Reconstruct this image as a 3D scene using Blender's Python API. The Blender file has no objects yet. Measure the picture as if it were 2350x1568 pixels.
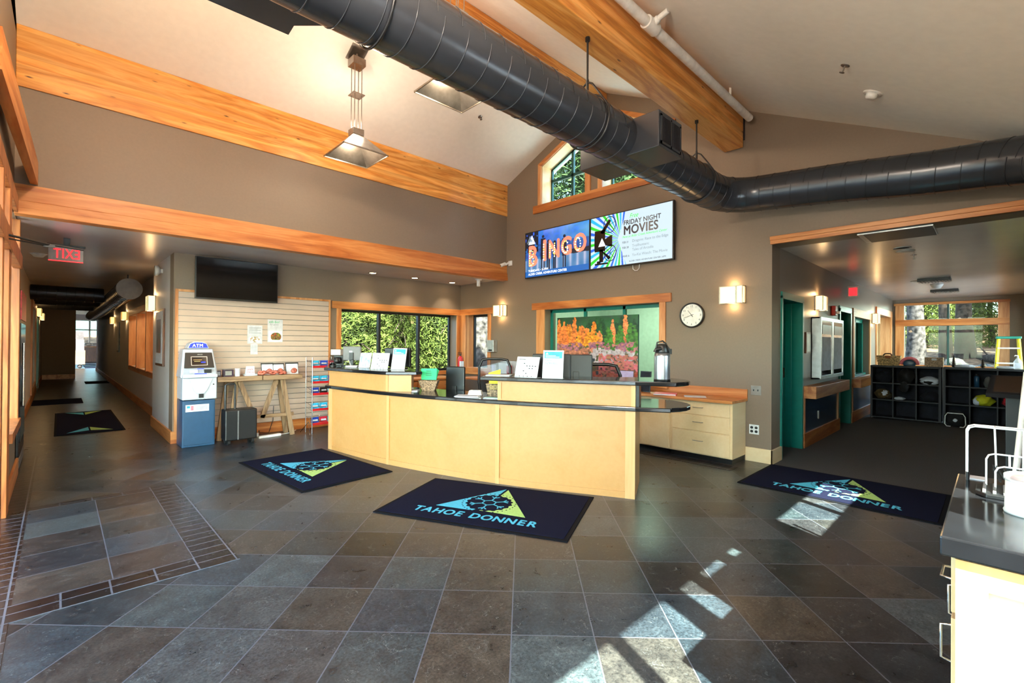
import bpy, bmesh, math, random
import numpy as np
from mathutils import Vector, Matrix
random.seed(7)
PI = math.pi
scene = bpy.context.scene
COL = scene.collection

# ---------------------------------------------------------------- camera, sky, sun, exposure
FPX, PITCH, ROLL, YAW = 1073.68, 0.0054, 0.0075, 0.8012
Fv = Vector((math.cos(YAW)*math.cos(PITCH), math.sin(YAW)*math.cos(PITCH), math.sin(PITCH)))
Rv = Vector((math.sin(YAW), -math.cos(YAW), 0))
Uv = Rv.cross(Fv)
R2 = (Rv*math.cos(ROLL) + Uv*math.sin(ROLL)).normalized()
U2 = R2.cross(Fv).normalized()
cam_d = bpy.data.cameras.new('camera')
cam = bpy.data.objects.new('camera', cam_d)
COL.objects.link(cam)
cam_d.sensor_width = 36.0
cam_d.lens = FPX/2350*36.0
cam_d.clip_start = 0.02
cam_d.clip_end = 300
M = Matrix((R2, U2, -Fv)).transposed().to_4x4()
M.translation = Vector((0, 0, 1.43))
cam.matrix_world = M
scene.camera = cam

world = bpy.data.worlds.new('world')
scene.world = world
world.use_nodes = True
wn = world.node_tree
for n in list(wn.nodes): wn.nodes.remove(n)
wo = wn.nodes.new('ShaderNodeOutputWorld'); bg = wn.nodes.new('ShaderNodeBackground'); sky = wn.nodes.new('ShaderNodeTexSky')
sky.sky_type = 'NISHITA'
sky.sun_disc = False
sky.sun_elevation = math.radians(43)
sky.sun_rotation = math.radians(204)
sky.air_density = 1.0; sky.dust_density = 1.2; sky.ozone_density = 1.2
bg.inputs['Strength'].default_value = 3.6
wn.links.new(sky.outputs[0], bg.inputs[0]); wn.links.new(bg.outputs[0], wo.inputs[0])

SUN_TO = Vector((-0.44, -1.0, 1.05)).normalized()        # towards the sun
sl = bpy.data.lights.new('sun', 'SUN'); sl.energy = 88.0; sl.angle = math.radians(0.6); sl.color = (1.0, 0.95, 0.88)
so = bpy.data.objects.new('sun', sl); COL.objects.link(so); so.location = (-4, -12, 14)
so.rotation_euler = SUN_TO.to_track_quat('Z', 'Y').to_euler()

vs = scene.view_settings
vs.view_transform = 'Standard'; vs.look = 'None'; vs.gamma = 1.0; vs.use_curve_mapping = False
vs.exposure = 0.24
try:
    scene.cycles.max_bounces = 10; scene.cycles.diffuse_bounces = 5; scene.cycles.glossy_bounces = 4
    scene.cycles.transmission_bounces = 8; scene.cycles.transparent_max_bounces = 24
    scene.cycles.sample_clamp_indirect = 6.0
    scene.cycles.caustics_reflective = False; scene.cycles.caustics_refractive = False
    scene.cycles.use_denoising = True
except Exception: pass

# ---------------------------------------------------------------- materials
def lin(c):
    return tuple(((v/255)/12.92 if v/255 <= .04045 else (((v/255)+.055)/1.055)**2.4) for v in c)
MATS = {}
def newmat(name):
    m = bpy.data.materials.new(name); m.use_nodes = True
    nt = m.node_tree; b = nt.nodes['Principled BSDF']
    MATS[name] = m
    return m, nt, b
def node(nt, t, **kw):
    n = nt.nodes.new(t)
    for k, v in kw.items():
        if k.startswith('i_'): n.inputs[k[2:].replace('_', ' ')].default_value = v
        else: setattr(n, k, v)
    return n
def ramp(nt, stops):
    r = nt.nodes.new('ShaderNodeValToRGB')
    e = r.color_ramp.elements
    while len(e) < len(stops): e.new(0.5)
    for k, (p, c) in enumerate(stops):
        e[k].position = p; e[k].color = (*lin(c), 1)
    return r
def mapping(nt, scale=(1, 1, 1), rot=(0, 0, 0), loc=(0, 0, 0), src='Object'):
    tc = nt.nodes.new('ShaderNodeTexCoord'); mp = nt.nodes.new('ShaderNodeMapping')
    mp.inputs['Scale'].default_value = scale; mp.inputs['Rotation'].default_value = rot; mp.inputs['Location'].default_value = loc
    nt.links.new(tc.outputs[src], mp.inputs[0])
    return mp
def plain(name, col, rough=.5, metal=0, spec=.5, var=.06, nscale=14, bump=0.0, emit=None, estr=1.0, alpha=None, trans=None, coat=0):
    """a coloured surface whose tone and gloss vary a little with a noise"""
    m, nt, b = newmat(name)
    L = nt.links
    mp = mapping(nt)
    nz = node(nt, 'ShaderNodeTexNoise'); nz.inputs['Scale'].default_value = nscale; nz.inputs['Detail'].default_value = 4
    L.new(mp.outputs[0], nz.inputs['Vector'])
    lo = tuple(max(0, v*(1-var)) for v in col); hi = tuple(min(255, v*(1+var)) for v in col)
    r = ramp(nt, [(.3, lo), (.7, hi)])
    L.new(nz.outputs['Fac'], r.inputs[0]); L.new(r.outputs[0], b.inputs['Base Color'])
    b.inputs['Roughness'].default_value = rough; b.inputs['Metallic'].default_value = metal
    b.inputs['Specular IOR Level'].default_value = spec
    b.inputs['Coat Weight'].default_value = coat
    if bump:
        bp = node(nt, 'ShaderNodeBump'); bp.inputs['Strength'].default_value = bump; bp.inputs['Distance'].default_value = .01
        L.new(nz.outputs['Fac'], bp.inputs['Height']); L.new(bp.outputs[0], b.inputs['Normal'])
    if emit: b.inputs['Emission Color'].default_value = (*lin(emit), 1); b.inputs['Emission Strength'].default_value = estr
    if trans is not None: b.inputs['Transmission Weight'].default_value = trans
    if alpha is not None: b.inputs['Alpha'].default_value = alpha
    return m
def wood(name, dark, mid, light, axis='x', scale=1.0, knots=False, rough=.38, lam=0, rings=1.0):
    m, nt, b = newmat(name); L = nt.links
    st = {'x': (.35, 4, 4), 'y': (4, .35, 4), 'z': (4, 4, .35)}[axis]
    mp = mapping(nt, scale=tuple(s*scale for s in st))
    n1 = node(nt, 'ShaderNodeTexNoise'); n1.inputs['Scale'].default_value = 1.6; n1.inputs['Detail'].default_value = 6; n1.inputs['Distortion'].default_value = .6
    L.new(mp.outputs[0], n1.inputs['Vector'])
    wv = node(nt, 'ShaderNodeMath', operation='MULTIPLY'); wv.inputs[1].default_value = 9*rings
    L.new(n1.outputs['Fac'], wv.inputs[0])
    fr = node(nt, 'ShaderNodeMath', operation='PINGPONG'); fr.inputs[1].default_value = 1.0
    L.new(wv.outputs[0], fr.inputs[0])
    n2 = node(nt, 'ShaderNodeTexNoise'); n2.inputs['Scale'].default_value = 18; n2.inputs['Detail'].default_value = 5
    L.new(mp.outputs[0], n2.inputs['Vector'])
    ad = node(nt, 'ShaderNodeMath', operation='MULTIPLY_ADD'); ad.inputs[1].default_value = .45
    L.new(n2.outputs['Fac'], ad.inputs[0])
    hs = node(nt, 'ShaderNodeMath', operation='MULTIPLY'); hs.inputs[1].default_value = .55
    L.new(fr.outputs[0], hs.inputs[0]); L.new(hs.outputs[0], ad.inputs[2])
    r = ramp(nt, [(.12, dark), (.45, mid), (.8, light)])
    L.new(ad.outputs[0], r.inputs[0])
    last = r.outputs[0]
    tc2 = nt.nodes.new('ShaderNodeTexCoord')
    if lam:      # glued boards stacked up the height, each of its own tone
        sx = node(nt, 'ShaderNodeSeparateXYZ'); L.new(tc2.outputs['Object'], sx.inputs[0])
        q = node(nt, 'ShaderNodeMath', operation='DIVIDE'); q.inputs[1].default_value = lam; L.new(sx.outputs['Z'], q.inputs[0])
        fl = node(nt, 'ShaderNodeMath', operation='FLOOR'); L.new(q.outputs[0], fl.inputs[0])
        cx = node(nt, 'ShaderNodeCombineXYZ'); L.new(fl.outputs[0], cx.inputs['Z'])
        wh = node(nt, 'ShaderNodeTexWhiteNoise'); L.new(cx.outputs[0], wh.inputs['Vector'])
        mr = node(nt, 'ShaderNodeMapRange'); mr.inputs['To Min'].default_value = .78; mr.inputs['To Max'].default_value = 1.18
        L.new(wh.outputs['Value'], mr.inputs['Value'])
        mx = node(nt, 'ShaderNodeVectorMath', operation='SCALE'); L.new(last, mx.inputs[0]); L.new(mr.outputs[0], mx.inputs['Scale'])
        last = mx.outputs[0]
    if knots:
        mk = mapping(nt, scale={'x': (1.3, 4.5, 4.5), 'y': (4.5, 1.3, 4.5), 'z': (4.5, 4.5, 1.3)}[axis])
        vo = node(nt, 'ShaderNodeTexVoronoi'); vo.inputs['Scale'].default_value = 2.3; L.new(mk.outputs[0], vo.inputs['Vector'])
        kr = ramp(nt, [(.03, (70, 35, 12)), (.11, (255, 255, 255))]); L.new(vo.outputs['Distance'], kr.inputs[0])
        mm = node(nt, 'ShaderNodeVectorMath', operation='MULTIPLY'); L.new(last, mm.inputs[0]); L.new(kr.outputs[0], mm.inputs[1])
        last = mm.outputs[0]
    L.new(last, b.inputs['Base Color'])
    b.inputs['Roughness'].default_value = rough
    bp = node(nt, 'ShaderNodeBump'); bp.inputs['Strength'].default_value = .08; bp.inputs['Distance'].default_value = .004
    L.new(n2.outputs['Fac'], bp.inputs['Height']); L.new(bp.outputs[0], b.inputs['Normal'])
    return m
def glass(name, tint=(235, 245, 240), refl=.02):
    m, nt, b = newmat(name); L = nt.links
    nt.nodes.remove(b)
    out = nt.nodes['Material Output']
    tr = node(nt, 'ShaderNodeBsdfTransparent'); tr.inputs[0].default_value = (*lin(tint), 1)
    gl = node(nt, 'ShaderNodeBsdfGlossy'); gl.inputs['Roughness'].default_value = .02
    lw = node(nt, 'ShaderNodeLayerWeight'); lw.inputs['Blend'].default_value = .5
    pw = node(nt, 'ShaderNodeMath', operation='POWER'); pw.inputs[1].default_value = 4.0; L.new(lw.outputs['Facing'], pw.inputs[0])
    fz = node(nt, 'ShaderNodeMath', operation='MULTIPLY_ADD'); fz.inputs[1].default_value = .4; fz.inputs[2].default_value = refl*.6; L.new(pw.outputs[0], fz.inputs[0])
    nz = node(nt, 'ShaderNodeTexNoise'); nz.inputs['Scale'].default_value = 3
    bp = node(nt, 'ShaderNodeBump'); bp.inputs['Strength'].default_value = .02; L.new(nz.outputs['Fac'], bp.inputs['Height']); L.new(bp.outputs[0], gl.inputs['Normal'])
    mx = node(nt, 'ShaderNodeMixShader'); L.new(fz.outputs[0], mx.inputs[0]); L.new(tr.outputs[0], mx.inputs[1]); L.new(gl.outputs[0], mx.inputs[2])
    L.new(mx.outputs[0], out.inputs[0])
    return m
def painted(name, rough=.5, emit=0, spec=.5):
    """colour comes from the mesh's own colour attribute (printed pictures and screens)"""
    m, nt, b = newmat(name); L = nt.links
    a = node(nt, 'ShaderNodeVertexColor', layer_name='Col')
    b.inputs['Roughness'].default_value = rough; b.inputs['Specular IOR Level'].default_value = spec
    if emit:
        b.inputs['Base Color'].default_value = (.01, .01, .01, 1)
        L.new(a.outputs[0], b.inputs['Emission Color']); b.inputs['Emission Strength'].default_value = emit
    else: L.new(a.outputs[0], b.inputs['Base Color'])
    return m
def emitter(name, col, strength):
    return plain(name, col, rough=.4, emit=col, estr=strength)

TILE, TANG, TX, TY = 0.4048, -0.7926, 2.188, 2.220
def slate(name, rot=0.0, size=TILE, ox=0.0, oy=0.0, sy=None, dark=1.0, grout=.006, brown=False):
    m, nt, b = newmat(name); L = nt.links
    tc = nt.nodes.new('ShaderNodeTexCoord'); mp = nt.nodes.new('ShaderNodeMapping'); mp.vector_type = 'TEXTURE'
    mp.inputs['Location'].default_value = (ox, oy, 0); mp.inputs['Rotation'].default_value = (0, 0, rot)
    mp.inputs['Scale'].default_value = (size, sy or size, 1)
    L.new(tc.outputs['Object'], mp.inputs[0])
    fl = node(nt, 'ShaderNodeVectorMath', operation='FLOOR'); L.new(mp.outputs[0], fl.inputs[0])
    fr = node(nt, 'ShaderNodeVectorMath', operation='FRACTION'); L.new(mp.outputs[0], fr.inputs[0])
    wh = node(nt, 'ShaderNodeTexWhiteNoise', noise_dimensions='2D'); L.new(fl.outputs[0], wh.inputs['Vector'])
    k = dark*.88
    sc = lambda c: tuple(v*k for v in c)
    if brown: st = [(0, sc((26, 20, 24))), (.4, sc((34, 28, 34))), (.7, sc((52, 32, 28))), (1, sc((26, 30, 36)))]
    else: st = [(0, sc((44, 54, 62))), (.16, sc((80, 95, 108))), (.3, sc((64, 68, 76))), (.44, sc((104, 94, 86))), (.58, sc((60, 76, 84))), (.72, sc((112, 124, 130))), (.86, sc((84, 76, 76))), (1, sc((36, 48, 54)))]
    cr = ramp(nt, st); L.new(wh.outputs['Value'], cr.inputs[0])
    # stone figure: broad cloudy tone and fine clefts, shifted from tile to tile
    ad = node(nt, 'ShaderNodeVectorMath', operation='MULTIPLY_ADD'); ad.inputs[1].default_value = (7, 7, 7)
    L.new(wh.outputs['Color'], ad.inputs[0]); L.new(tc.outputs['Object'], ad.inputs[2])
    n1 = node(nt, 'ShaderNodeTexNoise'); n1.inputs['Scale'].default_value = 7.5; n1.inputs['Detail'].default_value = 8; n1.inputs['Distortion'].default_value = .5; n1.inputs['Roughness'].default_value = .62
    L.new(ad.outputs[0], n1.inputs['Vector'])
    r1 = ramp(nt, [(.26, (150, 150, 154)), (.5, (205, 204, 203)), (.72, (252, 249, 244))]); L.new(n1.outputs['Fac'], r1.inputs[0])
    mu = node(nt, 'ShaderNodeVectorMath', operation='MULTIPLY'); L.new(cr.outputs[0], mu.inputs[0]); L.new(r1.outputs[0], mu.inputs[1])
    n2 = node(nt, 'ShaderNodeTexNoise'); n2.inputs['Scale'].default_value = 75; n2.inputs['Detail'].default_value = 6; n2.inputs['Roughness'].default_value = .75
    L.new(ad.outputs[0], n2.inputs['Vector'])
    r2 = ramp(nt, [(.36, (135, 135, 138)), (.64, (255, 255, 255))]); L.new(n2.outputs['Fac'], r2.inputs[0])
    mu2 = node(nt, 'ShaderNodeVectorMath', operation='MULTIPLY'); L.new(mu.outputs[0], mu2.inputs[0]); L.new(r2.outputs[0], mu2.inputs[1])
    # thin pale scratches / cleft edges
    n4 = node(nt, 'ShaderNodeTexNoise'); n4.inputs['Scale'].default_value = 9; n4.inputs['Detail'].default_value = 5; n4.inputs['Distortion'].default_value = 2.5
    L.new(ad.outputs[0], n4.inputs['Vector'])
    sb = node(nt, 'ShaderNodeMath', operation='SUBTRACT'); sb.inputs[1].default_value = .63; L.new(n4.outputs['Fac'], sb.inputs[0])
    ab = node(nt, 'ShaderNodeMath', operation='ABSOLUTE'); L.new(sb.outputs[0], ab.inputs[0])
    ls = node(nt, 'ShaderNodeMath', operation='LESS_THAN'); ls.inputs[1].default_value = .0035; L.new(ab.outputs[0], ls.inputs[0])
    ms = node(nt, 'ShaderNodeMath', operation='MULTIPLY'); ms.inputs[1].default_value = .35; L.new(ls.outputs[0], ms.inputs[0])
    mix0 = node(nt, 'ShaderNodeMix', data_type='RGBA'); mix0.inputs[7].default_value = (*lin((170, 175, 175)), 1)
    L.new(ms.outputs[0], mix0.inputs[0]); L.new(mu2.outputs[0], mix0.inputs[6])
    # grout
    sp = node(nt, 'ShaderNodeSeparateXYZ'); L.new(fr.outputs[0], sp.inputs[0])
    es = []
    for ax, wdt in (('X', grout/size), ('Y', grout/(sy or size))):
        a = node(nt, 'ShaderNodeMath', operation='SUBTRACT'); a.inputs[1].default_value = .5; L.new(sp.outputs[ax], a.inputs[0])
        c = node(nt, 'ShaderNodeMath', operation='ABSOLUTE'); L.new(a.outputs[0], c.inputs[0])
        d = node(nt, 'ShaderNodeMath', operation='GREATER_THAN'); d.inputs[1].default_value = .5 - wdt/2; L.new(c.outputs[0], d.inputs[0])
        es.append(d)
    mxg = node(nt, 'ShaderNodeMath', operation='MAXIMUM'); L.new(es[0].outputs[0], mxg.inputs[0]); L.new(es[1].outputs[0], mxg.inputs[1])
    gc = node(nt, 'ShaderNodeMix', data_type='RGBA'); gc.inputs[7].default_value = (*lin((84, 86, 96)), 1)
    L.new(mxg.outputs[0], gc.inputs[0]); L.new(mix0.outputs[2], gc.inputs[6])
    L.new(gc.outputs[2], b.inputs['Base Color'])
    mr = node(nt, 'ShaderNodeMapRange'); mr.inputs['To Min'].default_value = .22; mr.inputs['To Max'].default_value = .38
    L.new(n1.outputs['Fac'], mr.inputs['Value'])
    L.new(mr.outputs[0], b.inputs['Roughness'])
    b.inputs['Specular IOR Level'].default_value = .5
    hh = node(nt, 'ShaderNodeMath', operation='MULTIPLY_ADD'); hh.inputs[1].default_value = -1.0
    L.new(mxg.outputs[0], hh.inputs[0])
    h1 = node(nt, 'ShaderNodeMath', operation='MULTIPLY'); h1.inputs[1].default_value = .45; L.new(n1.outputs['Fac'], h1.inputs[0])
    h2 = node(nt, 'ShaderNodeMath', operation='MULTIPLY_ADD'); h2.inputs[1].default_value = .25; L.new(n2.outputs['Fac'], h2.inputs[0]); L.new(h1.outputs[0], h2.inputs[2])
    L.new(h2.outputs[0], hh.inputs[2])
    bp = node(nt, 'ShaderNodeBump'); bp.inputs['Strength'].default_value = .35; bp.inputs['Distance'].default_value = .0028
    L.new(hh.outputs[0], bp.inputs['Height']); L.new(bp.outputs[0], b.inputs['Normal'])
    return m

slate('slate', rot=TANG, ox=TX, oy=TY)
slate('slate_inset', rot=0, size=.42, sy=.386, ox=.247, oy=3.68)
slate('slate_brick', rot=0, size=.205, sy=.11, ox=.65, oy=3.46, brown=True, grout=.009)
slate('slate_side', rot=0, size=.21, sy=.105, ox=.65, oy=3.46, brown=True, grout=.009)
plain('taupe', (122, 105, 88), rough=.55, var=.015, nscale=40, bump=.04)
plain('taupe_satin', (120, 107, 94), rough=.42, var=.015, nscale=40, bump=.03)
plain('pale_wall', (205, 200, 200), rough=.55, var=.01)
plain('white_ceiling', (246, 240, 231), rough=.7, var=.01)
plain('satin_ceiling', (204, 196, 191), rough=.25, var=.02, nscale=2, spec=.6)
plain('dark_wall', (120, 98, 76), rough=.6, var=.02)
wood('fir', (150, 80, 32), (180, 106, 50), (202, 134, 74), 'x', .9, rings=.7)
wood('fir_y', (150, 80, 32), (182, 108, 52), (204, 136, 76), 'y', .9, rings=.7)
wood('fir_z', (160, 92, 46), (192, 126, 72), (214, 154, 100), 'z', .9, rings=.7)
wood('fir_dim', (120, 64, 26), (152, 86, 38), (182, 112, 58), 'z', .9)  # darker copy of the fir, carrying the dimness at the left edge
wood('glulam', (182, 108, 42), (212, 142, 64), (230, 168, 96), 'x', 1.1, knots=True, lam=.042, rough=.35)
wood('maple', (174, 119, 60), (182, 128, 70), (189, 138, 82), 'x', .45, rings=.2, rough=.33)
wood('maple_z', (186, 130, 74), (198, 146, 90), (208, 160, 106), 'z', .6, rings=.3, rough=.33)
wood('pale_maple', (214, 180, 130), (224, 194, 146), (230, 204, 160), 'x', .45, rings=.28)
wood('rustic', (96, 70, 48), (132, 104, 76), (160, 130, 98), 'x', 2, rough=.7)
wood('rustic_z', (96, 70, 48), (132, 104, 76), (160, 130, 98), 'z', 2, rough=.7)
wood('brown_frame', (66, 34, 20), (92, 50, 28), (118, 68, 40), 'z', 2, rough=.3)
plain('slatboard', (200, 178, 162), rough=.35, var=.03, nscale=3)
plain('aluminium', (196, 198, 200), rough=.3, metal=.8)
plain('slot_metal', (150, 146, 140), rough=.35, metal=.7)
plain('black_top', (22, 22, 25), rough=.12, var=.1, spec=.6)
plain('duct_metal', (56, 59, 65), rough=.25, metal=.35, var=.05, nscale=3)
plain('duct_dark', (40, 40, 45), rough=.4, metal=.4, var=.05)
plain('steel', (150, 142, 134), rough=.32, metal=.9, var=.08)
plain('brushed', (150, 150, 154), rough=.32, metal=.85)
plain('chrome', (214, 214, 216), rough=.14, metal=1)
plain('black_plastic', (20, 20, 22), rough=.35)
plain('black_matte', (14, 14, 15), rough=.8)
plain('grey_plastic', (105, 104, 104), rough=.4)
plain('white_plastic', (226, 226, 224), rough=.4)
plain('white_paint', (232, 230, 226), rough=.45)
plain('paper', (206, 208, 214), rough=.7)
plain('ink', (34, 36, 44), rough=.6)
plain('ink_grey', (138, 144, 156), rough=.6)
plain('ink_blue', (44, 150, 200), rough=.5)
plain('teal', (12, 112, 100), rough=.3, var=.04)
plain('fence_teal', (44, 72, 72), rough=.8)
plain('teal_dark', (8, 66, 62), rough=.35)
plain('mat_rubber', (12, 12, 16), rough=.9, spec=.1)
m_ = plain('mat_pile', (13, 15, 34), rough=1.0, spec=.08, var=.25, nscale=260, bump=.4)
plain('mat_blue', (66, 166, 196), rough=.95, var=.12, nscale=260, bump=.3)
plain('mat_green', (158, 190, 104), rough=.95, var=.12, nscale=260, bump=.3)
plain('carpet', (60, 57, 56), rough=.75, var=.3, nscale=120, bump=.3)
plain('navy_panel', (30, 60, 84), rough=.18, var=.05)
plain('atm_body', (34, 72, 104), rough=.35, var=.04)
plain('atm_silver', (198, 206, 218), rough=.3, metal=.3, var=.03)
plain('red', (190, 30, 34), rough=.35)
plain('green_paper', (38, 186, 122), rough=.6)
plain('yellow', (246, 222, 20), rough=.5)
plain('yellow_cloth', (196, 196, 30), rough=.8)
plain('pink', (232, 120, 130), rough=.5)
plain('lilac', (176, 160, 196), rough=.5)
plain('cyan_pack', (48, 160, 196), rough=.35, var=.25, nscale=30)
plain('blue_pack', (28, 58, 150), rough=.35, var=.25, nscale=30)
plain('red_pack', (180, 36, 56), rough=.35, var=.2, nscale=30)
plain('meat', (176, 96, 78), rough=.4, var=.3, nscale=40)
plain('purple_pack', (46, 22, 44), rough=.35, var=.2)
plain('navy_cloth', (20, 23, 34), rough=.9, var=.3, bump=.5)
plain('black_cloth', (18, 17, 19), rough=.9, var=.3, bump=.5)
plain('white_cloth', (214, 220, 236), rough=.9, var=.05, bump=.5)
plain('red_cloth', (180, 30, 44), rough=.9, var=.2, bump=.5)
plain('olive_cloth', (88, 72, 44), rough=.9, var=.3, bump=.5)
plain('cubby', (30, 31, 40), rough=.6, var=.04)
plain('wicker', (140, 116, 92), rough=.8, var=.5, nscale=60, bump=1)
plain('wicker_pale', (176, 142, 96), rough=.8, var=.5, nscale=40, bump=1)
plain('orange_wood', (166, 84, 34), rough=.5)
plain('clear_plastic', (230, 236, 240), rough=.08, alpha=.35)
plain('frost', (206, 218, 206), rough=.4, var=.03)
plain('smoked', (34, 34, 40), rough=.15, alpha=.55)
plain('tv_black', (12, 9, 10), rough=.12, var=.1)
plain('soil', (84, 64, 48), rough=.95, spec=.05, var=.4, nscale=5, bump=.8)
plain('bark', (44, 36, 31), rough=.95, spec=.05, var=.45, nscale=9, bump=1)
plain('bark_pale', (48, 44, 42), rough=.95, spec=.05, var=.6, nscale=9, bump=1)
plain('needle', (56, 64, 26), rough=.9, spec=.12, var=.55, nscale=2.2)
plain('needle_dark', (32, 45, 22), rough=.9, spec=.12, var=.5, nscale=2.2)
plain('rock', (58, 56, 53), rough=.95, spec=.05, var=.3, nscale=6, bump=.6)
plain('paving', (104, 100, 96), rough=.9, var=.2, nscale=4)
plain('snow', (180, 184, 194), rough=.8)
emitter('lamp_glass', (255, 208, 138), 2.6)
plain('dark_chart', (44, 28, 16), rough=.5)
emitter('lamp_hot', (255, 226, 170), 26.0)
emitter('lamp_warm_dim', (255, 196, 96), 3.2)
emitter('red_glow', (255, 44, 54), 1.3)
emitter('atm_glow', (24, 44, 235), 1.0)
emitter('screen_white', (206, 226, 236), 1.0)
emitter('screen_text', (236, 240, 250), 1.3)
emitter('screen_amber', (190, 150, 90), .9)
emitter('scr_green', (30, 215, 30), .95)
emitter('scr_blue', (20, 100, 225), .95)
emitter('scr_cyan', (25, 185, 235), .95)
plain('scr_black', (10, 10, 14), rough=.2)
plain('scr_grey', (120, 138, 150), rough=.5, emit=(150, 172, 184), estr=.35)
plain('scr_ink', (20, 22, 34), rough=.2, emit=(26, 28, 44), estr=.6)
painted('screen_paint', emit=1.0)
painted('print_paint', rough=.35)
glass('glass')
glass('glass_green', (206, 226, 214))
GM = MATS

# ---------------------------------------------------------------- mesh helpers
class MB:
    def __init__(s): s.v = []; s.f = []; s.sm = []; s.mi = []; s.cur = 0
    def add(s, vs, fs, smooth=False):
        o = len(s.v); s.v += [tuple(v) for v in vs]
        for f in fs: s.f.append([i+o for i in f]); s.sm.append(smooth); s.mi.append(s.cur)
        return s
    def box(s, x0, y0, z0, x1, y1, z1):
        if x1 < x0: x0, x1 = x1, x0
        if y1 < y0: y0, y1 = y1, y0
        if z1 < z0: z0, z1 = z1, z0
        v = [(x0,y0,z0),(x1,y0,z0),(x1,y1,z0),(x0,y1,z0),(x0,y0,z1),(x1,y0,z1),(x1,y1,z1),(x0,y1,z1)]
        return s.add(v, [(0,3,2,1),(4,5,6,7),(0,1,5,4),(1,2,6,5),(2,3,7,6),(3,0,4,7)])
    def quad(s, a, b, c, d): return s.add([a, b, c, d], [(0,1,2,3)])
    def hexa(s, lo, hi):
        return s.add(list(lo)+list(hi), [(0,3,2,1),(4,5,6,7),(0,1,5,4),(1,2,6,5),(2,3,7,6),(3,0,4,7)])
    def prism(s, poly, z0, z1):
        n = len(poly)
        v = [(x,y,z0) for x,y in poly]+[(x,y,z1) for x,y in poly]
        f = [tuple(range(n-1,-1,-1)), tuple(range(n,2*n))]+[(i,(i+1)%n,(i+1)%n+n,i+n) for i in range(n)]
        return s.add(v, f)
    def prism_y(s, poly, y0, y1):      # poly in (x,z)
        n = len(poly)
        v = [(x,y0,z) for x,z in poly]+[(x,y1,z) for x,z in poly]
        f = [tuple(range(n)), tuple(range(2*n-1,n-1,-1))]+[((i+1)%n,i,i+n,(i+1)%n+n) for i in range(n)]
        return s.add(v, f)
    def prism_x(s, poly, x0, x1):      # poly in (y,z)
        n = len(poly)
        v = [(x0,y,z) for y,z in poly]+[(x1,y,z) for y,z in poly]
        f = [tuple(range(n-1,-1,-1)), tuple(range(n,2*n))]+[(i,(i+1)%n,(i+1)%n+n,i+n) for i in range(n)]
        return s.add(v, f)
    def tube(s, path, r, seg=10, caps=True, rr=None):
        P = [Vector(p) for p in path]; n = len(P); rings = []
        t0 = (P[1]-P[0]).normalized()
        up = Vector((0,0,1)) if abs(t0.z) < .9 else Vector((1,0,0))
        u = t0.cross(up).normalized(); o = len(s.v); vs = []
        for i in range(n):
            t = (P[min(i+1,n-1)]-P[max(i-1,0)]).normalized()
            u = (u - t*u.dot(t)).normalized(); w = t.cross(u)
            ri = rr[i] if rr else r
            for k in range(seg):
                a = 2*PI*k/seg; vs.append(P[i]+(u*math.cos(a)+w*math.sin(a))*ri)
        fs = [(i*seg+k, i*seg+(k+1)%seg, (i+1)*seg+(k+1)%seg, (i+1)*seg+k) for i in range(n-1) for k in range(seg)]
        s.add(vs, fs, True)
        if caps: s.add(vs[:seg], [tuple(range(seg-1,-1,-1))]); s.add(vs[-seg:], [tuple(range(seg))])
        return s
    def cyl(s, x, y, z0, z1, r, seg=20, r1=None): return s.tube([(x,y,z0),(x,y,z1)], r, seg, True, [r, r if r1 is None else r1])
    def lathe(s, prof, cx=0, cy=0, seg=24, cap=True):     # prof: (r,z)
        vs = [(cx+r*math.cos(2*PI*k/seg), cy+r*math.sin(2*PI*k/seg), z) for r,z in prof for k in range(seg)]
        n = len(prof)
        fs = [(i*seg+k, i*seg+(k+1)%seg, (i+1)*seg+(k+1)%seg, (i+1)*seg+k) for i in range(n-1) for k in range(seg)]
        s.add(vs, fs, True)
        if cap:
            s.add(vs[:seg], [tuple(range(seg-1,-1,-1))]); s.add(vs[-seg:], [tuple(range(seg))])
        return s
    def blob(s, c, r, seed=0, n=10, amp=.25, flat=1.0):
        rnd = random.Random(seed); ph = [rnd.uniform(0,6.28) for _ in range(6)]
        vs = []; seg = n*2
        for i in range(n+1):
            th = PI*i/n
            for k in range(seg):
                a = 2*PI*k/seg
                q = 1+amp*(.5*math.sin(3*a+ph[0])*math.sin(2*th+ph[1])+.35*math.sin(5*a+ph[2]+3*th)+.3*math.sin(7*th+ph[3]+2*a))
                x = math.sin(th)*math.cos(a)*q; y = math.sin(th)*math.sin(a)*q; z = math.cos(th)*(1+amp*.3*math.sin(4*a+ph[4]))
                vs.append((c[0]+r[0]*x, c[1]+r[1]*y, c[2]+max(z*flat, -1)*r[2]))
        fs = [(i*seg+k, (i+1)*seg+k, (i+1)*seg+(k+1)%seg, i*seg+(k+1)%seg) for i in range(n) for k in range(seg)]
        return s.add(vs, fs, True)
    def ball(s, c, r, n=8): return s.blob(c, (r,r,r) if not isinstance(r, tuple) else r, 0, n, 0)
def mkmesh(name, mb, mats):
    me = bpy.data.meshes.new(name)
    me.from_pydata(mb.v, [], mb.f)
    if isinstance(mats, str): mats = [mats]
    for m in mats: me.materials.append(GM[m])
    me.polygons.foreach_set('use_smooth', mb.sm)
    me.polygons.foreach_set('material_index', [min(i, len(mats)-1) for i in mb.mi])
    me.update()
    return me
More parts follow.
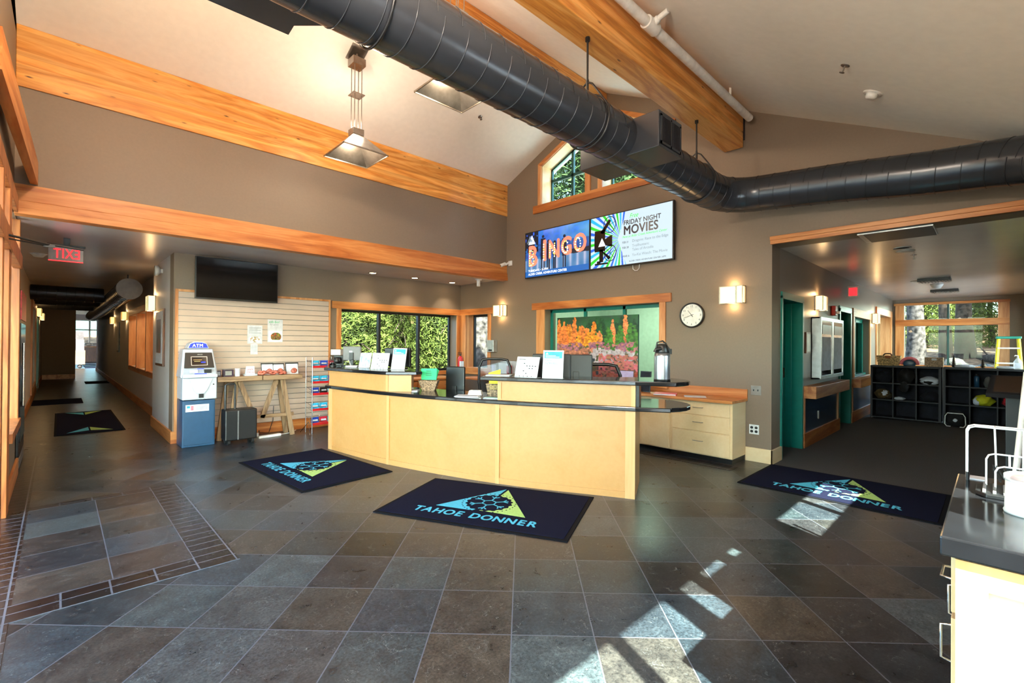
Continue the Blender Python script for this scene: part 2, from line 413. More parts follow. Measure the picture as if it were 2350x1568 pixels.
def obj(name, mb, mat, parent=None, bev=0.0, loc=None, label=None):
    me = mb if isinstance(mb, bpy.types.Mesh) else mkmesh(name, mb, mat)
    o = bpy.data.objects.new(name, me); COL.objects.link(o)
    if parent: o.parent = parent
    if loc is not None: o.location = loc
    if label: o['label'] = label
    if bev:
        bm = o.modifiers.new('bevel', 'BEVEL'); bm.width = bev; bm.segments = 2; bm.limit_method = 'ANGLE'; bm.angle_limit = math.radians(50)
    return o
def thing(name, label, cat, loc=(0,0,0), rz=0.0, group=None):
    o = bpy.data.objects.new(name, None); COL.objects.link(o)
    o.location = loc; o.rotation_euler = (0,0,rz); o.empty_display_size = .1
    o['label'] = label; o['category'] = cat
    if group: o['group'] = group
    return o
def solo(name, mb, mat, label, cat, loc=(0,0,0), rz=0.0, group=None, bev=0.0):
    o = obj(name, mb, mat, None, bev, loc); o.rotation_euler = (0,0,rz)
    o['label'] = label; o['category'] = cat
    if group: o['group'] = group
    return o
def struct(name, mb, mat, parent=None, bev=0.0, loc=None):
    o = obj(name, mb, mat, parent, bev, loc)
    if not parent: o['kind'] = 'structure'
    return o
def dup(root, loc, rz=None, label=None, group=None):
    r = root.copy(); COL.objects.link(r); r.location = loc
    if rz is not None: r.rotation_euler = (0,0,rz)
    if label: r['label'] = label
    if group: r['group'] = group
    for ch in list(root.children):
        c = ch.copy(); COL.objects.link(c); c.parent = r
        for g in list(ch.children):
            d = g.copy(); COL.objects.link(d); d.parent = c
    return r
_tc = {}
def text_mesh(s, size, mat, align='LEFT', bold=0.0, flip=False, sx=1.0, ext=0.0, shear=0.0, spacing=1.0):
    cu = bpy.data.curves.new('t', 'FONT'); cu.body = s; cu.size = size; cu.align_x = align; cu.extrude = ext; cu.shear = shear
    cu.space_character = spacing; cu.resolution_u = 3
    to = bpy.data.objects.new('t', cu)
    me = bpy.data.meshes.new_from_object(to)
    bpy.data.objects.remove(to); bpy.data.curves.remove(cu)
    for v in me.vertices:
        x, y, z = v.co
        x *= sx
        v.co = (-x if flip else x, -z, y)      # upright, facing -Y
    if bold:     # heavier strokes: the outline laid again a hair to each side
        V0 = [tuple(v.co) for v in me.vertices]; F0 = [list(p.vertices) for p in me.polygons]; n = len(V0)
        VV, FF = [], []
        for i, (dx, dz) in enumerate(((0, 0), (-bold, 0), (bold, 0), (0, -bold), (0, bold), (-bold*.7, bold*.7), (bold*.7, -bold*.7))):
            VV += [(x+dx, y-.00002*i, z+dz) for x, y, z in V0]; FF += [[q+n*i for q in f] for f in F0]
        bpy.data.meshes.remove(me); me = bpy.data.meshes.new('lettering'); me.from_pydata(VV, [], FF)
    me.materials.clear(); me.materials.append(GM[mat])
    return me
def text(parent, name, s, pos, size, mat, **kw):
    """upright lettering facing local -Y, its left (or centre) baseline at pos"""
    me = text_mesh(s, size, mat, **kw)
    o = bpy.data.objects.new(name, me); COL.objects.link(o); o.parent = parent; o.location = pos
    return o
def paint_mesh(name, w, h, nx, ny, fn, mat):
    """a flat picture w x h facing -Y, its lower left corner at 0, coloured by fn(u, v) arrays"""
    xs = np.linspace(0, w, nx+1); zs = np.linspace(0, h, ny+1)
    vs = [(x, 0, z) for z in zs for x in xs]
    fs = [(j*(nx+1)+i, j*(nx+1)+i+1, (j+1)*(nx+1)+i+1, (j+1)*(nx+1)+i) for j in range(ny) for i in range(nx)]
    me = bpy.data.meshes.new(name); me.from_pydata(vs, [], fs)
    U, V = np.meshgrid(xs/w, zs/h)
    c = np.clip(fn(U, V), 0, 255)/255.0
    c = np.where(c <= .04045, c/12.92, ((c+.055)/1.055)**2.4).reshape(-1, 3)
    at = me.color_attributes.new('Col', 'FLOAT_COLOR', 'POINT')
    at.data.foreach_set('color', np.c_[c, np.ones(len(c))].astype(np.float32).ravel())
    me.materials.append(GM[mat])
    return me
def noise2(U, V, sc, seed, asp=1.0):
    r = np.random.RandomState(seed); g = r.rand(64, 64)
    x = (U*sc*asp) % 62; y = (V*sc) % 62
    i = x.astype(int); j = y.astype(int); fx = x-i; fy = y-j
    fx = fx*fx*(3-2*fx); fy = fy*fy*(3-2*fy)
    return (g[j,i]*(1-fx)+g[j,i+1]*fx)*(1-fy)+(g[j+1,i]*(1-fx)+g[j+1,i+1]*fx)*fy
# ================================================================ the setting
XE, YN, YU, YS, XW, YC = 6.2, 8.0, 6.57, -0.6, -0.32, 1.88
def roofz(y): return 5.472-.456*(y-4.4) if y >= 4.4 else 5.472-.488*(4.4-y)
# floors
b = MB(); b.box(-1.2, YS-.2, -.08, XE, 8.2, 0); b.box(-1.2, 8.2, -.08, 3.2, 46, 0)
struct('floor', b, 'slate')
b = MB(); b.box(XE, YS-.2, -.08, 16.2, 7.0, 0); struct('floor', b, 'carpet')
# framed stone inset by the left wall, and the narrow brown strips around it
b = MB(); b.box(-.17, 3.68, -.01, .65, 5.62, .0025); struct('trim_1', b, 'slate_inset')
b = MB(); b.box(.65, 3.46, -.01, .87, 5.74, .003); struct('trim_2', b, 'slate_brick')
b = MB(); b.box(-.17, 3.46, -.01, .65, 3.68, .003); struct('trim_3', b, 'slate_side')
b = MB(); b.box(-.17, 5.62, -.01, .65, 5.72, .003); struct('trim_4', b, 'slate_side')
b = MB(); b.box(-.32, -.6, -.01, -.17, 8.2, .003); struct('trim_5', b, 'slate_side')
b = MB(); b.box(5.52, 2.1, -.01, 5.74, 4.6, .003); struct('trim_6', b, 'slate_brick')
# east wall with the tall gable, the opening to the side room, and its windows
b = MB()
def py_(poly): b.prism_x(poly, XE, XE+.3)
def zt1(y): return 4.62-.456*(y-5.66)
def zt2(y): return 4.57+.488*(y-3.2)
def rect(ya, yb, za, zb): py_([(ya, za), (yb, za), (yb, zb), (ya, zb)])
rect(7.85, 8.15, 0, 2.72); rect(7.08, 7.85, 0, .93); rect(7.08, 7.85, 2.04, 2.72); rect(6.57, 7.08, 0, 2.72)
py_([(5.66, 0), (6.57, 0), (6.57, roofz(6.57)), (5.66, roofz(5.66))])
rect(5.57, 5.66, 0, 2.04); rect(3.34, 5.57, 0, .9); rect(1.88, 3.34, 0, 2.04)
rect(4.68, 5.66, 2.04, 3.93); py_([(4.68, zt1(4.68)), (5.66, zt1(5.66)), (5.66, roofz(5.66)), (4.68, roofz(4.68))])
py_([(4.36, 2.04), (4.68, 2.04), (4.68, roofz(4.68)), (4.4, 5.472), (4.36, roofz(4.36))])
rect(3.2, 4.36, 2.04, 3.93); py_([(3.2, zt2(3.2)), (4.36, zt2(4.36)), (4.36, roofz(4.36)), (3.2, roofz(3.2))])
py_([(1.88, 2.04), (3.2, 2.04), (3.2, roofz(3.2)), (1.88, roofz(1.88))])
py_([(-.75, 2.66), (1.88, 2.66), (1.88, roofz(1.88)), (-.75, roofz(-.75))])
struct('wall_east', b, 'taupe')
# north wall behind slat board and big window; wall above the dropped ceiling
b = MB(); b.box(1.15, YN, 0, 3.55, YN+.3, 2.72); b.box(3.55, YN, 0, 6.1, YN+.3, .87); b.box(3.55, YN, 2.03, 6.1, YN+.3, 2.72); b.box(6.1, YN, 0, 6.5, YN+.3, 2.72)
struct('wall_north', b, 'taupe')
b = MB(); b.box(XW-.2, YU, 2.68, XE, YU+.14, 4.5); struct('wall_north_upper', b, 'taupe')
# west wall: low panel, posts and headers of the glazed front
W = []   # openings handled below
b = MB()
x0, x1 = XW-.16, XW
def wrect(ya, yb, za, zb): b.box(x0, ya, za, x1, yb, zb)
wrect(-.75, .3, 0, 4.0); wrect(.3, 5.0, 2.9, 4.45)
wrect(5.0, 5.7, 2.66, 4.6); wrect(5.7, 7.3, 2.66, 2.72); wrect(5.7, 6.71, 2.72, 4.6)
wrect(5.72, 7.3, 0, .60)
b.prism_x([(.3, 3.9), (6.57, 4.4), (6.57, roofz(6.57)+.05), (4.4, 5.5), (.3, 3.52)], x0, x1)
b.prism_x([(-.75, 2.9), (.3, 3.4), (.3, 3.52), (-.75, 3.0)], x0, x1)
struct('wall_west', b, 'taupe')
# south wall with the sun windows
b = MB()
wins = [(.15, 1.62, .25, 2.10), (1.75, 1.957, .95, 2.10), (2.02, 2.35, 1.88, 2.10), (2.45, 2.61, 1.88, 2.10), (3.39, 4.90, 1.55, 2.06), (11.5, 15.0, .9, 2.25)]
xs = -.48
for (a, c, z0, z1) in wins:
    b.box(xs, YS-.12, 0, a, YS, 2.7); b.box(a, YS-.12, 0, c, YS, z0); b.box(a, YS-.12, z1, c, YS, 2.7); xs = c
b.box(xs, YS-.12, 0, 16.1, YS, 2.7)
b.box(-.48, YS-.12, 2.7, 6.5, YS, 3.04)
struct('wall_south', b, 'taupe')
# unseen roofs added to keep sun off the west front and the side-room window
b = MB(); b.box(7.0, -3.1, 2.75, 16.6, YS-.13, 2.85); struct('sun_block_eave', b, 'dark_wall')
b = MB(); b.box(-2.2, -1.2, 3.0, XW-.1, 7.6, 3.12); b.box(-2.15, .2, 0, -2.0, .35, 3.0); b.box(-2.15, 4.4, 0, -2.0, 4.55, 3.0)
struct('sun_block_porch', b, 'dark_wall')
# ceilings
b = MB()
b.hexa([(XW-.2, 4.4, 5.472), (6.9, 4.4, 5.472), (6.9, 6.75, roofz(6.75)), (XW-.2, 6.75, roofz(6.75))], [(XW-.2, 4.4, 5.7), (6.9, 4.4, 5.7), (6.9, 6.75, 4.7), (XW-.2, 6.75, 4.7)])
struct('ceiling', b, 'white_ceiling')
b = MB()
b.hexa([(XW-.2, -.75, roofz(-.75)), (6.9, -.75, roofz(-.75)), (6.9, 4.4, 5.472), (XW-.2, 4.4, 5.472)], [(XW-.2, -.75, 3.25), (6.9, -.75, 3.25), (6.9, 4.4, 5.7), (XW-.2, 4.4, 5.7)])
struct('ceiling', b, 'white_ceiling')
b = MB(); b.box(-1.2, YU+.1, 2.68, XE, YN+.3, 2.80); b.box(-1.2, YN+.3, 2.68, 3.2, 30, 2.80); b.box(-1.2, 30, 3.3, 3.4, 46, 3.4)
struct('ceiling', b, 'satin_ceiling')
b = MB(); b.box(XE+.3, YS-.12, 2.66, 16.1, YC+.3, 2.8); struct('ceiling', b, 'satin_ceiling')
# centre wall of the side room with door and window openings
b = MB()
def crect(xa, xb, za, zb): b.box(xa, YC, za, xb, YC+.3, zb)
crect(6.5, 6.55, 0, 2.66); crect(6.55, 7.45, 2.06, 2.66); crect(7.45, 9.72, 0, 2.66); crect(9.72, 10.6, 2.08, 2.66); crect(10.6, 10.9, 0, 2.66)
crect(10.9, 12.45, 0, .84); crect(10.9, 12.45, 2.0, 2.66); crect(12.45, 13.4, 0, 2.66); crect(13.4, 15.4, 0, .8); crect(13.4, 15.4, 2.2, 2.66); crect(15.4, 16.1, 0, 2.66)
struct('wall_center', b, 'taupe_satin')
# end wall of the side room
b = MB()
b.box(15.8, YS-.12, 0, 16.0, -.05, 2.66); b.box(15.8, 1.64, 0, 16.0, YC, 2.66); b.box(15.8, -.05, 0, 16.0, 1.64, .98); b.box(15.8, -.05, 1.97, 16.0, 1.64, 2.13); b.box(15.8, -.05, 2.52, 16.0, 1.64, 2.66)
struct('wall_far_east', b, 'taupe')
# corridor walls
b = MB(); b.box(1.15, YN+.3, 0, 1.5, 9.95, 2.68); struct('wall_corridor', b, 'pale_wall')
b = MB()
b.box(1.3, 9.95, 0, 1.6, 10.35, 2.68); b.box(1.3, 10.35, 0, 1.6, 15.2, .82); b.box(1.3, 10.35, 2.06, 1.6, 15.2, 2.68); b.box(1.3, 15.2, 0, 1.6, 30, 2.68)
b.box(2.9, 30, 0, 3.1, 44, 3.3)
struct('wall_corridor', b, 'pale_wall')
b = MB(); b.box(-.62, 7.3, 0, -.45, 15.1, 2.68); b.box(-.62, 15.1, 0, -.45, 17.5, .2); b.box(-.62, 15.1, 2.2, -.45, 17.5, 2.68); b.box(-.62, 17.5, 0, -.45, 24.2, 2.68)
b.box(-.62, 7.15, 0, -.32, 7.3, 2.68)
struct('wall_corridor_left', b, 'pale_wall')
b = MB(); b.box(-.5, 24.2, 0, .46, 24.5, 2.68); b.box(.36, 24.5, 0, .46, 30, 2.68); struct('wall_corridor_end', b, 'dark_wall')
# far room at the end of the corridor
b = MB(); b.box(-1.1, 44, 0, 3.2, 44.2, 1.15); b.box(-1.1, 44, 2.9, 3.2, 44.2, 3.4); b.box(-1.1, 44, 1.15, .35, 44.2, 2.9); b.box(2.75, 44, 1.15, 3.2, 44.2, 2.9); b.box(-1.1, 30, 0, -.9, 44, 3.4)
struct('wall_far_north', b, 'pale_wall')
b = MB(); b.box(-.5, 49.5, -.3, 5.5, 49.6, 3.2); struct('wall_outside', b, 'fence_teal')
# office behind the inner window
b = MB(); b.box(9.3, 2.9, 0, 9.45, 6.7, 2.7); b.box(6.5, 6.55, 0, 9.45, 6.7, 2.7); b.box(6.5, 2.75, 0, 9.45, 2.9, 2.7); b.box(6.5, 2.75, 2.7, 9.45, 6.7, 2.8)
struct('wall_office', b, 'frost')
# store room behind the teal doorway
b = MB(); b.box(6.5, 2.18, 0, 6.55, 2.72, 2.66); b.box(6.5, 2.68, 0, 8.6, 2.74, 2.66); b.box(8.55, 2.18, 0, 8.6, 2.72, 2.66); b.box(6.5, 2.18, 2.62, 8.6, 2.72, 2.7)
struct('wall_store', b, 'dark_wall')
b = MB(); b.box(9.65, 2.18, 0, 9.7, 3.6, 2.66); b.box(9.65, 3.55, 0, 13, 3.6, 2.66); b.box(12.95, 2.18, 0, 13, 3.6, 2.66); b.box(9.65, 2.18, 2.62, 13, 3.6, 2.7)
struct('wall_store', b, 'taupe')

# ---------------------------------------------------------------- baseboards
def bb(name, pts, h=.17, t=.022, mat='fir'):
    m = MB()
    for (ax, ay, bx, by) in pts: m.box(ax, ay, 0, bx, by, h); 
    struct(name, m, mat, bev=.003)
bb('baseboard_east', [(XE-.022, 1.858, XE, 2.17), (XE-.022, 1.858, 6.54, 1.88)], mat='pale_maple')
bb('baseboard_north', [(1.128, YN-.022, 6.18, YN)], h=.17)
bb('baseboard_corridor', [(1.128, YN, 1.15, 9.97), (1.128, 9.95, 1.3, 9.972), (1.278, 9.972, 1.3, 30)], mat='fir_y')
bb('baseboard_corridor_left', [(-.45, 7.3, -.43, 15.1), (-.45, 15.1, -.43, 24.2), (-.5, 24.18, .46, 24.2)], mat='fir_y')
bb('baseboard_west', [(XW, 5.72, XW+.022, 7.3)], mat='fir_y')
bb('baseboard_center', [(7.5, YC-.03, 9.66, YC), (10.64, YC-.03, 12.6, YC)], h=.2)

# ---------------------------------------------------------------- beams and trim boards
t = thing('timber_beam', 'long orange glulam beam along the top of the left upper wall', 'beam', (XW, YU, 3.89))
b = MB(); b.box(0, -.02, 0, XE-XW, .16, .595); obj('beam_body', b, 'glulam', t, bev=.006)
t = thing('timber_beam', 'orange glulam beam crossing overhead beside the white pipe', 'beam', (-1.0, 2.21, 3.93))
t.location.x = XW
b = MB(); b.prism_x([(0, 0), (.23, 0), (.23, .53), (0, .415)], 0, XE-XW-.03); obj('beam_body', b, 'glulam', t, bev=.006)
b = MB(); b.box(XE-XW-.03, -.012, .1, XE-XW, .24, .40); obj('steel_bracket', b, 'duct_dark', t)
t = thing('timber_beam', 'orange ridge beam at the peak, half hidden behind the round duct', 'beam', (XW, 4.28, 4.98))
b = MB(); b.prism_x([(0, 0), (.24, 0), (.24, .43), (.12, .485), (0, .43)], 0, XE-XW); obj('beam_body', b, 'glulam', t, bev=.006)
# skewed entry timber at the left edge
t = thing('timber_beam', 'short brown timber rising at the far left edge above the header', 'beam', (-.16, 6.56, 2.96))
b = MB()
b.hexa([(-.055, 0, 0), (0.0, 0, 0), (-.10, -2.4, .10), (-.165, -2.4, .10)], [(-.055, 0, .22), (0.0, 0, .22), (-.10, -2.4, .36), (-.165, -2.4, .36)])
obj('beam_body', b, 'fir_y', t)
# fascia in front of the dropped ceiling: two boards and a bead
b = MB(); b.box(0, -.02, .13, XE-XW, .10, .29); b.box(0, -.035, 0, XE-XW, .10, .128); b.box(0, -.045, -.005, XE-XW, .10, .06)
struct('trim_7', b, 'fir', bev=.004, loc=(XW, YU, 2.655))
b = MB(); b.box(-.025, -2.5, 0, .03, 0, .092); b.box(-.04, -2.5, .045, .0, 0, .092)
struct('trim_8', b, 'fir_y', bev=.003, loc=(XE, 1.895, 2.66))

# ---------------------------------------------------------------- windows
def panes(parent, boxes, mat='glass'):
    for bx in boxes:
        m = MB(); m.box(*bx); obj('pane', m, mat, parent)
# window_1: big north window, three lights
w = thing('window_1', 'x', 'window'); 
for k in ('label', 'category'): del w[k]
w['kind'] = 'structure'
def part(name, mb, mat, parent, bev=.0): return obj(name, mb, mat, parent, bev)
b = MB(); b.box(3.39, YN-.03, 2.03, XE, YN, 2.155); part('header_trim', b, 'fir', w, .003)
b = MB(); b.box(3.475, YN-.025, .86, 3.56, YN, 2.03); part('side_casing', b, 'fir_z', w, .003)
b = MB(); b.box(6.09, YN-.025, .86, 6.175, YN, 2.03); part('side_casing', b, 'fir_z', w, .003)
b = MB(); b.box(3.45, YN-.05, .79, XE, YN+.2, .87); part('window_sill', b, 'fir', w, .003)
b = MB()
b.box(3.55, YN+.22, .87, 3.585, YN+.27, 2.03); b.box(6.06, YN+.22, .87, 6.1, YN+.27, 2.03); b.box(3.55, YN+.22, 1.995, 6.1, YN+.27, 2.03); b.box(3.55, YN+.22, .87, 6.1, YN+.27, .905)
for x in (4.39, 5.27): b.box(x, YN+.2, .9, x+.045, YN+.28, 2.0)
part('sash_frame', b, 'duct_dark', w)
panes(w, [(3.585, YN+.24, .9, 4.39, YN+.246, 2.0), (4.435, YN+.24, .9, 5.27, YN+.246, 2.0), (5.315, YN+.24, .9, 6.06, YN+.246, 2.0)])
# window_2: narrow window round the corner on the east wall
def win(n):
    w = thing('window_%d' % n, 'x', 'window')
    for k in ('label', 'category'): del w[k]
    w['kind'] = 'structure'
    return w
w = win(2)
b = MB(); b.box(XE-.03, 6.92, 2.03, XE, YN, 2.155); part('header_trim', b, 'fir_y', w, .003)
b = MB(); b.box(XE-.025, 7.0, .86, XE, 7.085, 2.03); part('side_casing', b, 'fir_z', w, .003)
b = MB(); b.box(XE-.025, 7.8, .86, XE, 7.97, 2.03); part('side_casing', b, 'fir_z', w, .003)
b = MB(); b.box(XE-.05, 6.97, .80, XE+.2, YN, .935); part('window_sill', b, 'fir_y', w, .003)
b = MB(); b.box(XE, 7.82, .93, XE+.22, 7.85, 2.04); part('reveal', b, 'fir_z', w)
b = MB(); b.box(XE+.22, 7.08, .93, XE+.27, 7.115, 2.04); b.box(XE+.22, 7.79, .93, XE+.27, 7.85, 2.04); b.box(XE+.22, 7.08, 2.0, XE+.27, 7.85, 2.04)
part('sash_frame', b, 'duct_dark', w); panes(w, [(XE+.24, 7.11, .93, XE+.246, 7.8, 2.0)])
# window_3: inner office window
w = win(3)
b = MB(); b.box(XE-.03, 3.17, 2.045, XE, 5.86, 2.17); part('header_trim', b, 'fir_y', w, .003)
b = MB(); b.box(XE-.025, 5.56, .86, XE, 5.75, 2.045); part('side_casing', b, 'fir_z', w, .003)
b = MB(); b.box(XE-.025, 3.255, .86, XE, 3.35, 2.045); part('side_casing', b, 'fir_z', w, .003)
b = MB(); b.box(XE-.06, 3.2, .82, XE+.2, 5.8, .9); part('window_sill', b, 'fir_y', w, .003)
b = MB()
for y in (3.34, 4.02, 4.78, 5.53): b.box(XE+.16, y, .9, XE+.2, y+.05, 2.04)
b.box(XE+.16, 3.34, 1.99, XE+.2, 5.57, 2.04)
part('sash_frame', b, 'teal', w); panes(w, [(XE+.175, 3.39, .9, XE+.18, 4.02, 1.99), (XE+.175, 4.07, .9, XE+.18, 4.78, 1.99), (XE+.175, 4.83, .9, XE+.18, 5.53, 1.99)], 'glass_green')
# window_4, window_5: gable windows following the roof
w = win(4)
def strip(pts, wd, mat, name, w, x0=XE-.028, x1=XE):
    m = MB(); m.prism_x(pts, x0, x1); part(name, m, mat, w, .002)
strip([(5.66, 3.93), (5.735, 3.93), (5.735, 4.66), (5.66, 4.625)], 0, 'fir_z', 'side_casing', w)
strip([(4.58, 3.93), (4.685, 3.93), (4.685, 5.06), (4.58, 5.06)], 0, 'fir_z', 'side_casing', w)
strip([(5.735, 4.66), (5.66, 4.62), (4.68, zt1(4.68)), (4.58, zt1(4.58)), (4.58, zt1(4.58)+.08), (5.735, 4.665)], 0, 'fir_y', 'head_casing', w)
b = MB(); b.box(XE-.035, 3.0, 3.79, XE, 5.845, 3.93); part('window_sill', b, 'fir_y', w, .003)
for (ya, yb) in ((4.68, 5.66),):
    m = MB(); m.box(XE, yb-.012, 3.93, XE+.24, yb, zt1(yb)); m.box(XE, ya, 3.93, XE+.24, ya+.012, zt1(ya)); m.hexa([(XE, ya, zt1(ya)-.012), (XE+.24, ya, zt1(ya)-.012), (XE+.24, yb, zt1(yb)-.012), (XE, yb, zt1(yb)-.012)], [(XE, ya, zt1(ya)), (XE+.24, ya, zt1(ya)), (XE+.24, yb, zt1(yb)), (XE, yb, zt1(yb))]); part('reveal', m, 'pale_maple', w)
m = MB(); m.box(XE+.24, 5.62, 3.93, XE+.28, 5.66, zt1(5.62)); m.box(XE+.24, 5.13, 3.93, XE+.28, 5.18, zt1(5.13)); m.box(XE+.24, 4.68, 4.38, XE+.28, 5.66, 4.43); m.box(XE+.24, 4.68, 3.93, XE+.28, 4.72, zt1(4.7)); m.box(XE+.24, 4.68, 3.93, XE+.28, 5.66, 3.96)
m.hexa([(XE+.24, 4.68, zt1(4.68)-.05), (XE+.28, 4.68, zt1(4.68)-.05), (XE+.28, 5.66, zt1(5.66)-.05), (XE+.24, 5.66, zt1(5.66)-.05)], [(XE+.24, 4.68, zt1(4.68)), (XE+.28, 4.68, zt1(4.68)), (XE+.28, 5.66, zt1(5.66)), (XE+.24, 5.66, zt1(5.66))])
part('sash_frame', m, 'teal_dark', w)
m = MB(); m.prism_x([(4.7, 3.95), (5.64, 3.95), (5.64, zt1(5.64)-.03), (4.7, zt1(4.7)-.03)], XE+.258, XE+.262); part('pane', m, 'glass', w)
w = win(5)
strip([(4.345, 3.93), (4.43, 3.93), (4.43, 5.2), (4.345, 5.14)], 0, 'fir_z', 'side_casing', w)
strip([(3.12, 3.93), (3.2, 3.93), (3.2, 4.6), (3.12, 4.6)], 0, 'fir_z', 'side_casing', w)
strip([(3.12, 4.53), (4.36, zt2(4.36)), (4.43, zt2(4.43)), (4.43, zt2(4.43)+.08), (3.12, 4.61)], 0, 'fir_y', 'head_casing', w)
m = MB(); m.box(XE, 4.348, 3.93, XE+.24, 4.36, zt2(4.35)); m.box(XE, 3.2, 3.93, XE+.24, 3.212, zt2(3.2))
m.hexa([(XE, 3.2, zt2(3.2)-.012), (XE+.24, 3.2, zt2(3.2)-.012), (XE+.24, 4.36, zt2(4.36)-.012), (XE, 4.36, zt2(4.36)-.012)], [(XE, 3.2, zt2(3.2)), (XE+.24, 3.2, zt2(3.2)), (XE+.24, 4.36, zt2(4.36)), (XE, 4.36, zt2(4.36))]); part('reveal', m, 'pale_maple', w)
m = MB(); m.box(XE+.24, 4.32, 3.93, XE+.28, 4.36, zt2(4.32)); m.box(XE+.24, 3.75, 3.93, XE+.28, 3.8, zt2(3.75)); m.box(XE+.24, 3.2, 4.38, XE+.28, 4.36, 4.43); m.box(XE+.24, 3.2, 3.93, XE+.28, 3.24, zt2(3.2)); m.box(XE+.24, 3.2, 3.93, XE+.28, 4.36, 3.96)
part('sash_frame', m, 'teal_dark', w)
m = MB(); m.prism_x([(3.22, 3.95), (4.34, 3.95), (4.34, zt2(4.34)-.03), (3.22, zt2(3.22)-.03)], XE+.258, XE+.262); part('pane', m, 'glass', w)
# window_6: sun windows of the south wall
w = win(6)
for (a, c, z0, z1) in wins:
    m = MB(); m.box(a-.07, YS, z0-.07, a, YS+.02, z1+.07); m.box(c, YS, z0-.07, c+.07, YS+.02, z1+.07); m.box(a, YS, z1, c, YS+.02, z1+.09); m.box(a, YS, z0-.07, c, YS+.04, z0)
    part('casing', m, 'fir', w)
    m = MB(); m.box(a, YS-.07, z0, c, YS-.065, z1); part('pane', m, 'glass', w)
m = MB(); m.box(1.065, YS-.09, .25, 1.135, YS-.03, 2.1); m.box(4.085, YS-.09, 1.55, 4.15, YS-.03, 2.06); part('mullion', m, 'fir_z', w)
# window_7: glazed front in the west wall
w = win(7)
m = MB(); m.box(XW-.01, -.6, 2.66, XW+.03, 6.57, 2.80); part('header_trim', m, 'fir_dim', w, .003)
m = MB(); m.box(XW-.02, .3, 2.16, XW+.045, 7.0, 2.30); part('transom', m, 'fir_dim', w, .003)
for (y0, y1) in ((.3, .42), (1.6, 1.7), (3.2, 3.3), (4.9, 5.02), (5.52, 5.74), (6.9, 7.02)):
    m = MB(); m.box(XW-.1, y0, 0 if y0 < 5.6 else .6, XW+.03, y1, 2.66); part('post', m, 'fir_dim', w, .003)
m = MB(); m.box(XW-.1, 5.74, .56, XW+.05, 6.95, .64); part('window_sill', m, 'fir_dim', w, .003)
for (y0, y1) in ((.42, 1.6), (1.7, 3.2), (3.3, 4.9), (5.02, 5.52)):
    m = MB(); m.box(XW-.06, y0, .02, XW-.055, y1, 2.16); part('pane', m, 'glass', w)
    m = MB(); m.box(XW-.06, y0, 2.3, XW-.055, y1, 2.66); part('pane', m, 'glass', w)
for (z0, z1) in ((.64, 2.16), (2.3, 2.66)):
    m = MB(); m.box(XW-.06, 5.74, z0, XW-.055, 6.9, z1); part('pane', m, 'glass', w)
# window_8: far window of the side room
w = win(8); X = 15.8
m = MB(); m.box(X-.05, -.24, 1.97, X, 1.82, 2.13); part('header_trim', m, 'fir_y', w, .004)
m = MB(); m.box(X-.04, -.25, 2.5, X, 1.85, 2.56); part('header_trim', m, 'fir_y', w, .004)
for (y0, y1) in ((1.64, 1.82), (-.24, -.05)):
    m = MB(); m.box(X-.035, y0, .95, X, y1, 2.5); part('side_casing', m, 'fir_z', w, .004)
m = MB(); m.box(X-.06, -.24, .9, X+.05, 1.82, .98); part('window_sill', m, 'fir_y', w, .004)
m = MB(); m.box(X+.08, .79, .98, X+.12, .83, 2.52); part('mullion', m, 'teal_dark', w)
m = MB(); m.box(X+.1, -.05, .98, X+.105, 1.64, 1.97); part('pane', m, 'glass', w)
m = MB(); m.box(X+.1, -.05, 2.13, X+.105, 1.64, 2.52); part('pane', m, 'glass', w)
# window_9, window_10: windows of the centre wall
w = win(9)
m = MB(); m.box(10.75, YC-.03, 2.0, 12.6, YC, 2.16); part('header_trim', m, 'fir', w, .004)
for (a, c) in ((10.78, 10.9), (12.45, 12.57)):
    m = MB(); m.box(a, YC-.025, .84, c, YC, 2.0); part('side_casing', m, 'fir_z', w, .004)
m = MB(); m.box(10.9, YC+.1, .84, 10.98, YC+.25, 2.0); m.box(11.6, YC+.1, .84, 11.7, YC+.25, 2.0); m.box(12.35, YC+.1, .84, 12.45, YC+.25, 2.0); m.box(10.9, YC+.1, 1.93, 12.45, YC+.25, 2.0); m.box(10.9, YC+.05, .84, 12.45, YC+.25, .88)
part('sash_frame', m, 'teal', w)
m = MB(); m.box(10.98, YC+.17, .88, 12.35, YC+.175, 1.93); part('pane', m, 'glass_green', w)
w = win(10)
m = MB(); m.box(13.25, YC-.03, 2.18, 15.55, YC, 2.34); part('header_trim', m, 'fir', w, .004)
for (a, c) in ((13.27, 13.4), (15.4, 15.55)):
    m = MB(); m.box(a, YC-.025, .8, c, YC, 2.2); part('side_casing', m, 'fir_z', w, .004)
m = MB(); m.box(15.38, YC, .8, 15.4, YC+.28, 2.2); m.box(13.4, YC, .8, 15.4, YC+.28, .82); part('reveal', m, 'fir_z', w)
m = MB(); m.box(13.4, YC+.2, .8, 15.4, YC+.205, 2.2); part('pane', m, 'glass', w)
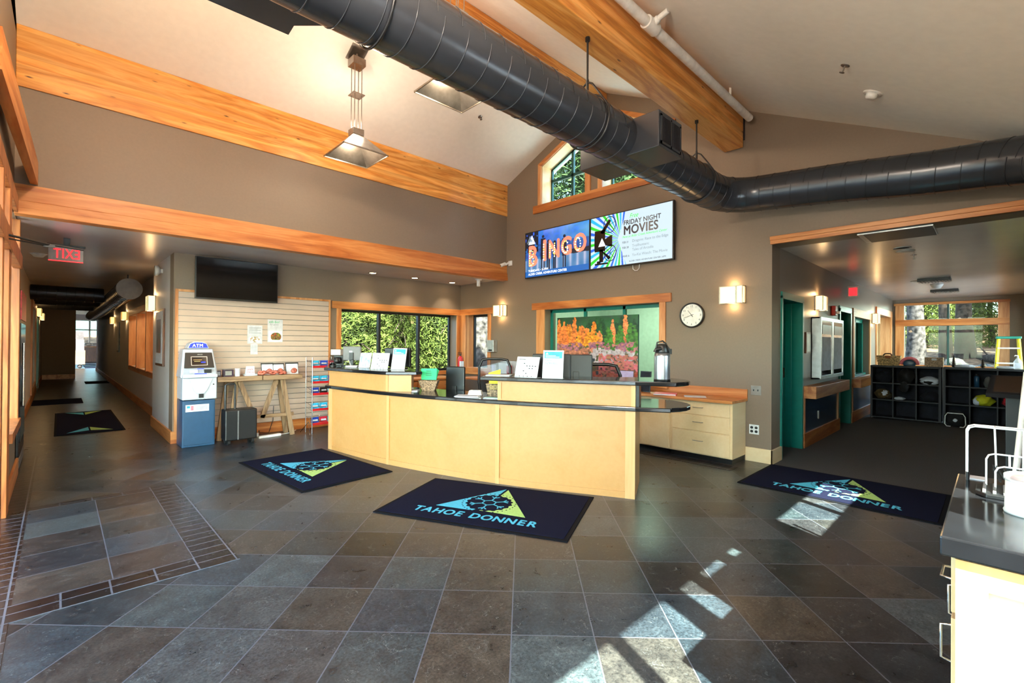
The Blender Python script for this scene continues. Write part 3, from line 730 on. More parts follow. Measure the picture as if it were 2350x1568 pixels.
# window_11: corridor windows on the right, deep wood reveals
w = win(11)
m = MB(); m.box(1.27, 10.3, 2.06, 1.3, 15.3, 2.2); m.box(1.27, 10.3, .72, 1.3, 15.3, .83); part('trim_board', m, 'fir_y', w, .003)
m = MB()
for y in (10.35, 11.9, 13.5, 15.1): m.box(1.26, y, .82, 1.58, y+.1, 2.06)
part('post', m, 'fir_z', w, .003)
m = MB(); m.box(2.2, 10.0, .7, 2.26, 15.6, 2.3); m.box(1.6, 10.0, .7, 2.2, 10.06, 2.3); m.box(1.6, 15.54, .7, 2.2, 15.6, 2.3); m.box(1.6, 10, .66, 2.26, 15.6, .7); m.box(1.6, 10, 2.3, 2.26, 15.6, 2.34); part('backing', m, 'pale_maple', w)
for y in (11.1, 12.8, 14.4):  # hidden lamps added to brighten the recess behind the corridor windows
    t = thing('recess_fill_lamp', 'hidden lamp added to light the corridor window recess', 'lamp', (1.9, y, 2.3), 0, 'hidden lamps added in the corridor window recess'); obj('bulb', MB().lathe([(.001, -.03), (.06, -.03), (.06, 0), (.001, 0)], seg=14), 'lamp_hot', t)
    ld = bpy.data.lights.new('recess_fill', 'POINT'); ld.energy = 14; ld.color = (1, .82, .58); ld.shadow_soft_size = .05
    lo = bpy.data.objects.new('recess_fill', ld); COL.objects.link(lo); lo.parent = t; lo.location = (0, 0, -.1)
# window_12: far windows at the corridor end
w = win(12)
m = MB()
for x in (.35, 1.5, 2.68): m.box(x, 43.95, 1.15, x+.09, 44.05, 2.9)
for z in (1.15, 2.15, 2.82): m.box(.35, 43.95, z, 2.77, 44.05, z+.09)
part('sash_frame', m, 'white_paint', w)
m = MB(); m.box(.4, 44.0, 1.2, 2.7, 44.01, 2.85); part('pane', m, 'glass', w)
# window_13: left corridor window
w = win(13)
m = MB(); m.box(-.45, 14.95, .2, -.42, 15.12, 2.36); m.box(-.45, 17.5, .2, -.42, 17.65, 2.36); m.box(-.45, 15.1, 2.2, -.42, 17.5, 2.36); m.box(-.45, 15.1, .2, -.42, 17.5, .35)
part('casing', m, 'fir_z', w); m = MB(); m.box(-.60, 15.1, .2, -.58, 17.5, 2.2); part('daylight_stop', m, 'frost', w)  # panel added in place of glass to keep daylight out

# ---------------------------------------------------------------- doors
d = win(1); d.name = 'door_1'
m = MB(); m.box(6.53, YC-.02, 0, 6.57, YC+.3, 2.07); m.box(6.53, YC-.02, 2.03, 7.5, YC+.3, 2.12); part('jamb', m, 'teal', d, .003)
m = MB(); m.box(7.44, YC-.02, 0, 7.5, YC+.3, 2.05); m.box(7.425, YC+.12, 0, 7.44, YC+.2, 2.05); part('jamb', m, 'teal', d, .003)
m = MB(); m.box(7.432, YC+.205, .98, 7.438, YC+.25, 1.12); part('strike_plate', m, 'chrome', d)
d = win(2); d.name = 'door_2'
m = MB(); m.box(9.68, YC-.02, 0, 9.75, YC+.3, 2.1); m.box(9.68, YC-.02, 2.04, 10.66, YC+.3, 2.14); m.box(10.57, YC-.02, 0, 10.66, YC+.3, 2.06); part('jamb', m, 'teal', d, .003)
m = MB(); m.box(9.75, YC+.2, .01, 10.57, YC+.245, 2.04); part('door_leaf', m, 'teal', d)
m = MB(); m.tube([(9.85, YC+.2, 1.0), (9.85, YC+.13, 1.0), (9.98, YC+.13, 1.0)], .012, 8); part('door_handle', m, 'chrome', d)
d = win(3); d.name = 'door_3'
m = MB(); m.box(-.45, 18.6, 0, -.42, 18.75, 2.15); m.box(-.45, 19.7, 0, -.42, 19.85, 2.15); m.box(-.45, 18.6, 2.05, -.42, 19.85, 2.18); part('jamb', m, 'teal', d)
m = MB(); m.box(-.46, 18.75, 0, -.44, 19.7, 2.05); part('door_leaf', m, 'teal_dark', d)
# ================================================================ overhead: ducts, lamps, fittings
def spiral_duct(name, label, path, r, parent=None, pitch=.17):
    """round sheet-metal duct with raised seams along its run"""
    t = thing(name, label, 'duct', path[0])
    o = Vector(path[0]); P = [Vector(p)-o for p in path]
    m = MB(); m.tube(P, r, 36); obj('duct_body', m, 'duct_metal', t)
    m = MB(); d = pitch*.5
    for a, c in zip(P[:-1], P[1:]):
        L = (c-a).length; u = (c-a).normalized()
        while d < L:
            q = a+u*d
            side = u.cross(Vector((0,0,1))).normalized(); upv = side.cross(u)
            ring = [q+(side*math.cos(k*PI/18)+upv*math.sin(k*PI/18))*(r+.001)+u*(.05*(k/36)-.02) for k in range(37)]
            m.tube(ring, .0035, 5, False)
            d += pitch
        d -= L
    obj('duct_seam', m, 'duct_metal', t)
    return t
DY, DZ = 2.31, 3.235
bend = []
cx_, cy_ = 5.46, 1.89
path = [(XW+.02, DY, DZ), (1.5, DY, DZ), (3.3, DY, DZ), (4.6, DY, DZ), (5.30, DY, DZ)]
for k in range(0, 7):
    a = PI/2*(1-k/6)
    path.append((5.42+.46*math.cos(a), 1.85+.46*math.sin(a), DZ-.004*k))
path += [(5.89, 1.1, 3.15), (5.87, .45, 3.07), (5.86, .2, 3.05), (5.83, .0, 3.03), (5.76, -.2, 2.99), (5.62, -.38, 2.93)]
dct = spiral_duct('round_duct', 'large dark grey spiral duct running overhead and bending along the far wall', path, .2)
for (x, y, z, ux, uy) in ((3.07, DY, DZ, 1, 0), (5.07, DY, DZ, 1, 0), (1.2, DY, DZ, 1, 0)):
    m = MB(); rg = [(x-XW-.02, math.cos(k*PI/18)*.212+y-DY, math.sin(k*PI/18)*.212+z-DZ) for k in range(37)]
    m.tube(rg, .008, 6, False); obj('strap', m, 'black_plastic', dct)
for i, (x, z1, zc) in enumerate(((3.07, 3.93, 3.565), (5.07, 3.93, 3.57))):
    t = thing('duct_hanger', ['black hanger rod and strap holding the duct above the counter', 'black hanger rod and strap near the bend of the duct'][i], 'hanger', (x, DY, zc), group=None)
    m = MB(); m.tube([(0, 0, 0), (0, 0, z1-zc)], .009, 8); m.tube([(0, 0, z1-zc-.03), (0, 0, z1-zc)], .02, 8); obj('rod', m, 'black_plastic', t)
    m = MB()
    for s in (-1, 1):
        m.tube([(0, 0, .0), (0, s*.05, -.03), (0, s*.14, -.16), (0, s*.19, -.24)], .008, 6)
    m.tube([(0, 0, -.1), (0, 0, .02)], .012, 8)
    obj('yoke', m, 'black_plastic', t)
# supply box crossing the duct, grilles at both ends
t = thing('supply_box', 'dark square duct box with a louvred grille on the round duct', 'vent', (3.7, DY, 3.06))
m = MB(); m.box(-.2, -.40, 0, .2, .40, .30); obj('box_body', m, 'duct_metal', t, bev=.004)
m = MB(); m.box(-.175, -.408, .03, .175, -.398, .05); m.box(-.175, -.408, .255, .175, -.398, .275)
for x in (-.175, -.01, .155): m.box(x, -.408, .03, x+.02, -.398, .27)
obj('grille_frame', m, 'duct_metal', t)
m = MB(); m.box(-.16, -.4035, .045, .16, -.4, .26); obj('grille_void', m, 'black_matte', t)
m = MB()
for k in range(16):
    x = -.15+.0195*k
    if abs(x) > .014: m.box(x, -.412, .05, x+.005, -.4, .255)
obj('louvre', m, 'duct_dark', t)
m = MB(); m.box(-.17, .4, .03, .17, .41, .27); obj('grille_frame', m, 'duct_dark', t)
# big flat black box at the top left of the frame, joined to the round duct
t = thing('return_air_plenum', 'flat black rectangular duct box beside the round duct at the top', 'duct', (1.3, 3.1, 3.55))
m = MB(); m.prism([(-0.693, 0.306), (-0.18, 0.295), (-0.186, 0.17), (0.049, -0.063), (-0.034, -0.602), (-0.841, 0.195)], 0, .45); obj('box_body', m, 'duct_metal', t, bev=.004)
# white sprinkler main
t = thing('sprinkler_pipe', 'white painted sprinkler pipe running beside the crossing beam', 'pipe', (XW+.03, 2.08, 4.20))
m = MB(); m.tube([(0, 0, 0), (6.3, 0, 0)], .042, 16); m.tube([(3.87, 0, 0), (4.03, 0, 0)], .056, 16); obj('main_pipe', m, 'white_paint', t)
m = MB(); m.tube([(3.95, 0, .0), (3.95, -.05, .02), (3.95, -.16, .05)], .024, 10); m.tube([(3.95, -.03, .01), (3.95, -.075, .024)], .033, 10); obj('branch', m, 'white_paint', t)
for x in (3.0, 5.7): obj('hanger_strap', MB().box(x, -.012, .02, x+.006, .012, .15), 'white_paint', t)
# sloped-ceiling fittings
def slope_thing(name, label, cat, x, y):
    t = thing(name, label, cat, (x, y, roofz(y)))
    t.rotation_euler = (math.atan(-.456) if y > 4.4 else math.atan(.488), 0, 0)
    return t
def sprinkler(t, mat='steel'):
    m = MB(); m.lathe([(.001, -.004), (.034, -.004), (.034, 0), (.001, 0)]); obj('escutcheon', m, mat, t)
    m = MB(); m.cyl(0, 0, -.05, 0, .007, 8); m.lathe([(.001, -.056), (.02, -.056), (.02, -.053), (.001, -.053)], seg=12)
    m.tube([(-.014, 0, -.02), (-.016, 0, -.036), (0, 0, -.052)], .003, 6); m.tube([(.014, 0, -.02), (.016, 0, -.036), (0, 0, -.052)], .003, 6)
    obj('spray_head', m, mat, t)
sprinkler(slope_thing('fire_sprinkler', 'small dark sprinkler head on the right slope of the ceiling', 'sprinkler', 4.63, .86))
sprinkler(slope_thing('fire_sprinkler', 'small dark sprinkler head on the left slope below the pendant shade', 'sprinkler', 4.655, 5.55))
t = slope_thing('smoke_detector', 'white round smoke detector on the right slope of the ceiling', 'smoke detector', 5.2, .76)
m = MB(); m.lathe([(.001, -.01), (.075, -.01), (.078, 0), (.001, 0)]); obj('base', m, 'white_plastic', t)
m = MB(); m.lathe([(.001, -.05), (.035, -.05), (.045, -.036), (.05, -.01), (.001, -.01)]); obj('sensor_cap', m, 'white_plastic', t)
# pendant lamps
def pendant(label, x, y, zr, ztop, ang, up=26):
    """square metal pyramid shade on four rods; zr: rim height, ztop: top of the rods"""
    t = thing('pendant_lamp', label, 'lamp', (x, y, zr), ang, 'square metal pendant lamps')
    s = .28; h = .24; k = .06
    m = MB()
    for q in range(4):
        a = Matrix.Rotation(q*PI/2, 3, 'Z')
        P = [a @ Vector(v) for v in ((-s, -s, 0), (s, -s, 0), (k, -k, h), (-k, -k, h))]
        I = [a @ Vector(v) for v in ((-s+.006, -s+.006, 0), (s-.006, -s+.006, 0), (k-.004, -k+.004, h-.008), (-k+.004, -k+.004, h-.008))]
        m.add(P, [(0,1,2,3)]); m.add(I, [(3,2,1,0)]); m.add([P[0], P[1], I[1], I[0]], [(3,2,1,0)])
        m.box(*(list(min(P[0][i], P[1][i])-.004 for i in (0,1))+[-.012]+list(max(P[0][i], P[1][i])+.004 for i in (0,1))+[.004])) if q in (0, 2) or True else None
    obj('lamp_shade', m, 'steel', t)
    m = MB(); m.box(-k-.01, -k-.01, h-.005, k+.01, k+.01, h+.075); obj('shade_cap', m, 'steel', t, bev=.004)
    m = MB(); m.lathe([(.001, h-.09), (.045, h-.09), (.05, h-.012), (.001, h-.012)], seg=20); obj('bulb', m, 'lamp_hot', t)
    z0, z1 = h+.07, ztop-zr-.16
    m = MB()
    for sx in (-.045, .045):
        for sy in (-.045, .045): m.tube([(sx, sy, z0), (sx, sy, z1)], .005, 6)
    obj('rod', m, 'steel', t)
    m = MB(); zm = (z0+z1)/2+.03; m.box(-.075, -.075, zm, .075, .075, zm+.008); obj('spacer_plate', m, 'steel', t)
    m = MB(); m.box(-.08, -.08, z1-.01, .08, .08, z1+.08); obj('hanger_block', m, 'steel', t, bev=.004)
    m = MB(); m.tube([(0, 0, z1+.08), (.006, 0, z1+.12), (0, 0, ztop-zr)], .012, 8); obj('chain', m, 'steel', t)
    m = MB(); sl_ = -.456 if y > 4.4 else .488
    P = [(-.1, -.1), (.1, -.1), (.1, .1), (-.1, .1)]
    m.hexa([(a, c, roofz(y+c)-zr-.012) for a, c in P], [(a, c, roofz(y+c)-zr) for a, c in P]); obj('ceiling_plate', m, 'steel', t)
    ld = bpy.data.lights.new('bulb_light', 'POINT'); ld.energy = 22; ld.color = (1, .80, .56); ld.shadow_soft_size = .06
    lo = bpy.data.objects.new('bulb_light', ld); COL.objects.link(lo); lo.parent = t; lo.location = (0, 0, .04)
    ld = bpy.data.lights.new('ceiling_fill', 'POINT'); ld.energy = up; ld.color = (1, .84, .66) if up < 300 else (1, .78, .54); ld.shadow_soft_size = .14  # extra point light added above the cap to brighten the ceiling
    lo = bpy.data.objects.new('ceiling_fill', ld); COL.objects.link(lo); lo.parent = t; lo.location = (0, 0, h+.13)
    return t
pendant('metal pyramid pendant lamp hanging clear of the duct, in front of the left beam', 2.60, 5.46, 3.73, 4.99, 0)
pendant('metal pyramid pendant lamp half hidden behind the duct', 2.66, 3.52, 3.80, 5.04, 0)
pendant('unseen pendant lamp added on the entry side to warm the left slope', .55, 3.3, 3.75, 4.94, 0, 310)  # added out of view; its strong uplight warms the left ceiling
pendant('unseen pendant lamp added low to brighten the right slope', .6, 1.2, 2.85, 3.90, 0, 290)  # added out of view for light on the right ceiling slope

# ---------------------------------------------------------------- wall lights
def sconce(label, loc, rz, group='glowing box sconces', mat='lamp_glass', energy=2.6, w=.27, h=.205):
    t = thing('wall_sconce', label, 'lamp', loc, rz, group)
    m = MB(); m.box(-w/2-.01, -.012, -h/2-.01, w/2+.01, 0, h/2+.01)
    m.box(-w/2-.01, -.11, h/2, w/2+.01, 0, h/2+.008); m.box(-w/2-.01, -.11, -h/2-.008, w/2+.01, 0, -h/2)
    m.box(w*.22, -.118, -h/2, w*.22+.016, -.108, h/2); m.box(-w/2-.01, -.11, -h/2, -w/2, -.1, h/2); m.box(w/2, -.11, -h/2, w/2+.01, -.1, h/2)
    obj('lamp_frame', m, 'steel', t)
    m = MB(); m.box(-w/2+.002, -.104, -h/2+.001, w/2-.002, -.013, h/2-.001); obj('glass_diffuser', m, mat, t)
    if energy:
        for s in (-1, 1):
            ld = bpy.data.lights.new('lamp_glow', 'POINT'); ld.energy = energy; ld.color = (1, .62, .28); ld.shadow_soft_size = .04
            lo = bpy.data.objects.new('lamp_glow', ld); COL.objects.link(lo); lo.parent = t; lo.location = (0, -.07, s*(h/2+.035))
    return t
E_, N_, WW = -PI/2, 0.0, PI/2
sconce('glowing square sconce right of the round clock', (XE, 2.325, 2.075), E_)
sconce('glowing square sconce left of the inner office window', (XE, 6.69, 2.075), E_)
sconce('glowing sconce above the silver notice cabinet', (8.27, YC, 2.08), N_)
sconce('small glowing sconce on the far side-room wall', (12.95, YC, 2.05), N_, energy=2)
sconce('glowing sconce on the white corridor pier above the framed print', (1.15, 9.8, 2.06), E_, w=.26, h=.24)
sconce('nearer dim sconce down the right corridor wall', (1.3, 16.2, 2.1), E_, mat='lamp_warm_dim', energy=2)
sconce('farther dim sconce down the right corridor wall', (1.3, 20.0, 2.1), E_, mat='lamp_warm_dim', energy=2)
sconce('nearer dim sconce on the left corridor wall', (-.45, 18.2, 2.2), WW, mat='lamp_warm_dim', energy=2)
sconce('farther dim sconce on the left corridor wall', (-.45, 21.5, 2.2), WW, mat='lamp_warm_dim', energy=2)
# recessed cans
def can(label, x, y, z=2.68, r=.075, on=True, grp='recessed ceiling spots'):
    t = thing('recessed_light', label, 'lamp', (x, y, z), 0, grp)
    m = MB(); m.lathe([(r, -.006), (r, 0), (r-.018, 0), (r-.018, -.006)], cap=False); m.add([], []); obj('trim_ring', m, 'duct_dark' if on else 'white_plastic', t)
    m = MB(); m.lathe([(.001, -.004), (r-.02, -.004), (r-.02, -.001), (.001, -.001)]); obj('bulb', m, 'lamp_hot' if on else 'black_matte', t)
    if on:
        ld = bpy.data.lights.new('spot_light', 'SPOT'); ld.energy = 28; ld.color = (1, .84, .62); ld.spot_size = math.radians(95); ld.spot_blend = .6; ld.shadow_soft_size = .04
        lo = bpy.data.objects.new('spot_light', ld); COL.objects.link(lo); lo.parent = t; lo.location = (0, 0, -.02)
    return t
can('left of three recessed spots over the big window', 4.01, 7.72); can('middle of three recessed spots over the big window', 4.88, 7.72); can('right of three recessed spots over the big window, in the corner', 5.78, 7.74)
can('unlit dark recessed spot nearer the opening of the side room', 7.5, .80, 2.66, .09, False, None); 
t = thing('ceiling_speaker', 'round white disc in the side-room ceiling behind the dark spot', 'speaker', (7.78, .80, 2.66)); m = MB(); m.lathe([(.001, -.008), (.085, -.008), (.1, 0), (.001, 0)]); obj('disc', m, 'white_plastic', t)
t = thing('ceiling_speaker', 'small round white disc near the first ceiling vent', 'speaker', (11.5, .99, 2.66)); m = MB(); m.lathe([(.001, -.008), (.1, -.008), (.12, 0), (.001, 0)]); obj('disc', m, 'white_plastic', t)
t = thing('fire_sprinkler', 'small sprinkler head in the side-room ceiling', 'sprinkler', (8.18, .754, 2.66)); sprinkler(t, 'chrome')
# side-room ceiling fittings
t = thing('access_panel', 'dark framed hatch in the side-room ceiling by the opening', 'panel', (6.53, .74, 2.66))
m = MB(); m.box(-.27, -.31, -.012, .28, .31, 0); obj('frame', m, 'aluminium', t); m = MB(); m.box(-.26, -.30, -.016, .27, .26, -.010); obj('hatch', m, 'duct_dark', t)
def cvent(label, x, y):
    t = thing('ceiling_vent', label, 'vent', (x, y, 2.66), 0, None)
    m = MB(); m.box(-.16, -.22, -.05, .16, .22, 0); obj('vent_frame', m, 'black_plastic', t)
    m = MB()
    for k in range(9): m.box(-.13, -.19+.045*k, -.062, .13, -.175+.045*k, -.045)
    obj('slat', m, 'grey_plastic', t)
cvent('nearer dark louvred vent on the side-room ceiling', 11.3, .76); cvent('farther dark louvred vent on the side-room ceiling', 13.6, .75)
t = thing('smoke_detector', 'white smoke detector hanging between the two ceiling vents', 'smoke detector', (12.3, .79, 2.66)); m = MB(); m.lathe([(.001, -.09), (.06, -.08), (.09, -.03), (.1, 0), (.001, 0)]); obj('base', m, 'white_plastic', t)
# security camera, soffit camera
t = thing('security_camera', 'small white bullet camera at the end of the fascia board', 'camera', (XE, 6.45, 2.97), E_)
m = MB(); m.box(-.045, -.02, -.04, .045, 0, .05); m.tube([(0, -.01, .01), (-.02, -.06, .0), (-.05, -.09, -.03)], .02, 10); obj('bracket', m, 'white_plastic', t)
m = MB(); m.tube([(-.10, -.05, .0), (-.11, -.17, -.05)], .033, 14); obj('camera_body', m, 'white_plastic', t); m = MB(); m.tube([(-.11, -.168, -.0495), (-.1105, -.174, -.052)], .022, 14); obj('lens', m, 'black_plastic', t)
t = thing('motion_sensor', 'white cylindrical sensor hanging under the dropped ceiling', 'sensor', (5.86, 7.0, 2.68)); m = MB(); m.lathe([(.001, -.012), (.065, -.012), (.065, 0), (.001, 0)]); obj('base', m, 'white_plastic', t); m = MB(); m.lathe([(.001, -.13), (.034, -.13), (.036, -.012), (.001, -.012)]); obj('sensor_body', m, 'white_plastic', t)
# corridor: round duct, crossing ducts
t = thing('round_duct', 'round grey duct with a closed end above the corridor', 'duct', (.92, 11.0, 2.385))
m = MB(); m.tube([(0, 0, 0), (0, 13.5, 0)], .185, 28); obj('duct_body', m, 'duct_metal', t)
m = MB()
for k in range(50):
    y = .1+.26*k; m.tube([(math.cos(j*PI/12)*.187, y+.04*j/24, math.sin(j*PI/12)*.187) for j in range(25)], .004, 5, False)
obj('duct_seam', m, 'duct_metal', t)
m = MB(); m.tube([(0, -.02, 0), (0, 0, 0)], .19, 28); obj('end_cap', m, 'grey_plastic', t)
m = MB(); m.tube([(.0, .3, .18), (0, .3, .29)], .012, 6); obj('hanger', m, 'black_plastic', t)
for i, (y, z, lb) in enumerate(((14.2, 2.46, 'first'), (16.2, 2.47, 'second'), (18.6, 2.47, 'third'))):
    t = thing('crossing_duct', '%s dark duct crossing high over the corridor' % lb, 'duct', (-.44, y, z))
    m = MB(); m.tube([(0, 0, 0), (1.17, 0, 0)], .16, 20); obj('duct_body', m, 'duct_dark', t)
    m = MB()
    for k in range(7): m.tube([(.1+.15*k, math.cos(j*PI/10)*.162, math.sin(j*PI/10)*.162) for j in range(21)], .004, 5, False)
    obj('duct_seam', m, 'duct_metal', t)
# exit signs, emergency light, door closer arm
t = thing('exit_sign', 'clear hanging exit sign with red letters seen from behind', 'sign', (.06, 7.9, 2.40))
m = MB(); m.box(-.16, -.004, 0, .15, .004, .175); obj('panel', m, 'clear_plastic', t); m = MB(); m.box(-.16, -.006, -.006, .15, .006, .004); obj('glowing_edge', m, 'red_glow', t)
text(t, 'lettering', 'EXIT', (.125, -.007, .035), .165, 'red_glow', flip=True, bold=.002, sx=.66, spacing=1.1)
m = MB(); m.box(-.17, -.02, .175, .17, .02, .2); m.box(-.03, -.02, .2, .03, .02, .28); obj('mount', m, 'black_plastic', t)
t = thing('exit_sign', 'small lit red exit sign sticking out over the side room', 'sign', (10.0, 1.72, 2.29), 0)
m = MB(); m.box(-.02, -.07, 0, .02, .09, .2); obj('panel', m, 'white_plastic', t)
m = MB(); m.box(-.025, -.05, .03, -.02, .07, .17); obj('glowing_face', m, 'red_glow', t)
t = thing('emergency_light', 'round white lamp at the top of the white corridor pier', 'lamp', (1.15, 9.0, 2.52), E_)
m = MB(); m.lathe([(.001, -.05), (.05, -.05), (.075, -.02), (.08, .02), (.001, .02)]); o = obj('lamp_head', m, 'white_plastic', t); o.rotation_euler = (PI/2, 0, 0); o.location = (0, -.08, 0)
m = MB(); m.box(-.03, -.06, -.03, .03, 0, .03); obj('bracket', m, 'white_plastic', t)
t = thing('smoke_detector', 'white ceiling detector in the corridor near the exit sign', 'smoke detector', (-.22, 9.6, 2.68)); m = MB(); m.lathe([(.001, -.05), (.05, -.045), (.08, -.01), (.1, 0), (.001, 0)]); obj('base', m, 'white_plastic', t)
a, c, e = Vector((-0.375, 5.000, 2.218)), Vector((-0.063, 5.400, 2.216)), Vector((0.147, 5.450, 2.210))
t = thing('door_closer', 'black rod arms reaching out from the glazed left front', 'door closer', a)
m = MB(); m.tube([(0, 0, 0), c-a], .009, 8); m.tube([(0, 0, -.035), c-a+Vector((-.03, 0, -.008))], .006, 8); obj('arm', m, 'black_plastic', t)
m = MB(); m.tube([c-a+Vector((-.01, 0, .004)), e-a], .008, 8); m.box(*(list(c-a+Vector((-.035, -.012, -.022)))+list(c-a+Vector((.035, .012, .0))))); obj('bar', m, 'black_plastic', t)
m = MB(); m.box(-.03, -.04, -.06, .03, .04, .03); obj('pivot', m, 'black_plastic', t)
t.location = a
# ================================================================ wall screens
def screen(label, y0, w, h, z):
    t = thing('wall_screen', label, 'screen', (XE-.085, y0, z), E_)
    m = MB(); m.box(0, 0, 0, w, .05, h); m.box(w*.3, .05, h*.3, w*.7, .085, h*.7); obj('screen_body', m, 'black_plastic', t, bev=.003)
    return t
g = .016
# left screen: BINGO night
t = screen('lit screen showing glowing BINGO letters over a blue night scene', 5.985, 1.455, .83, 2.625)
w_, h_ = 1.455-2*g, .83-2*g
def bingo(U, V):
    n = noise2(U, V, 7, 1, 1.6); n2 = noise2(U, V, 22, 2, 1.6)
    c = np.zeros(U.shape+(3,))
    sky_ = np.stack([20+25*V+70*n*(U > .3)*V, 80+60*U*V+40*n, 150+60*V+30*n2*V], -1)
    c[:] = sky_
    mt = V < .80-.25*U+.06*n2
    mt2 = (V < .72-.1*U+.08*n) & (V > .42)
    c[mt2] = np.stack([15+30*n, 60+50*n2, 130+60*n2], -1)[mt2]
    dark = (U < .22) & (V > .55) & (n2 < .75); c[dark] = (6, 14, 34)
    tr = (U > .72) & (V < .46+.05*n2) & (V > .33); c[tr] = (10, 24, 44)
    gr = V < .36+.03*n
    ref = np.clip(1-np.abs(np.sin(U*30))*1.2, 0, 1)*(V > .08)
    c[gr] = np.stack([40+110*ref+60*n, 110+60*ref+30*n, 170+40*ref+10*n], -1)[gr]
    bt = V < .12; c[bt] = np.stack([4+8*n, 96+10*n, 180+10*n], -1)[bt]
    for u0, s in ((.30, 1.1), (.39, .8), (.49, .7), (.64, .9)):
        body = (np.abs(U-u0) < .035*s) & (V > .36) & (V < .36+.42*s) | (np.hypot((U-u0)*1.7, V-(.40+.42*s)) < .035) | ((np.abs(np.abs(U-u0)-.018*s) < .010) & (V > .12) & (V < .4))
        c[body] = (16, 18, 40)
    return c
me = paint_mesh('picture', w_, h_, 220, 126, bingo, 'screen_paint'); o = obj('picture', me, None, t, loc=(g, -.002, g))
emitter('bingo_pink', (236, 120, 96), 1.0); emitter('bingo_bulb', (255, 224, 110), 1.5); emitter('bingo_bulb2', (255, 246, 214), 1.5)
for ch, u, v, s, hh in (('B', .045, .25, .42, .44), ('I', .285, .33, .42, .44), ('N', .385, .36, .36, .38), ('G', .585, .385, .34, .36), ('O', .775, .40, .38, .36)):
    sz = hh*h_*1.46
    me = text_mesh(ch, sz, 'bingo_pink', bold=.012, sx=.80 if ch != 'I' else 1.0)
    o = bpy.data.objects.new('letter_'+ch, me); o.name = 'letter'; COL.objects.link(o); o.parent = t; o.location = (g+u*w_, -.004, g+v*h_)
B_ = {'B': [(0, k) for k in range(7)]+[(1, 6), (2, 5.6), (2.3, 4.6), (1.6, 3.6), (1, 3.2), (2.3, 2.6), (2.8, 1.6), (2.3, .6), (1.4, 0), (.8, 0)],
      'I': [(0, k) for k in range(7)], 'N': [(0, k) for k in range(7)]+[(3, k) for k in range(7)]+[(.6, 5), (1.2, 4), (1.8, 2.8), (2.4, 1.6)],
      'G': [(3, 5), (2.2, 5.8), (1.2, 5.8), (.4, 5), (0, 4), (0, 3), (0, 2), (.5, 1), (1.3, .2), (2.2, .2), (3, 1), (3, 2), (3, 2.8), (2, 2.8)],
      'O': [(1.7+1.7*math.cos(a*PI/7), 3+3*math.sin(a*PI/7)) for a in range(14)]}
m = MB(); m2 = MB()
rb = random.Random(3)
for ch, u, v, hh, dx in (('B', .075, .265, .38, .042), ('I', .313, .355, .38, .03), ('N', .415, .385, .32, .040), ('G', .615, .41, .30, .040), ('O', .805, .425, .30, .036)):
    for (a, c_) in B_[ch]:
        x = g+(u)*w_+a*dx*w_*.62; z = g+v*h_+c_/6*hh*h_*.86
        mm = m if rb.random() < .55 else m2
        mm.prism_y([(x+.0125*math.cos(k*PI/4), z+.0125*math.sin(k*PI/4)) for k in range(8)], -.009, -.005)
obj('letter_bulbs', m, 'bingo_bulb', t); obj('letter_bulbs', m2, 'bingo_bulb2', t)
text(t, 'caption', 'TUESDAYS \u2022 5-7PM', (.09, -.005, .105), .058, 'screen_text', bold=.0006)
text(t, 'caption', 'ALDER CREEK ADVENTURE CENTER', (.09, -.005, .045), .057, 'screen_text', bold=.0006, sx=.97)
def logo(t, x, z, s, y=-.005, m1='screen_text', m2='scr_black'):
    mm = MB(); mm.prism_y([(x-s*.5, z), (x+s*.5, z), (x, z+s*.95)], y-.001, y); mm.box(x-s*.55, y-.001, z-s*.12, x+s*.55, y, z-s*.05); obj('emblem', mm, m1, t)
    mm = MB(); c0 = (x, z+s*.33)
    for r0, r1 in ((.20, .17),):
        ring = [(c0[0]+s*r0*math.cos(k*PI/10), c0[1]+s*r0*math.sin(k*PI/10)) for k in range(20)]
        rin = [(c0[0]+s*r1*math.cos(k*PI/10), c0[1]+s*r1*math.sin(k*PI/10)) for k in range(20)]
        for k in range(20): q = (k+1) % 20; mm.add([(ring[k][0], y-.002, ring[k][1]), (ring[q][0], y-.002, ring[q][1]), (rin[q][0], y-.002, rin[q][1]), (rin[k][0], y-.002, rin[k][1])], [(0,1,2,3)])
    for k in range(3):
        a = k*PI/3; dx, dz = math.cos(a)*s*.13, math.sin(a)*s*.13; ex, ez = -math.sin(a)*s*.015, math.cos(a)*s*.015
        mm.add([(c0[0]-dx-ex, y-.002, c0[1]-dz-ez), (c0[0]+dx-ex, y-.002, c0[1]+dz-ez), (c0[0]+dx+ex, y-.002, c0[1]+dz+ez), (c0[0]-dx+ex, y-.002, c0[1]-dz+ez)], [(0,1,2,3)])
    obj('emblem_mark', mm, m2, t)
logo(t, .13, .64, .13, m1='scr_grey'); logo(t, .175, .62, .15)
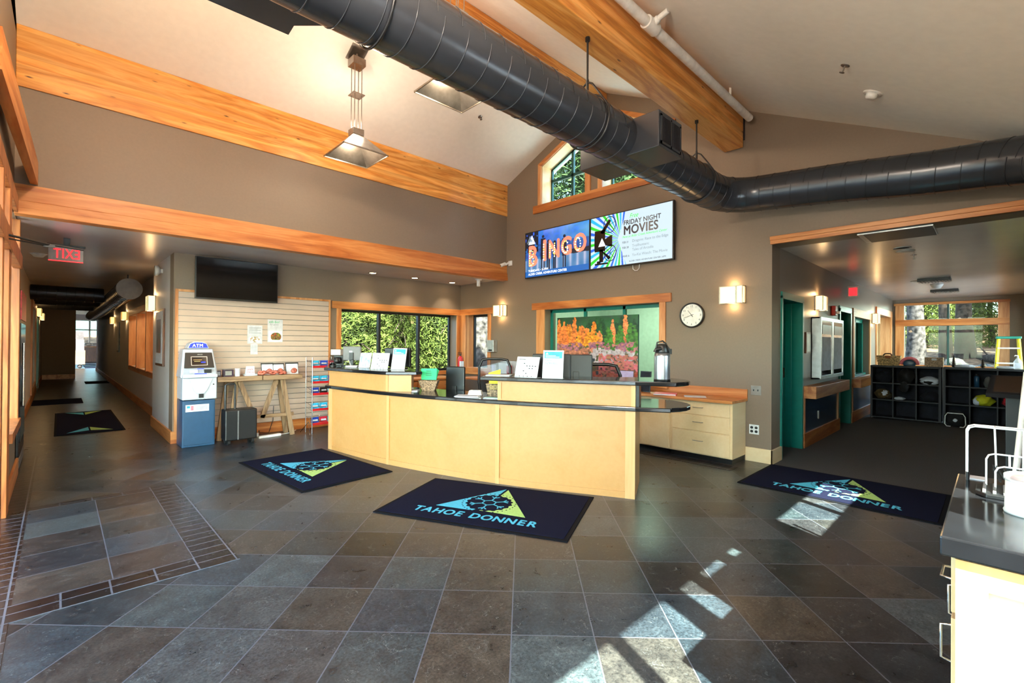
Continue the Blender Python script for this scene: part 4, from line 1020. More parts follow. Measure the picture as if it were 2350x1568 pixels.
# right screen: Friday night movies
t = screen('lit white screen with FRIDAY NIGHT MOVIES and a black film projector', 4.525, 1.42, .83, 2.625)
w_, h_ = 1.42-2*g, .83-2*g
def rays(U, V):
    c = np.empty(U.shape+(3,)); c[:] = (205, 226, 236)
    x = (U-.40)*w_; z = (V-.5)*h_
    a = np.degrees(np.arctan2(z, -x))
    cols = [(20, 100, 225), (205, 226, 236), (30, 215, 30), (205, 226, 236), (25, 185, 235), (205, 226, 236)]
    k = np.floor((a+180)/4.6).astype(int) % 6
    on = np.abs(a) < 118
    for q in range(6): c[on & (k == q)] = cols[q]
    c[(U > .36) & (np.abs(z) < (U-.36)*w_*2.6)] = (205, 226, 236)
    return c
me = paint_mesh('picture', w_, h_, 420, 240, rays, 'screen_paint'); obj('picture', me, None, t, loc=(g, -.002, g))
m = MB(); Y0, Y1 = -.008, -.004
m.box(.095, Y0, .27, .29, Y1, .60); m.box(.09, Y0, .30, .1, Y1, .52); m.prism_y([(.29, .36), (.37, .33), (.42, .32), (.42, .50), (.37, .49), (.29, .45)], Y0, Y1)
m.prism_y([(.20, .56), (.26, .54), (.395, .72), (.36, .755)], Y0, Y1); m.prism_y([(.20, .30), (.26, .26), (.395, .16), (.36, .12)], Y0, Y1)
m.box(.185, Y0, .10, .255, Y1, .30); m.box(.10, Y0, .06, .345, Y1, .085); m.box(.14, Y0, .08, .2, Y1, .12); m.box(.235, Y0, .545, .25, Y1, .59)
for (cx, cz) in ((.375, .665), (.385, .225)):
    for k in range(28):
        a, a2 = k*PI/14, (k+1)*PI/14
        m.add([(cx+.115*math.cos(q)*1.0, Y0, cz+.13*math.sin(q)) for q in (a, a2)]+[(cx+.104*math.cos(q), Y0, cz+.119*math.sin(q)) for q in (a2, a)], [(0,1,2,3)])
    for k in range(6):
        a = k*PI/3+.3; ex, ez = math.sin(a)*.003, -math.cos(a)*.003
        m.add([(cx-ex, Y0, cz-ez), (cx+.108*math.cos(a)-ex, Y0, cz+.122*math.sin(a)-ez), (cx+.108*math.cos(a)+ex, Y0, cz+.122*math.sin(a)+ez), (cx+ex, Y0, cz+ez)], [(0,1,2,3)])
obj('projector_picture', m, 'scr_black', t)
logo(t, .235, .36, .12, y=-.010)
text(t, 'caption', 'Free', (.72, -.006, .70), .10, 'scr_green', shear=.35, sx=.8)
text(t, 'caption', 'FRIDAY NIGHT', (.62, -.006, .61), .098, 'scr_ink', bold=.0018, sx=.93)
text(t, 'caption', 'MOVIES', (.62, -.006, .465), .185, 'scr_ink', bold=.0045, sx=.88, spacing=1.04)
text(t, 'caption', 'Now at Alder Creek Adventure Center', (.60, -.006, .415), .052, 'scr_green', shear=.35, sx=.86)
for s, x, z, mt in (('FEB 21', .60, .335, 'scr_ink'), ('Dragons: Race to the Edge', .77, .335, 'scr_grey'), ('FEB 28', .60, .255, 'scr_ink'), ('Trollhunters:', .77, .262, 'scr_grey'), ('Tales of Arcadia', .77, .205, 'scr_grey'), ('MAR 6', .61, .125, 'scr_ink'), ('Yo-Kai Watch: The Movie', .77, .125, 'scr_grey')):
    text(t, 'caption', s, (x, -.006, z), .056 if mt == 'scr_grey' else .042, mt, sx=.95)
text(t, 'caption', 'ALDER CREEK ADVENTURE CENTER | 6PM', (.72, -.006, .045), .032, 'scr_ink', sx=.98)
t = thing('cable_loop', 'small pale cable loop hanging under the right screen', 'cable', (XE-.03, 3.72, 2.6), E_); m = MB(); m.tube([(-.06, 0, .03), (-.055, 0, -.03), (-.02, 0, -.06), (.02, 0, -.06), (.05, 0, -.03), (.055, 0, .03)], .006, 6); obj('cable', m, 'white_plastic', t)
# dark television on the slat wall
t = thing('television', 'large switched-off black television above the slat board', 'television', (1.375, YN-.16, 2.045))
m = MB(); m.box(0, 0, 0, 1.09, .05, .60); m.box(.3, .05, .15, .8, .14, .45); obj('television_body', m, 'black_plastic', t, bev=.004)
m = MB(); m.box(.012, -.003, .018, 1.078, 0, .588); obj('screen', m, 'tv_black', t)
# ================================================================ slat board
t = thing('slat_board', 'large pale slotted display board framed in wood behind the cash machine', 'display board', (1.2, YN, .17))
m = MB(); m.box(0, -.012, 0, 2.15, 0, 1.97); obj('slot_strip', m, 'slot_metal', t)
m = MB(); p_ = .0855
for k in range(23): m.box(.0, -.028, k*p_+.006, 2.15, -.010, (k+1)*p_-.004)
obj('board', m, 'slatboard', t)
m = MB(); m.box(-.035, -.035, 0, .0, 0, 2.0); m.box(2.13, -.035, 0, 2.16, 0, 2.0); m.box(.001, -.034, 1.966, 2.129, 0, 1.999); obj('board_frame', m, 'fir_z', t)
def sheet(name, label, cat, loc, rz, w, h, lines, mat='paper', tilt=0, group=None, thick=.002):
    t = thing(name, label, cat, loc, rz, group)
    m = MB(); m.box(0, 0, 0, w, thick, h); obj('sheet', m, mat, t)
    for (s, x, z, size, mt) in lines: text(t, 'print', s, (x, -.001, z), size, mt)
    if tilt: t.rotation_euler = (tilt, 0, rz)
    return t
sheet('notice_sheet', 'white printed notice with a small picture on the slat board', 'notice', (2.075, YN-.032, 1.405), 0, .21, .285, [])
tt = bpy.data.objects['notice_sheet']
m = MB()
for k in range(8): m.box(.02, -.0012, .25-.013*k, .19-(.05 if k % 3 == 2 else 0), -.0005, .254-.013*k)
obj('print', m, 'ink_grey', tt)
def flowers(U, V):
    n = noise2(U, V, 9, 5); c = np.empty(U.shape+(3,)); c[:] = (232, 232, 236)
    k = (n > .5) & (np.hypot(U-.5, (V-.5)*.8) < .45); c[k] = np.stack([90+120*n, 110+60*n, 100+20*n], -1)[k]; return c
obj('picture', paint_mesh('picture', .15, .09, 30, 20, flowers, 'print_paint'), None, tt, loc=(.03, -.001, .02))
sheet('food_poster', 'white poster with green heading and a dish of food on the slat board', 'poster', (2.36, YN-.032, 1.43), 0, .225, .36, [('edi-bol', .02, .305, .055, 'green_paper'), ('for good', .035, .27, .035, 'ink_grey')])
def dish(U, V):
    n = noise2(U, V, 12, 8); n2 = noise2(U, V, 12, 9); c = np.empty(U.shape+(3,)); c[:] = (234, 234, 238)
    r = np.hypot(U-.55, (V-.45)*1.0); k = (r < .46) & (V < .95); c[k] = (244, 244, 246)
    k = (r < .40) & (V > .15)
    c[k] = np.stack([60+130*n, 40+90*n2, 30+20*n], -1)[k]; return c
obj('picture', paint_mesh('picture', .2, .17, 40, 34, dish, 'print_paint'), None, bpy.data.objects['food_poster'], loc=(.015, -.001, .01))
tt = sheet('notice_sheet', 'small plain white slip below the larger notice on the slat board', 'notice', (2.12, YN-.032, 1.24), 0, .1, .16, [])
m = MB()
for k in range(5): m.box(.015, -.0012, .13-.02*k, .085, -.0005, .133-.02*k)
obj('print', m, 'ink_grey', tt)
# ================================================================ clock
t = thing('wall_clock', 'round black-rimmed wall clock with a white face', 'clock', (XE, 2.864, 1.84), E_)
m = MB(); N = 48; R = .168
def ring_y(m, prof, n=48):
    vs = [(r*math.cos(2*PI*k/n), y, r*math.sin(2*PI*k/n)) for r, y in prof for k in range(n)]
    m.add(vs, [(i*n+k, i*n+(k+1) % n, (i+1)*n+(k+1) % n, (i+1)*n+k) for i in range(len(prof)-1) for k in range(n)], True)
ring_y(m, [(R, 0), (R+.004, -.03), (R, -.048), (R-.008, -.052), (R-.016, -.044), (R-.018, -.03)]); obj('rim', m, 'black_plastic', t)
m = MB(); m.prism_y([((R-.012)*math.cos(2*PI*k/N), (R-.012)*math.sin(2*PI*k/N)) for k in range(N)], -.034, -.01); obj('dial', m, 'white_paint', t)
for k in range(1, 13):
    a = PI/2-k*PI/6; text(t, 'numeral', str(k), (.122*math.cos(a), -.036, .122*math.sin(a)-.013), .038, 'ink', align='CENTER')
def hand(a, L, w, y):
    m = MB(); d = (math.sin(a), math.cos(a)); n = (math.cos(a)*w, -math.sin(a)*w)
    m.prism_y([(-d[0]*.03-n[0], -d[1]*.03-n[1]), (-d[0]*.03+n[0], -d[1]*.03+n[1]), (d[0]*L+n[0]*.5, d[1]*L+n[1]*.5), (d[0]*L-n[0]*.5, d[1]*L-n[1]*.5)], y-.001, y); return m
obj('hour_hand', hand(math.radians(-38), .085, .004, -.040), 'black_plastic', t)
obj('minute_hand', hand(math.radians(251), .118, .003, -.042), 'black_plastic', t)
# ================================================================ autumn picture inside the office window
t = thing('framed_print', 'large frameless photo print of orange autumn trees behind the counter', 'picture', (XE+.10, 5.36, .905), E_)
def autumn(U, V):
    n1 = noise2(U, V, 7, 11, 1.5); n2 = .6*noise2(U, V, 15, 12, 1.5)+.4*noise2(U, V, 36, 21, 1.5); n3 = .55*noise2(U, V, 34, 13, 1.5)+.45*noise2(U+.31, V+.17, 57, 31, 1.0)
    n2 = np.clip((n2-.5)*1.35+.5, 0, 1); n3 = np.clip((n3-.5)*1.4+.5, 0, 1); V = V+.10*(n1-.5)+.05*(n2-.5)
    c = np.stack([20+30*n2, 62+34*n1, 40+24*n2], -1)          # wooded slope
    k = V < .62; c[k] = np.stack([70+60*n2, 66+40*n3, 50+20*n2], -1)[k]
    r = random.Random(5)
    def tree(u, base, top, wd, col):
        f = np.clip((V-base)/(top-base), 0, 1)
        sh = (np.abs(U-u+.012*(n2-.5)) < wd*1.5*(1.02-f)**.55*(.45+1.0*n3)) & (V > base) & (V < top)
        q = (.65+.6*n3)[..., None]; c[sh] = (np.array(col)*q)[sh]
    for i in range(30): tree(r.uniform(.4, 1), .5, r.uniform(.78, .98), r.uniform(.03, .05), (26, 66+r.random()*20, 44))
    for i in range(22): tree(r.uniform(0, .5), .55, r.uniform(.72, .9), r.uniform(.02, .045), (236, r.uniform(110, 150), 44))
    for u, tp in ((.03, .93), (.1, .96), (.24, .98), (.34, .9), (.4, .86)): tree(u, .52, tp, .035, (238, 128, 60))
    for i in range(30): tree(r.uniform(.5, 1), .42, r.uniform(.62, .90), r.uniform(.02, .04), (44, 98, 44))
    for u, tp in ((.72, .98), (.86, 1.0), (.56, .78)): tree(u, .5, tp, .035, (240, 138, 84))
    for u in (.92, .97, .8, .67): tree(u, .4, .86, .05, (62, 116, 40))
    for i in range(10): tree(r.uniform(.3, .55), .5, r.uniform(.66, .76), .04, (238, 150, 40))
    k = (V < .56) & (n2 > .42) & (V > .3); c[k] = np.stack([120+90*n3, 76+60*n3, 84+50*n2], -1)[k]
    k = (V < .44) & (V > .22) & (U > .33+.2*n1) & (n2 > .4); c[k] = np.stack([150+60*n3, 140+60*n3, 146+60*n3], -1)[k]
    k = (V < .46) & (U < .48) & (V > .38); c[k] = np.stack([120+100*n3, 80+60*n3, 60+50*n3], -1)[k]
    k = (V < .38) & (U < .45) & (n1 > .35); c[k] = np.stack([60+150*n2, 50+40*n2, 36+10*n3], -1)[k]
    k = (V < .3) & (U < .6) & (n1 < .5); c[k] = np.stack([24+40*n3, 36+40*n3, 48+40*n3], -1)[k]
    k = (V < .36) & (U > .55) & (n3 > .35); c[k] = np.stack([150+80*n2, 70+60*n3, 76+50*n2], -1)[k]
    k = (V < .12) & (n2 > .5); c[k] = np.stack([150+40*n3, 60+40*n3, 50+20*n3], -1)[k]
    return c
obj('print', paint_mesh('print', 1.60, .99, 300, 186, autumn, 'print_paint'), None, t, loc=(0, -.001, 0))
m = MB(); m.box(0, 0, 0, 1.60, .03, .99); obj('canvas_edge', m, 'teal_dark', t)
# unseen lamp added to brighten the office behind the glass
t = thing('office_fill_lamp', 'unseen ceiling lamp added to light the office behind the glass', 'lamp', (7.9, 4.7, 2.70)); m = MB(); m.box(-.6, -.3, -.05, .6, .3, 0); obj('diffuser', m, 'lamp_glass', t)
ld = bpy.data.lights.new('office_fill', 'AREA'); ld.energy = 110; ld.size = 1.2; ld.color = (1, .98, .92)
lo = bpy.data.objects.new('office_fill', ld); COL.objects.link(lo); lo.parent = t; lo.location = (0, 0, -.06)
# ================================================================ small wall fittings
t = thing('paper_dispenser', 'grey metal dispenser box on the wall beside the narrow window', 'dispenser', (XE, 6.90, 1.27), E_); m = MB(); m.box(-.09, -.11, 0, .09, 0, .235); obj('box_body', m, 'aluminium', t, bev=.006); m = MB(); m.box(-.05, -.114, .02, .05, -.109, .05); obj('slot', m, 'black_matte', t)
t = thing('light_switch', 'double metal light switch plate near the wall corner', 'switch', (XE, 2.055, .82), E_)
m = MB(); m.box(-.06, -.006, 0, .06, 0, .118); obj('plate', m, 'steel', t, bev=.002)
m = MB()
for x in (-.025, .025): m.box(x-.005, -.018, .05, x+.005, -.006, .072)
obj('toggle', m, 'black_plastic', t)
t = thing('power_outlet', 'white four-socket outlet low on the wall by the opening', 'outlet', (XE, 2.075, .335), E_)
m = MB(); m.box(-.057, -.006, 0, .057, 0, .118); obj('plate', m, 'white_plastic', t, bev=.002)
m = MB()
for x in (-.026, .026):
    for z in (.035, .082): m.prism_y([(x+.018*math.cos(k*PI/6), z+.017*math.sin(k*PI/6)) for k in range(12)], -.009, -.005)
obj('socket', m, 'black_plastic', t)
t = thing('fire_extinguisher', 'red fire extinguisher hanging in the corner below the window sill', 'fire extinguisher', (6.10, 7.86, .86))
m = MB(); m.lathe([(.001, 0), (.05, .0), (.055, .02), (.055, .24), (.04, .29), (.018, .31), (.001, .31)]); obj('tank', m, 'red', t)
m = MB(); m.box(-.045, -.062, .08, .045, -.03, .2); obj('label_band', m, 'paper', t)
m = MB(); m.cyl(0, 0, .30, .34, .018, 10); m.box(-.06, -.01, .345, .03, .01, .36); m.box(-.06, -.01, .375, .03, .01, .388); obj('valve', m, 'black_plastic', t)
# ================================================================ ATM
t = thing('cash_machine', 'blue and silver cash machine with a lit ATM topper', 'cash machine', (1.38, 7.56, 0), 0)
m = MB(); m.box(-.185, 0, .0, .195, .40, .63); obj('cabinet', m, 'atm_body', t, bev=.008)
m = MB(); m.box(-.17, -.006, .03, .18, .0, .60); obj('cabinet_door', m, 'atm_body', t, bev=.003)
m = MB(); m.box(-.19, -.02, .64, .21, .38, .94); obj('dispenser_housing', m, 'atm_silver', t, bev=.012)
m = MB(); m.prism_y([(-.12, .93), (.16, .93), (.09, .76), (.05, .72), (-.02, .72), (-.06, .76)], -.035, -.018); obj('chute', m, 'atm_silver', t, bev=.004)
m = MB(); m.box(-.005, -.038, .665, .05, -.016, .72); obj('cash_slot', m, 'black_plastic', t)
m = MB(); m.box(.16, -.024, .835, .175, -.019, .85); obj('lock', m, 'chrome', t)
# upper head: tapered hood
m = MB(); m.hexa([(-.21, .0, .94), (.23, .0, .94), (.22, .40, .94), (-.2, .40, .94)], [(-.165, .12, 1.33), (.185, .12, 1.33), (.18, .40, 1.33), (-.16, .40, 1.33)]); obj('hood', m, 'atm_silver', t, bev=.015)
m = MB(); m.box(-.19, -.05, .94, .21, .06, .985); m.hexa([(-.18, -.05, .985), (.20, -.05, .985), (.20, .04, .985), (-.18, .04, .985)], [(-.17, .02, 1.06), (.19, .02, 1.06), (.19, .05, 1.06), (-.17, .05, 1.06)]); obj('key_shelf', m, 'atm_silver', t, bev=.006)
m = MB(); m.hexa([(-.165, .018, 1.07), (.185, .018, 1.07), (.185, .05, 1.07), (-.165, .05, 1.07)], [(-.145, .085, 1.28), (.165, .085, 1.28), (.165, .12, 1.28), (-.145, .12, 1.28)]); obj('screen_panel', m, 'black_plastic', t, bev=.004)
sl_ = lambda z: .018+(z-1.07)*.319
m = MB(); m.hexa([(-.085, sl_(1.105)-.004, 1.105), (.105, sl_(1.105)-.004, 1.105), (.105, sl_(1.105), 1.105), (-.085, sl_(1.105), 1.105)], [(-.085, sl_(1.225)-.004, 1.225), (.105, sl_(1.225)-.004, 1.225), (.105, sl_(1.225), 1.225), (-.085, sl_(1.225), 1.225)]); obj('screen_bezel', m, 'aluminium', t)
m = MB(); m.hexa([(-.078, sl_(1.112)-.006, 1.112), (.098, sl_(1.112)-.006, 1.112), (.098, sl_(1.112)-.004, 1.112), (-.078, sl_(1.112)-.004, 1.112)], [(-.078, sl_(1.218)-.006, 1.218), (.098, sl_(1.218)-.006, 1.218), (.098, sl_(1.218)-.004, 1.218), (-.078, sl_(1.218)-.004, 1.218)]); obj('screen', m, 'tv_black', t)
m = MB(); m.box(-.06, sl_(1.18)-.009, 1.178, .04, sl_(1.18)-.006, 1.183); m.box(-.05, sl_(1.16)-.009, 1.158, .02, sl_(1.16)-.006, 1.163); obj('screen_line', m, 'screen_amber', t)
m = MB(); m.box(.03, sl_(1.15)-.009, 1.135, .08, sl_(1.15)-.004, 1.155); m.box(-.06, -.052, .99, .08, -.049, .998); m.box(-.02, .012, 1.055, .06, .016, 1.062); obj('glow_strip', m, 'atm_glow', t)
m = MB(); m.box(.055, -.035, 1.0, .14, .0, 1.05); obj('keypad', m, 'black_plastic', t)
m = MB(); m.box(-.11, -.03, 1.01, -.02, .0, 1.045); obj('card_reader', m, 'white_plastic', t)
m = MB(); m.prism_y([(-.12, 1.335), (.14, 1.335), (.11, 1.405), (.06, 1.43), (-.04, 1.43), (-.09, 1.405)], .115, .32); obj('topper', m, 'atm_silver', t, bev=.004)
m = MB(); m.prism_y([(-.105, 1.345), (.125, 1.345), (.10, 1.40), (.05, 1.418), (-.03, 1.418), (-.08, 1.40)], .108, .114); obj('topper_light', m, 'atm_glow', t)
text(t, 'lettering', 'ATM', (-.06, .104, 1.358), .058, 'screen_text', bold=.0006, spacing=1.1)
text(t, 'lettering', 'ARGO', (-.01, sl_(1.25)-.006, 1.246), .022, 'aluminium')
m = MB(); m.box(-.15, -.009, .48, .12, -.006, .575); obj('notice_label', m, 'paper', t)
m = MB()
for k in range(4): m.box(-.03+.0, -.011, .555-.017*k, .10, -.009, .559-.017*k)
obj('label_print', m, 'ink_grey', t); obj('label_print', MB().box(-.09, -.011, .5, -.06, -.009, .56), 'pink', t); obj('label_print', MB().box(-.135, -.011, .53, -.1, -.009, .56), 'cyan_pack', t)
# ================================================================ rustic table with jerky
t = thing('display_table', 'rustic weathered wood trestle table against the slat board', 'table', (2.17, 7.70, 0))
m = MB(); m.box(-.57, -.17, .865, .0, .26, .935); m.box(.01, -.17, .865, .575, .26, .935); obj('tabletop', m, 'rustic', t, bev=.005)
def plank(m, p0, p1, w=.05, d=.03):
    a = Vector(p0); c = Vector(p1); u = (c-a).normalized(); s = Vector((u.z, 0, -u.x)).normalized()*w; f = Vector((0, d, 0))
    m.hexa([a-s-f, a+s-f, a+s+f, a-s+f], [c-s-f, c+s-f, c+s+f, c-s+f])
for (p0, p1) in (((-.40, -.02, .0), (-.30, -.02, .86)), ((-.08, -.08, .30), (-.28, -.08, .86)), ((.02, -.08, .30), (.22, -.08, .86)), ((.45, -.10, 0), (.30, -.10, .86)), ((.42, .1, 0), (.31, .1, .86)), ((-.5, .1, 0), (-.4, .1, .86))):
    m = MB(); plank(m, p0, p1, .032, .02); obj('leg', m, 'rustic_z', t)
m = MB(); m.box(-.1, -.1, .295, .47, -.06, .345); obj('stretcher', m, 'rustic', t)
def put(name, label, cat, loc, rz, parts, group=None):
    t = thing(name, label, cat, loc, rz, group)
    for nm, mb, mt in parts: obj(nm, mb, mt, t)
    return t
def bag(label, x, w=.15, h=.17):
    m = MB(); m.hexa([(-w/2, -.03, 0), (w/2, -.03, 0), (w/2, .03, 0), (-w/2, .03, 0)], [(-w/2-.006, .02, h), (w/2+.006, .02, h), (w/2+.006, .03, h), (-w/2-.006, .03, h)])
    k = MB(); k.blob((.02, -.026, .05), (.045, .02, .04), int(x*100), 7, .4)
    s = MB(); s.box(-w/2-.012, .012, h-.012, w/2+.012, .036, h+.006); s.tube([(-w/2-.004, 0, .01), (-w/2-.008, .018, h)], .006, 6); s.tube([(w/2+.004, 0, .01), (w/2+.008, .018, h)], .006, 6)
    return put('snack_bag', label, 'snack bag', (x, 7.72, .935), 0, [('pouch', m, 'paper'), ('window_contents', k, 'meat'), ('seam', s, 'black_plastic')], 'snack bags on the rustic table')
bag('leftmost of the three white snack bags standing on the rustic table', 2.29); bag('middle one of the three white snack bags on the rustic table', 2.45, .14, .165); bag('rightmost of the three white snack bags, widest, on the rustic table', 2.65, .17, .17)
for i, (x, lb) in enumerate(((2.20, 'left mound of pink wrapped snacks in front of the bags'), (2.33, 'middle mound of pink wrapped snacks in front of the bags'), (2.48, 'right mound of pink wrapped snacks in front of the bags'))):
    m = MB()
    for q in range(6): m.blob((random.uniform(-.05, .05), random.uniform(-.02, .02), .022+.016*(q % 3)), (.035, .03, .018), q+i*9, 6, .3)
    put('wrapped_snacks', lb, 'snacks', (x, 7.60, .935), 0, [('wrapper', m, 'meat')])
m = MB(); m.box(-.065, -.03, 0, .065, .03, .10); k = MB(); k.box(-.04, -.033, .02, .04, -.03, .08)
put('snack_box', 'dark purple box on the left of the rustic table', 'box', (1.74, 7.62, .935), 0, [('carton', m, 'purple_pack'), ('label_panel', k, 'slot_metal')])
m = MB(); m.box(-.03, -.03, 0, .03, .03, .09); put('snack_box', 'narrow dark purple box beside the cash machine', 'box', (1.625, 7.66, .935), 0, [('carton', m, 'purple_pack'), ('label_panel', MB().box(-.02, -.033, .02, .02, -.03, .07), 'ink_grey')])
m = MB(); m.cyl(0, 0, 0, .10, .034, 16); k = MB(); k.cyl(0, 0, .1, .112, .036, 16)
put('paper_cup', 'small white cup between the purple box and the card stand', 'cup', (1.86, 7.62, .935), 0, [('cup_body', m, 'paper'), ('lid', k, 'white_plastic')])
t = thing('card_stand', 'white leaning card stand with pink writing on the table', 'card stand', (2.02, 7.62, .935))
m = MB(); m.hexa([(-.06, -.03, 0), (.06, -.03, 0), (.06, .03, 0), (-.06, .03, 0)], [(-.05, -.01, .14), (.06, -.01, .14), (.06, 0, .14), (-.05, 0, .14)]); obj('card', m, 'paper', t)
m = MB(); m.box(-.08, -.05, 0, .09, .04, .03); obj('tray', m, 'clear_plastic', t)
text(t, 'print', 'pick', (-.04, -.022, .08), .05, 'pink'); text(t, 'print', 'me up', (-.045, -.028, .045), .04, 'pink')
# trolley speaker
t = thing('trolley_speaker', 'black portable speaker on wheels with a raised handle', 'speaker', (1.85, 7.46, 0))
m = MB(); m.box(-.20, -.12, .06, .20, .12, .485); obj('speaker_body', m, 'black_plastic', t, bev=.015)
m = MB(); m.box(-.03, -.124, .08, .185, -.12, .46); obj('speaker_grille', m, 'black_matte', t); m = MB(); m.box(-.05, -.127, .07, -.035, -.119, .47); obj('corner_strip', m, 'grey_plastic', t)
m = MB(); m.tube([(-.17, .02, .47), (-.17, .02, .82), (-.15, .02, .84), (-.06, .02, .84), (-.05, .02, .82), (-.05, .02, .47)], .014, 8); obj('handle', m, 'black_plastic', t)
for x in (-.15, .15):
    m = MB(); m.tube([(x-.02, .06, .05), (x+.02, .06, .05)], .05, 16); m.tube([(x-.015, -.08, .035), (x+.015, -.08, .035)], .035, 14); obj('wheel', m, 'black_matte', t)
t = thing('power_strip', 'white power strip on the floor under the rustic table', 'power strip', (2.3, 7.62, 0), .12); m = MB(); m.box(-.16, -.03, 0, .16, .03, .035); obj('strip_body', m, 'white_plastic', t, bev=.004); m = MB(); m.tube([(.16, 0, .015), (.3, .03, .012), (.42, .12, .012), (.5, .2, .01)], .006, 6); obj('cord', m, 'white_plastic', t)
t = thing('power_adapter', 'white adapter brick with a black lead beside the power strip', 'adapter', (2.12, 7.74, 0), .5); m = MB(); m.box(-.08, -.03, 0, .06, .03, .06); obj('brick', m, 'white_plastic', t, bev=.006)
m = MB(); m.tube([(.06, 0, .03), (.12, .03, .08), (.18, .08, .03), (.3, .02, .02), (.36, .0, .2), (.40, .03, .42)], .005, 6); obj('lead', m, 'black_plastic', t)
# ================================================================ wire rack of packets
t = thing('wire_rack', 'wire snack rack with red shelf strips beside the counter', 'rack', (3.0, 7.40, 0))
m = MB()
for x in (-.2, .2):
    for y in (-.12, .14): m.tube([(x, y, .02), (x, y, 1.2)], .006, 6)
for z in (.16, .38, .62, .80, 1.04):
    for k in range(9): m.tube([(-.2+.05*k, -.14, z), (-.2+.05*k, .14, z+.04)], .003, 5)
    m.tube([(-.2, -.14, z+.06), (.2, -.14, z+.06)], .004, 5); m.tube([(-.2, .14, z+.10), (.2, .14, z+.10)], .004, 5); m.tube([(-.2, -.14, z+.06), (-.2, .14, z+.12)], .004, 5)
for x in (-.26, .26): m.tube([(x, -.2, .02), (x*.8, 0, .2), (x, .2, .02)], .006, 6)
obj('wire_frame', m, 'chrome', t)
for z in (.16, .38, .62, .80, 1.04):
    m = MB(); m.box(-.2, -.146, z, .22, -.140, z+.035); obj('shelf_strip', m, 'red', t)
zs_ = ['bottom', 'second-lowest', 'middle', 'second-highest', 'top']
for i, z in enumerate((.16, .38, .62, .80, 1.04)):
    for j, mt in enumerate((('blue_pack', 'cyan_pack', 'blue_pack', 'cyan_pack', 'cyan_pack')[i], ('red_pack', 'cyan_pack', 'black_plastic', 'cyan_pack', 'blue_pack')[i], ('cyan_pack', 'meat', 'cyan_pack', 'blue_pack', 'red_pack')[i])):
        cn = {'blue_pack': 'dark blue', 'cyan_pack': 'light blue', 'red_pack': 'red', 'meat': 'brown', 'black_plastic': 'black'}[mt]
        m = MB(); w, h = .055, .085; m.hexa([(-w, -.015, 0), (w, -.015, 0), (w, .015, 0), (-w, .015, 0)], [(-w-.004, -.003, h), (w+.004, -.003, h), (w+.004, .003, h), (-w-.004, .003, h)])
        k = MB(); k.hexa([(-w*.7, -.0165, h*.3), (w*.7, -.0165, h*.3), (w*.7, -.013, h*.3), (-w*.7, -.013, h*.3)], [(-w*.7, -.013, h*.6), (w*.7, -.013, h*.6), (w*.7, -.010, h*.6), (-w*.7, -.010, h*.6)])
        pk_ = put('snack_packet', '%s snack packet, %s one on the %s shelf of the wire rack' % (cn, ('left', 'middle', 'right')[j], zs_[i]), 'snack packet', (3.0-.13+.13*j, 7.35, z+.025), random.uniform(-.2, .2), [('wrapper', m, mt), ('label_panel', k, 'paper')], 'packets on the wire rack')
        if (i, j) == (4, 1): text(pk_, 'print', 'LUNA', (-.035, -.02, .03), .028, 'paper')
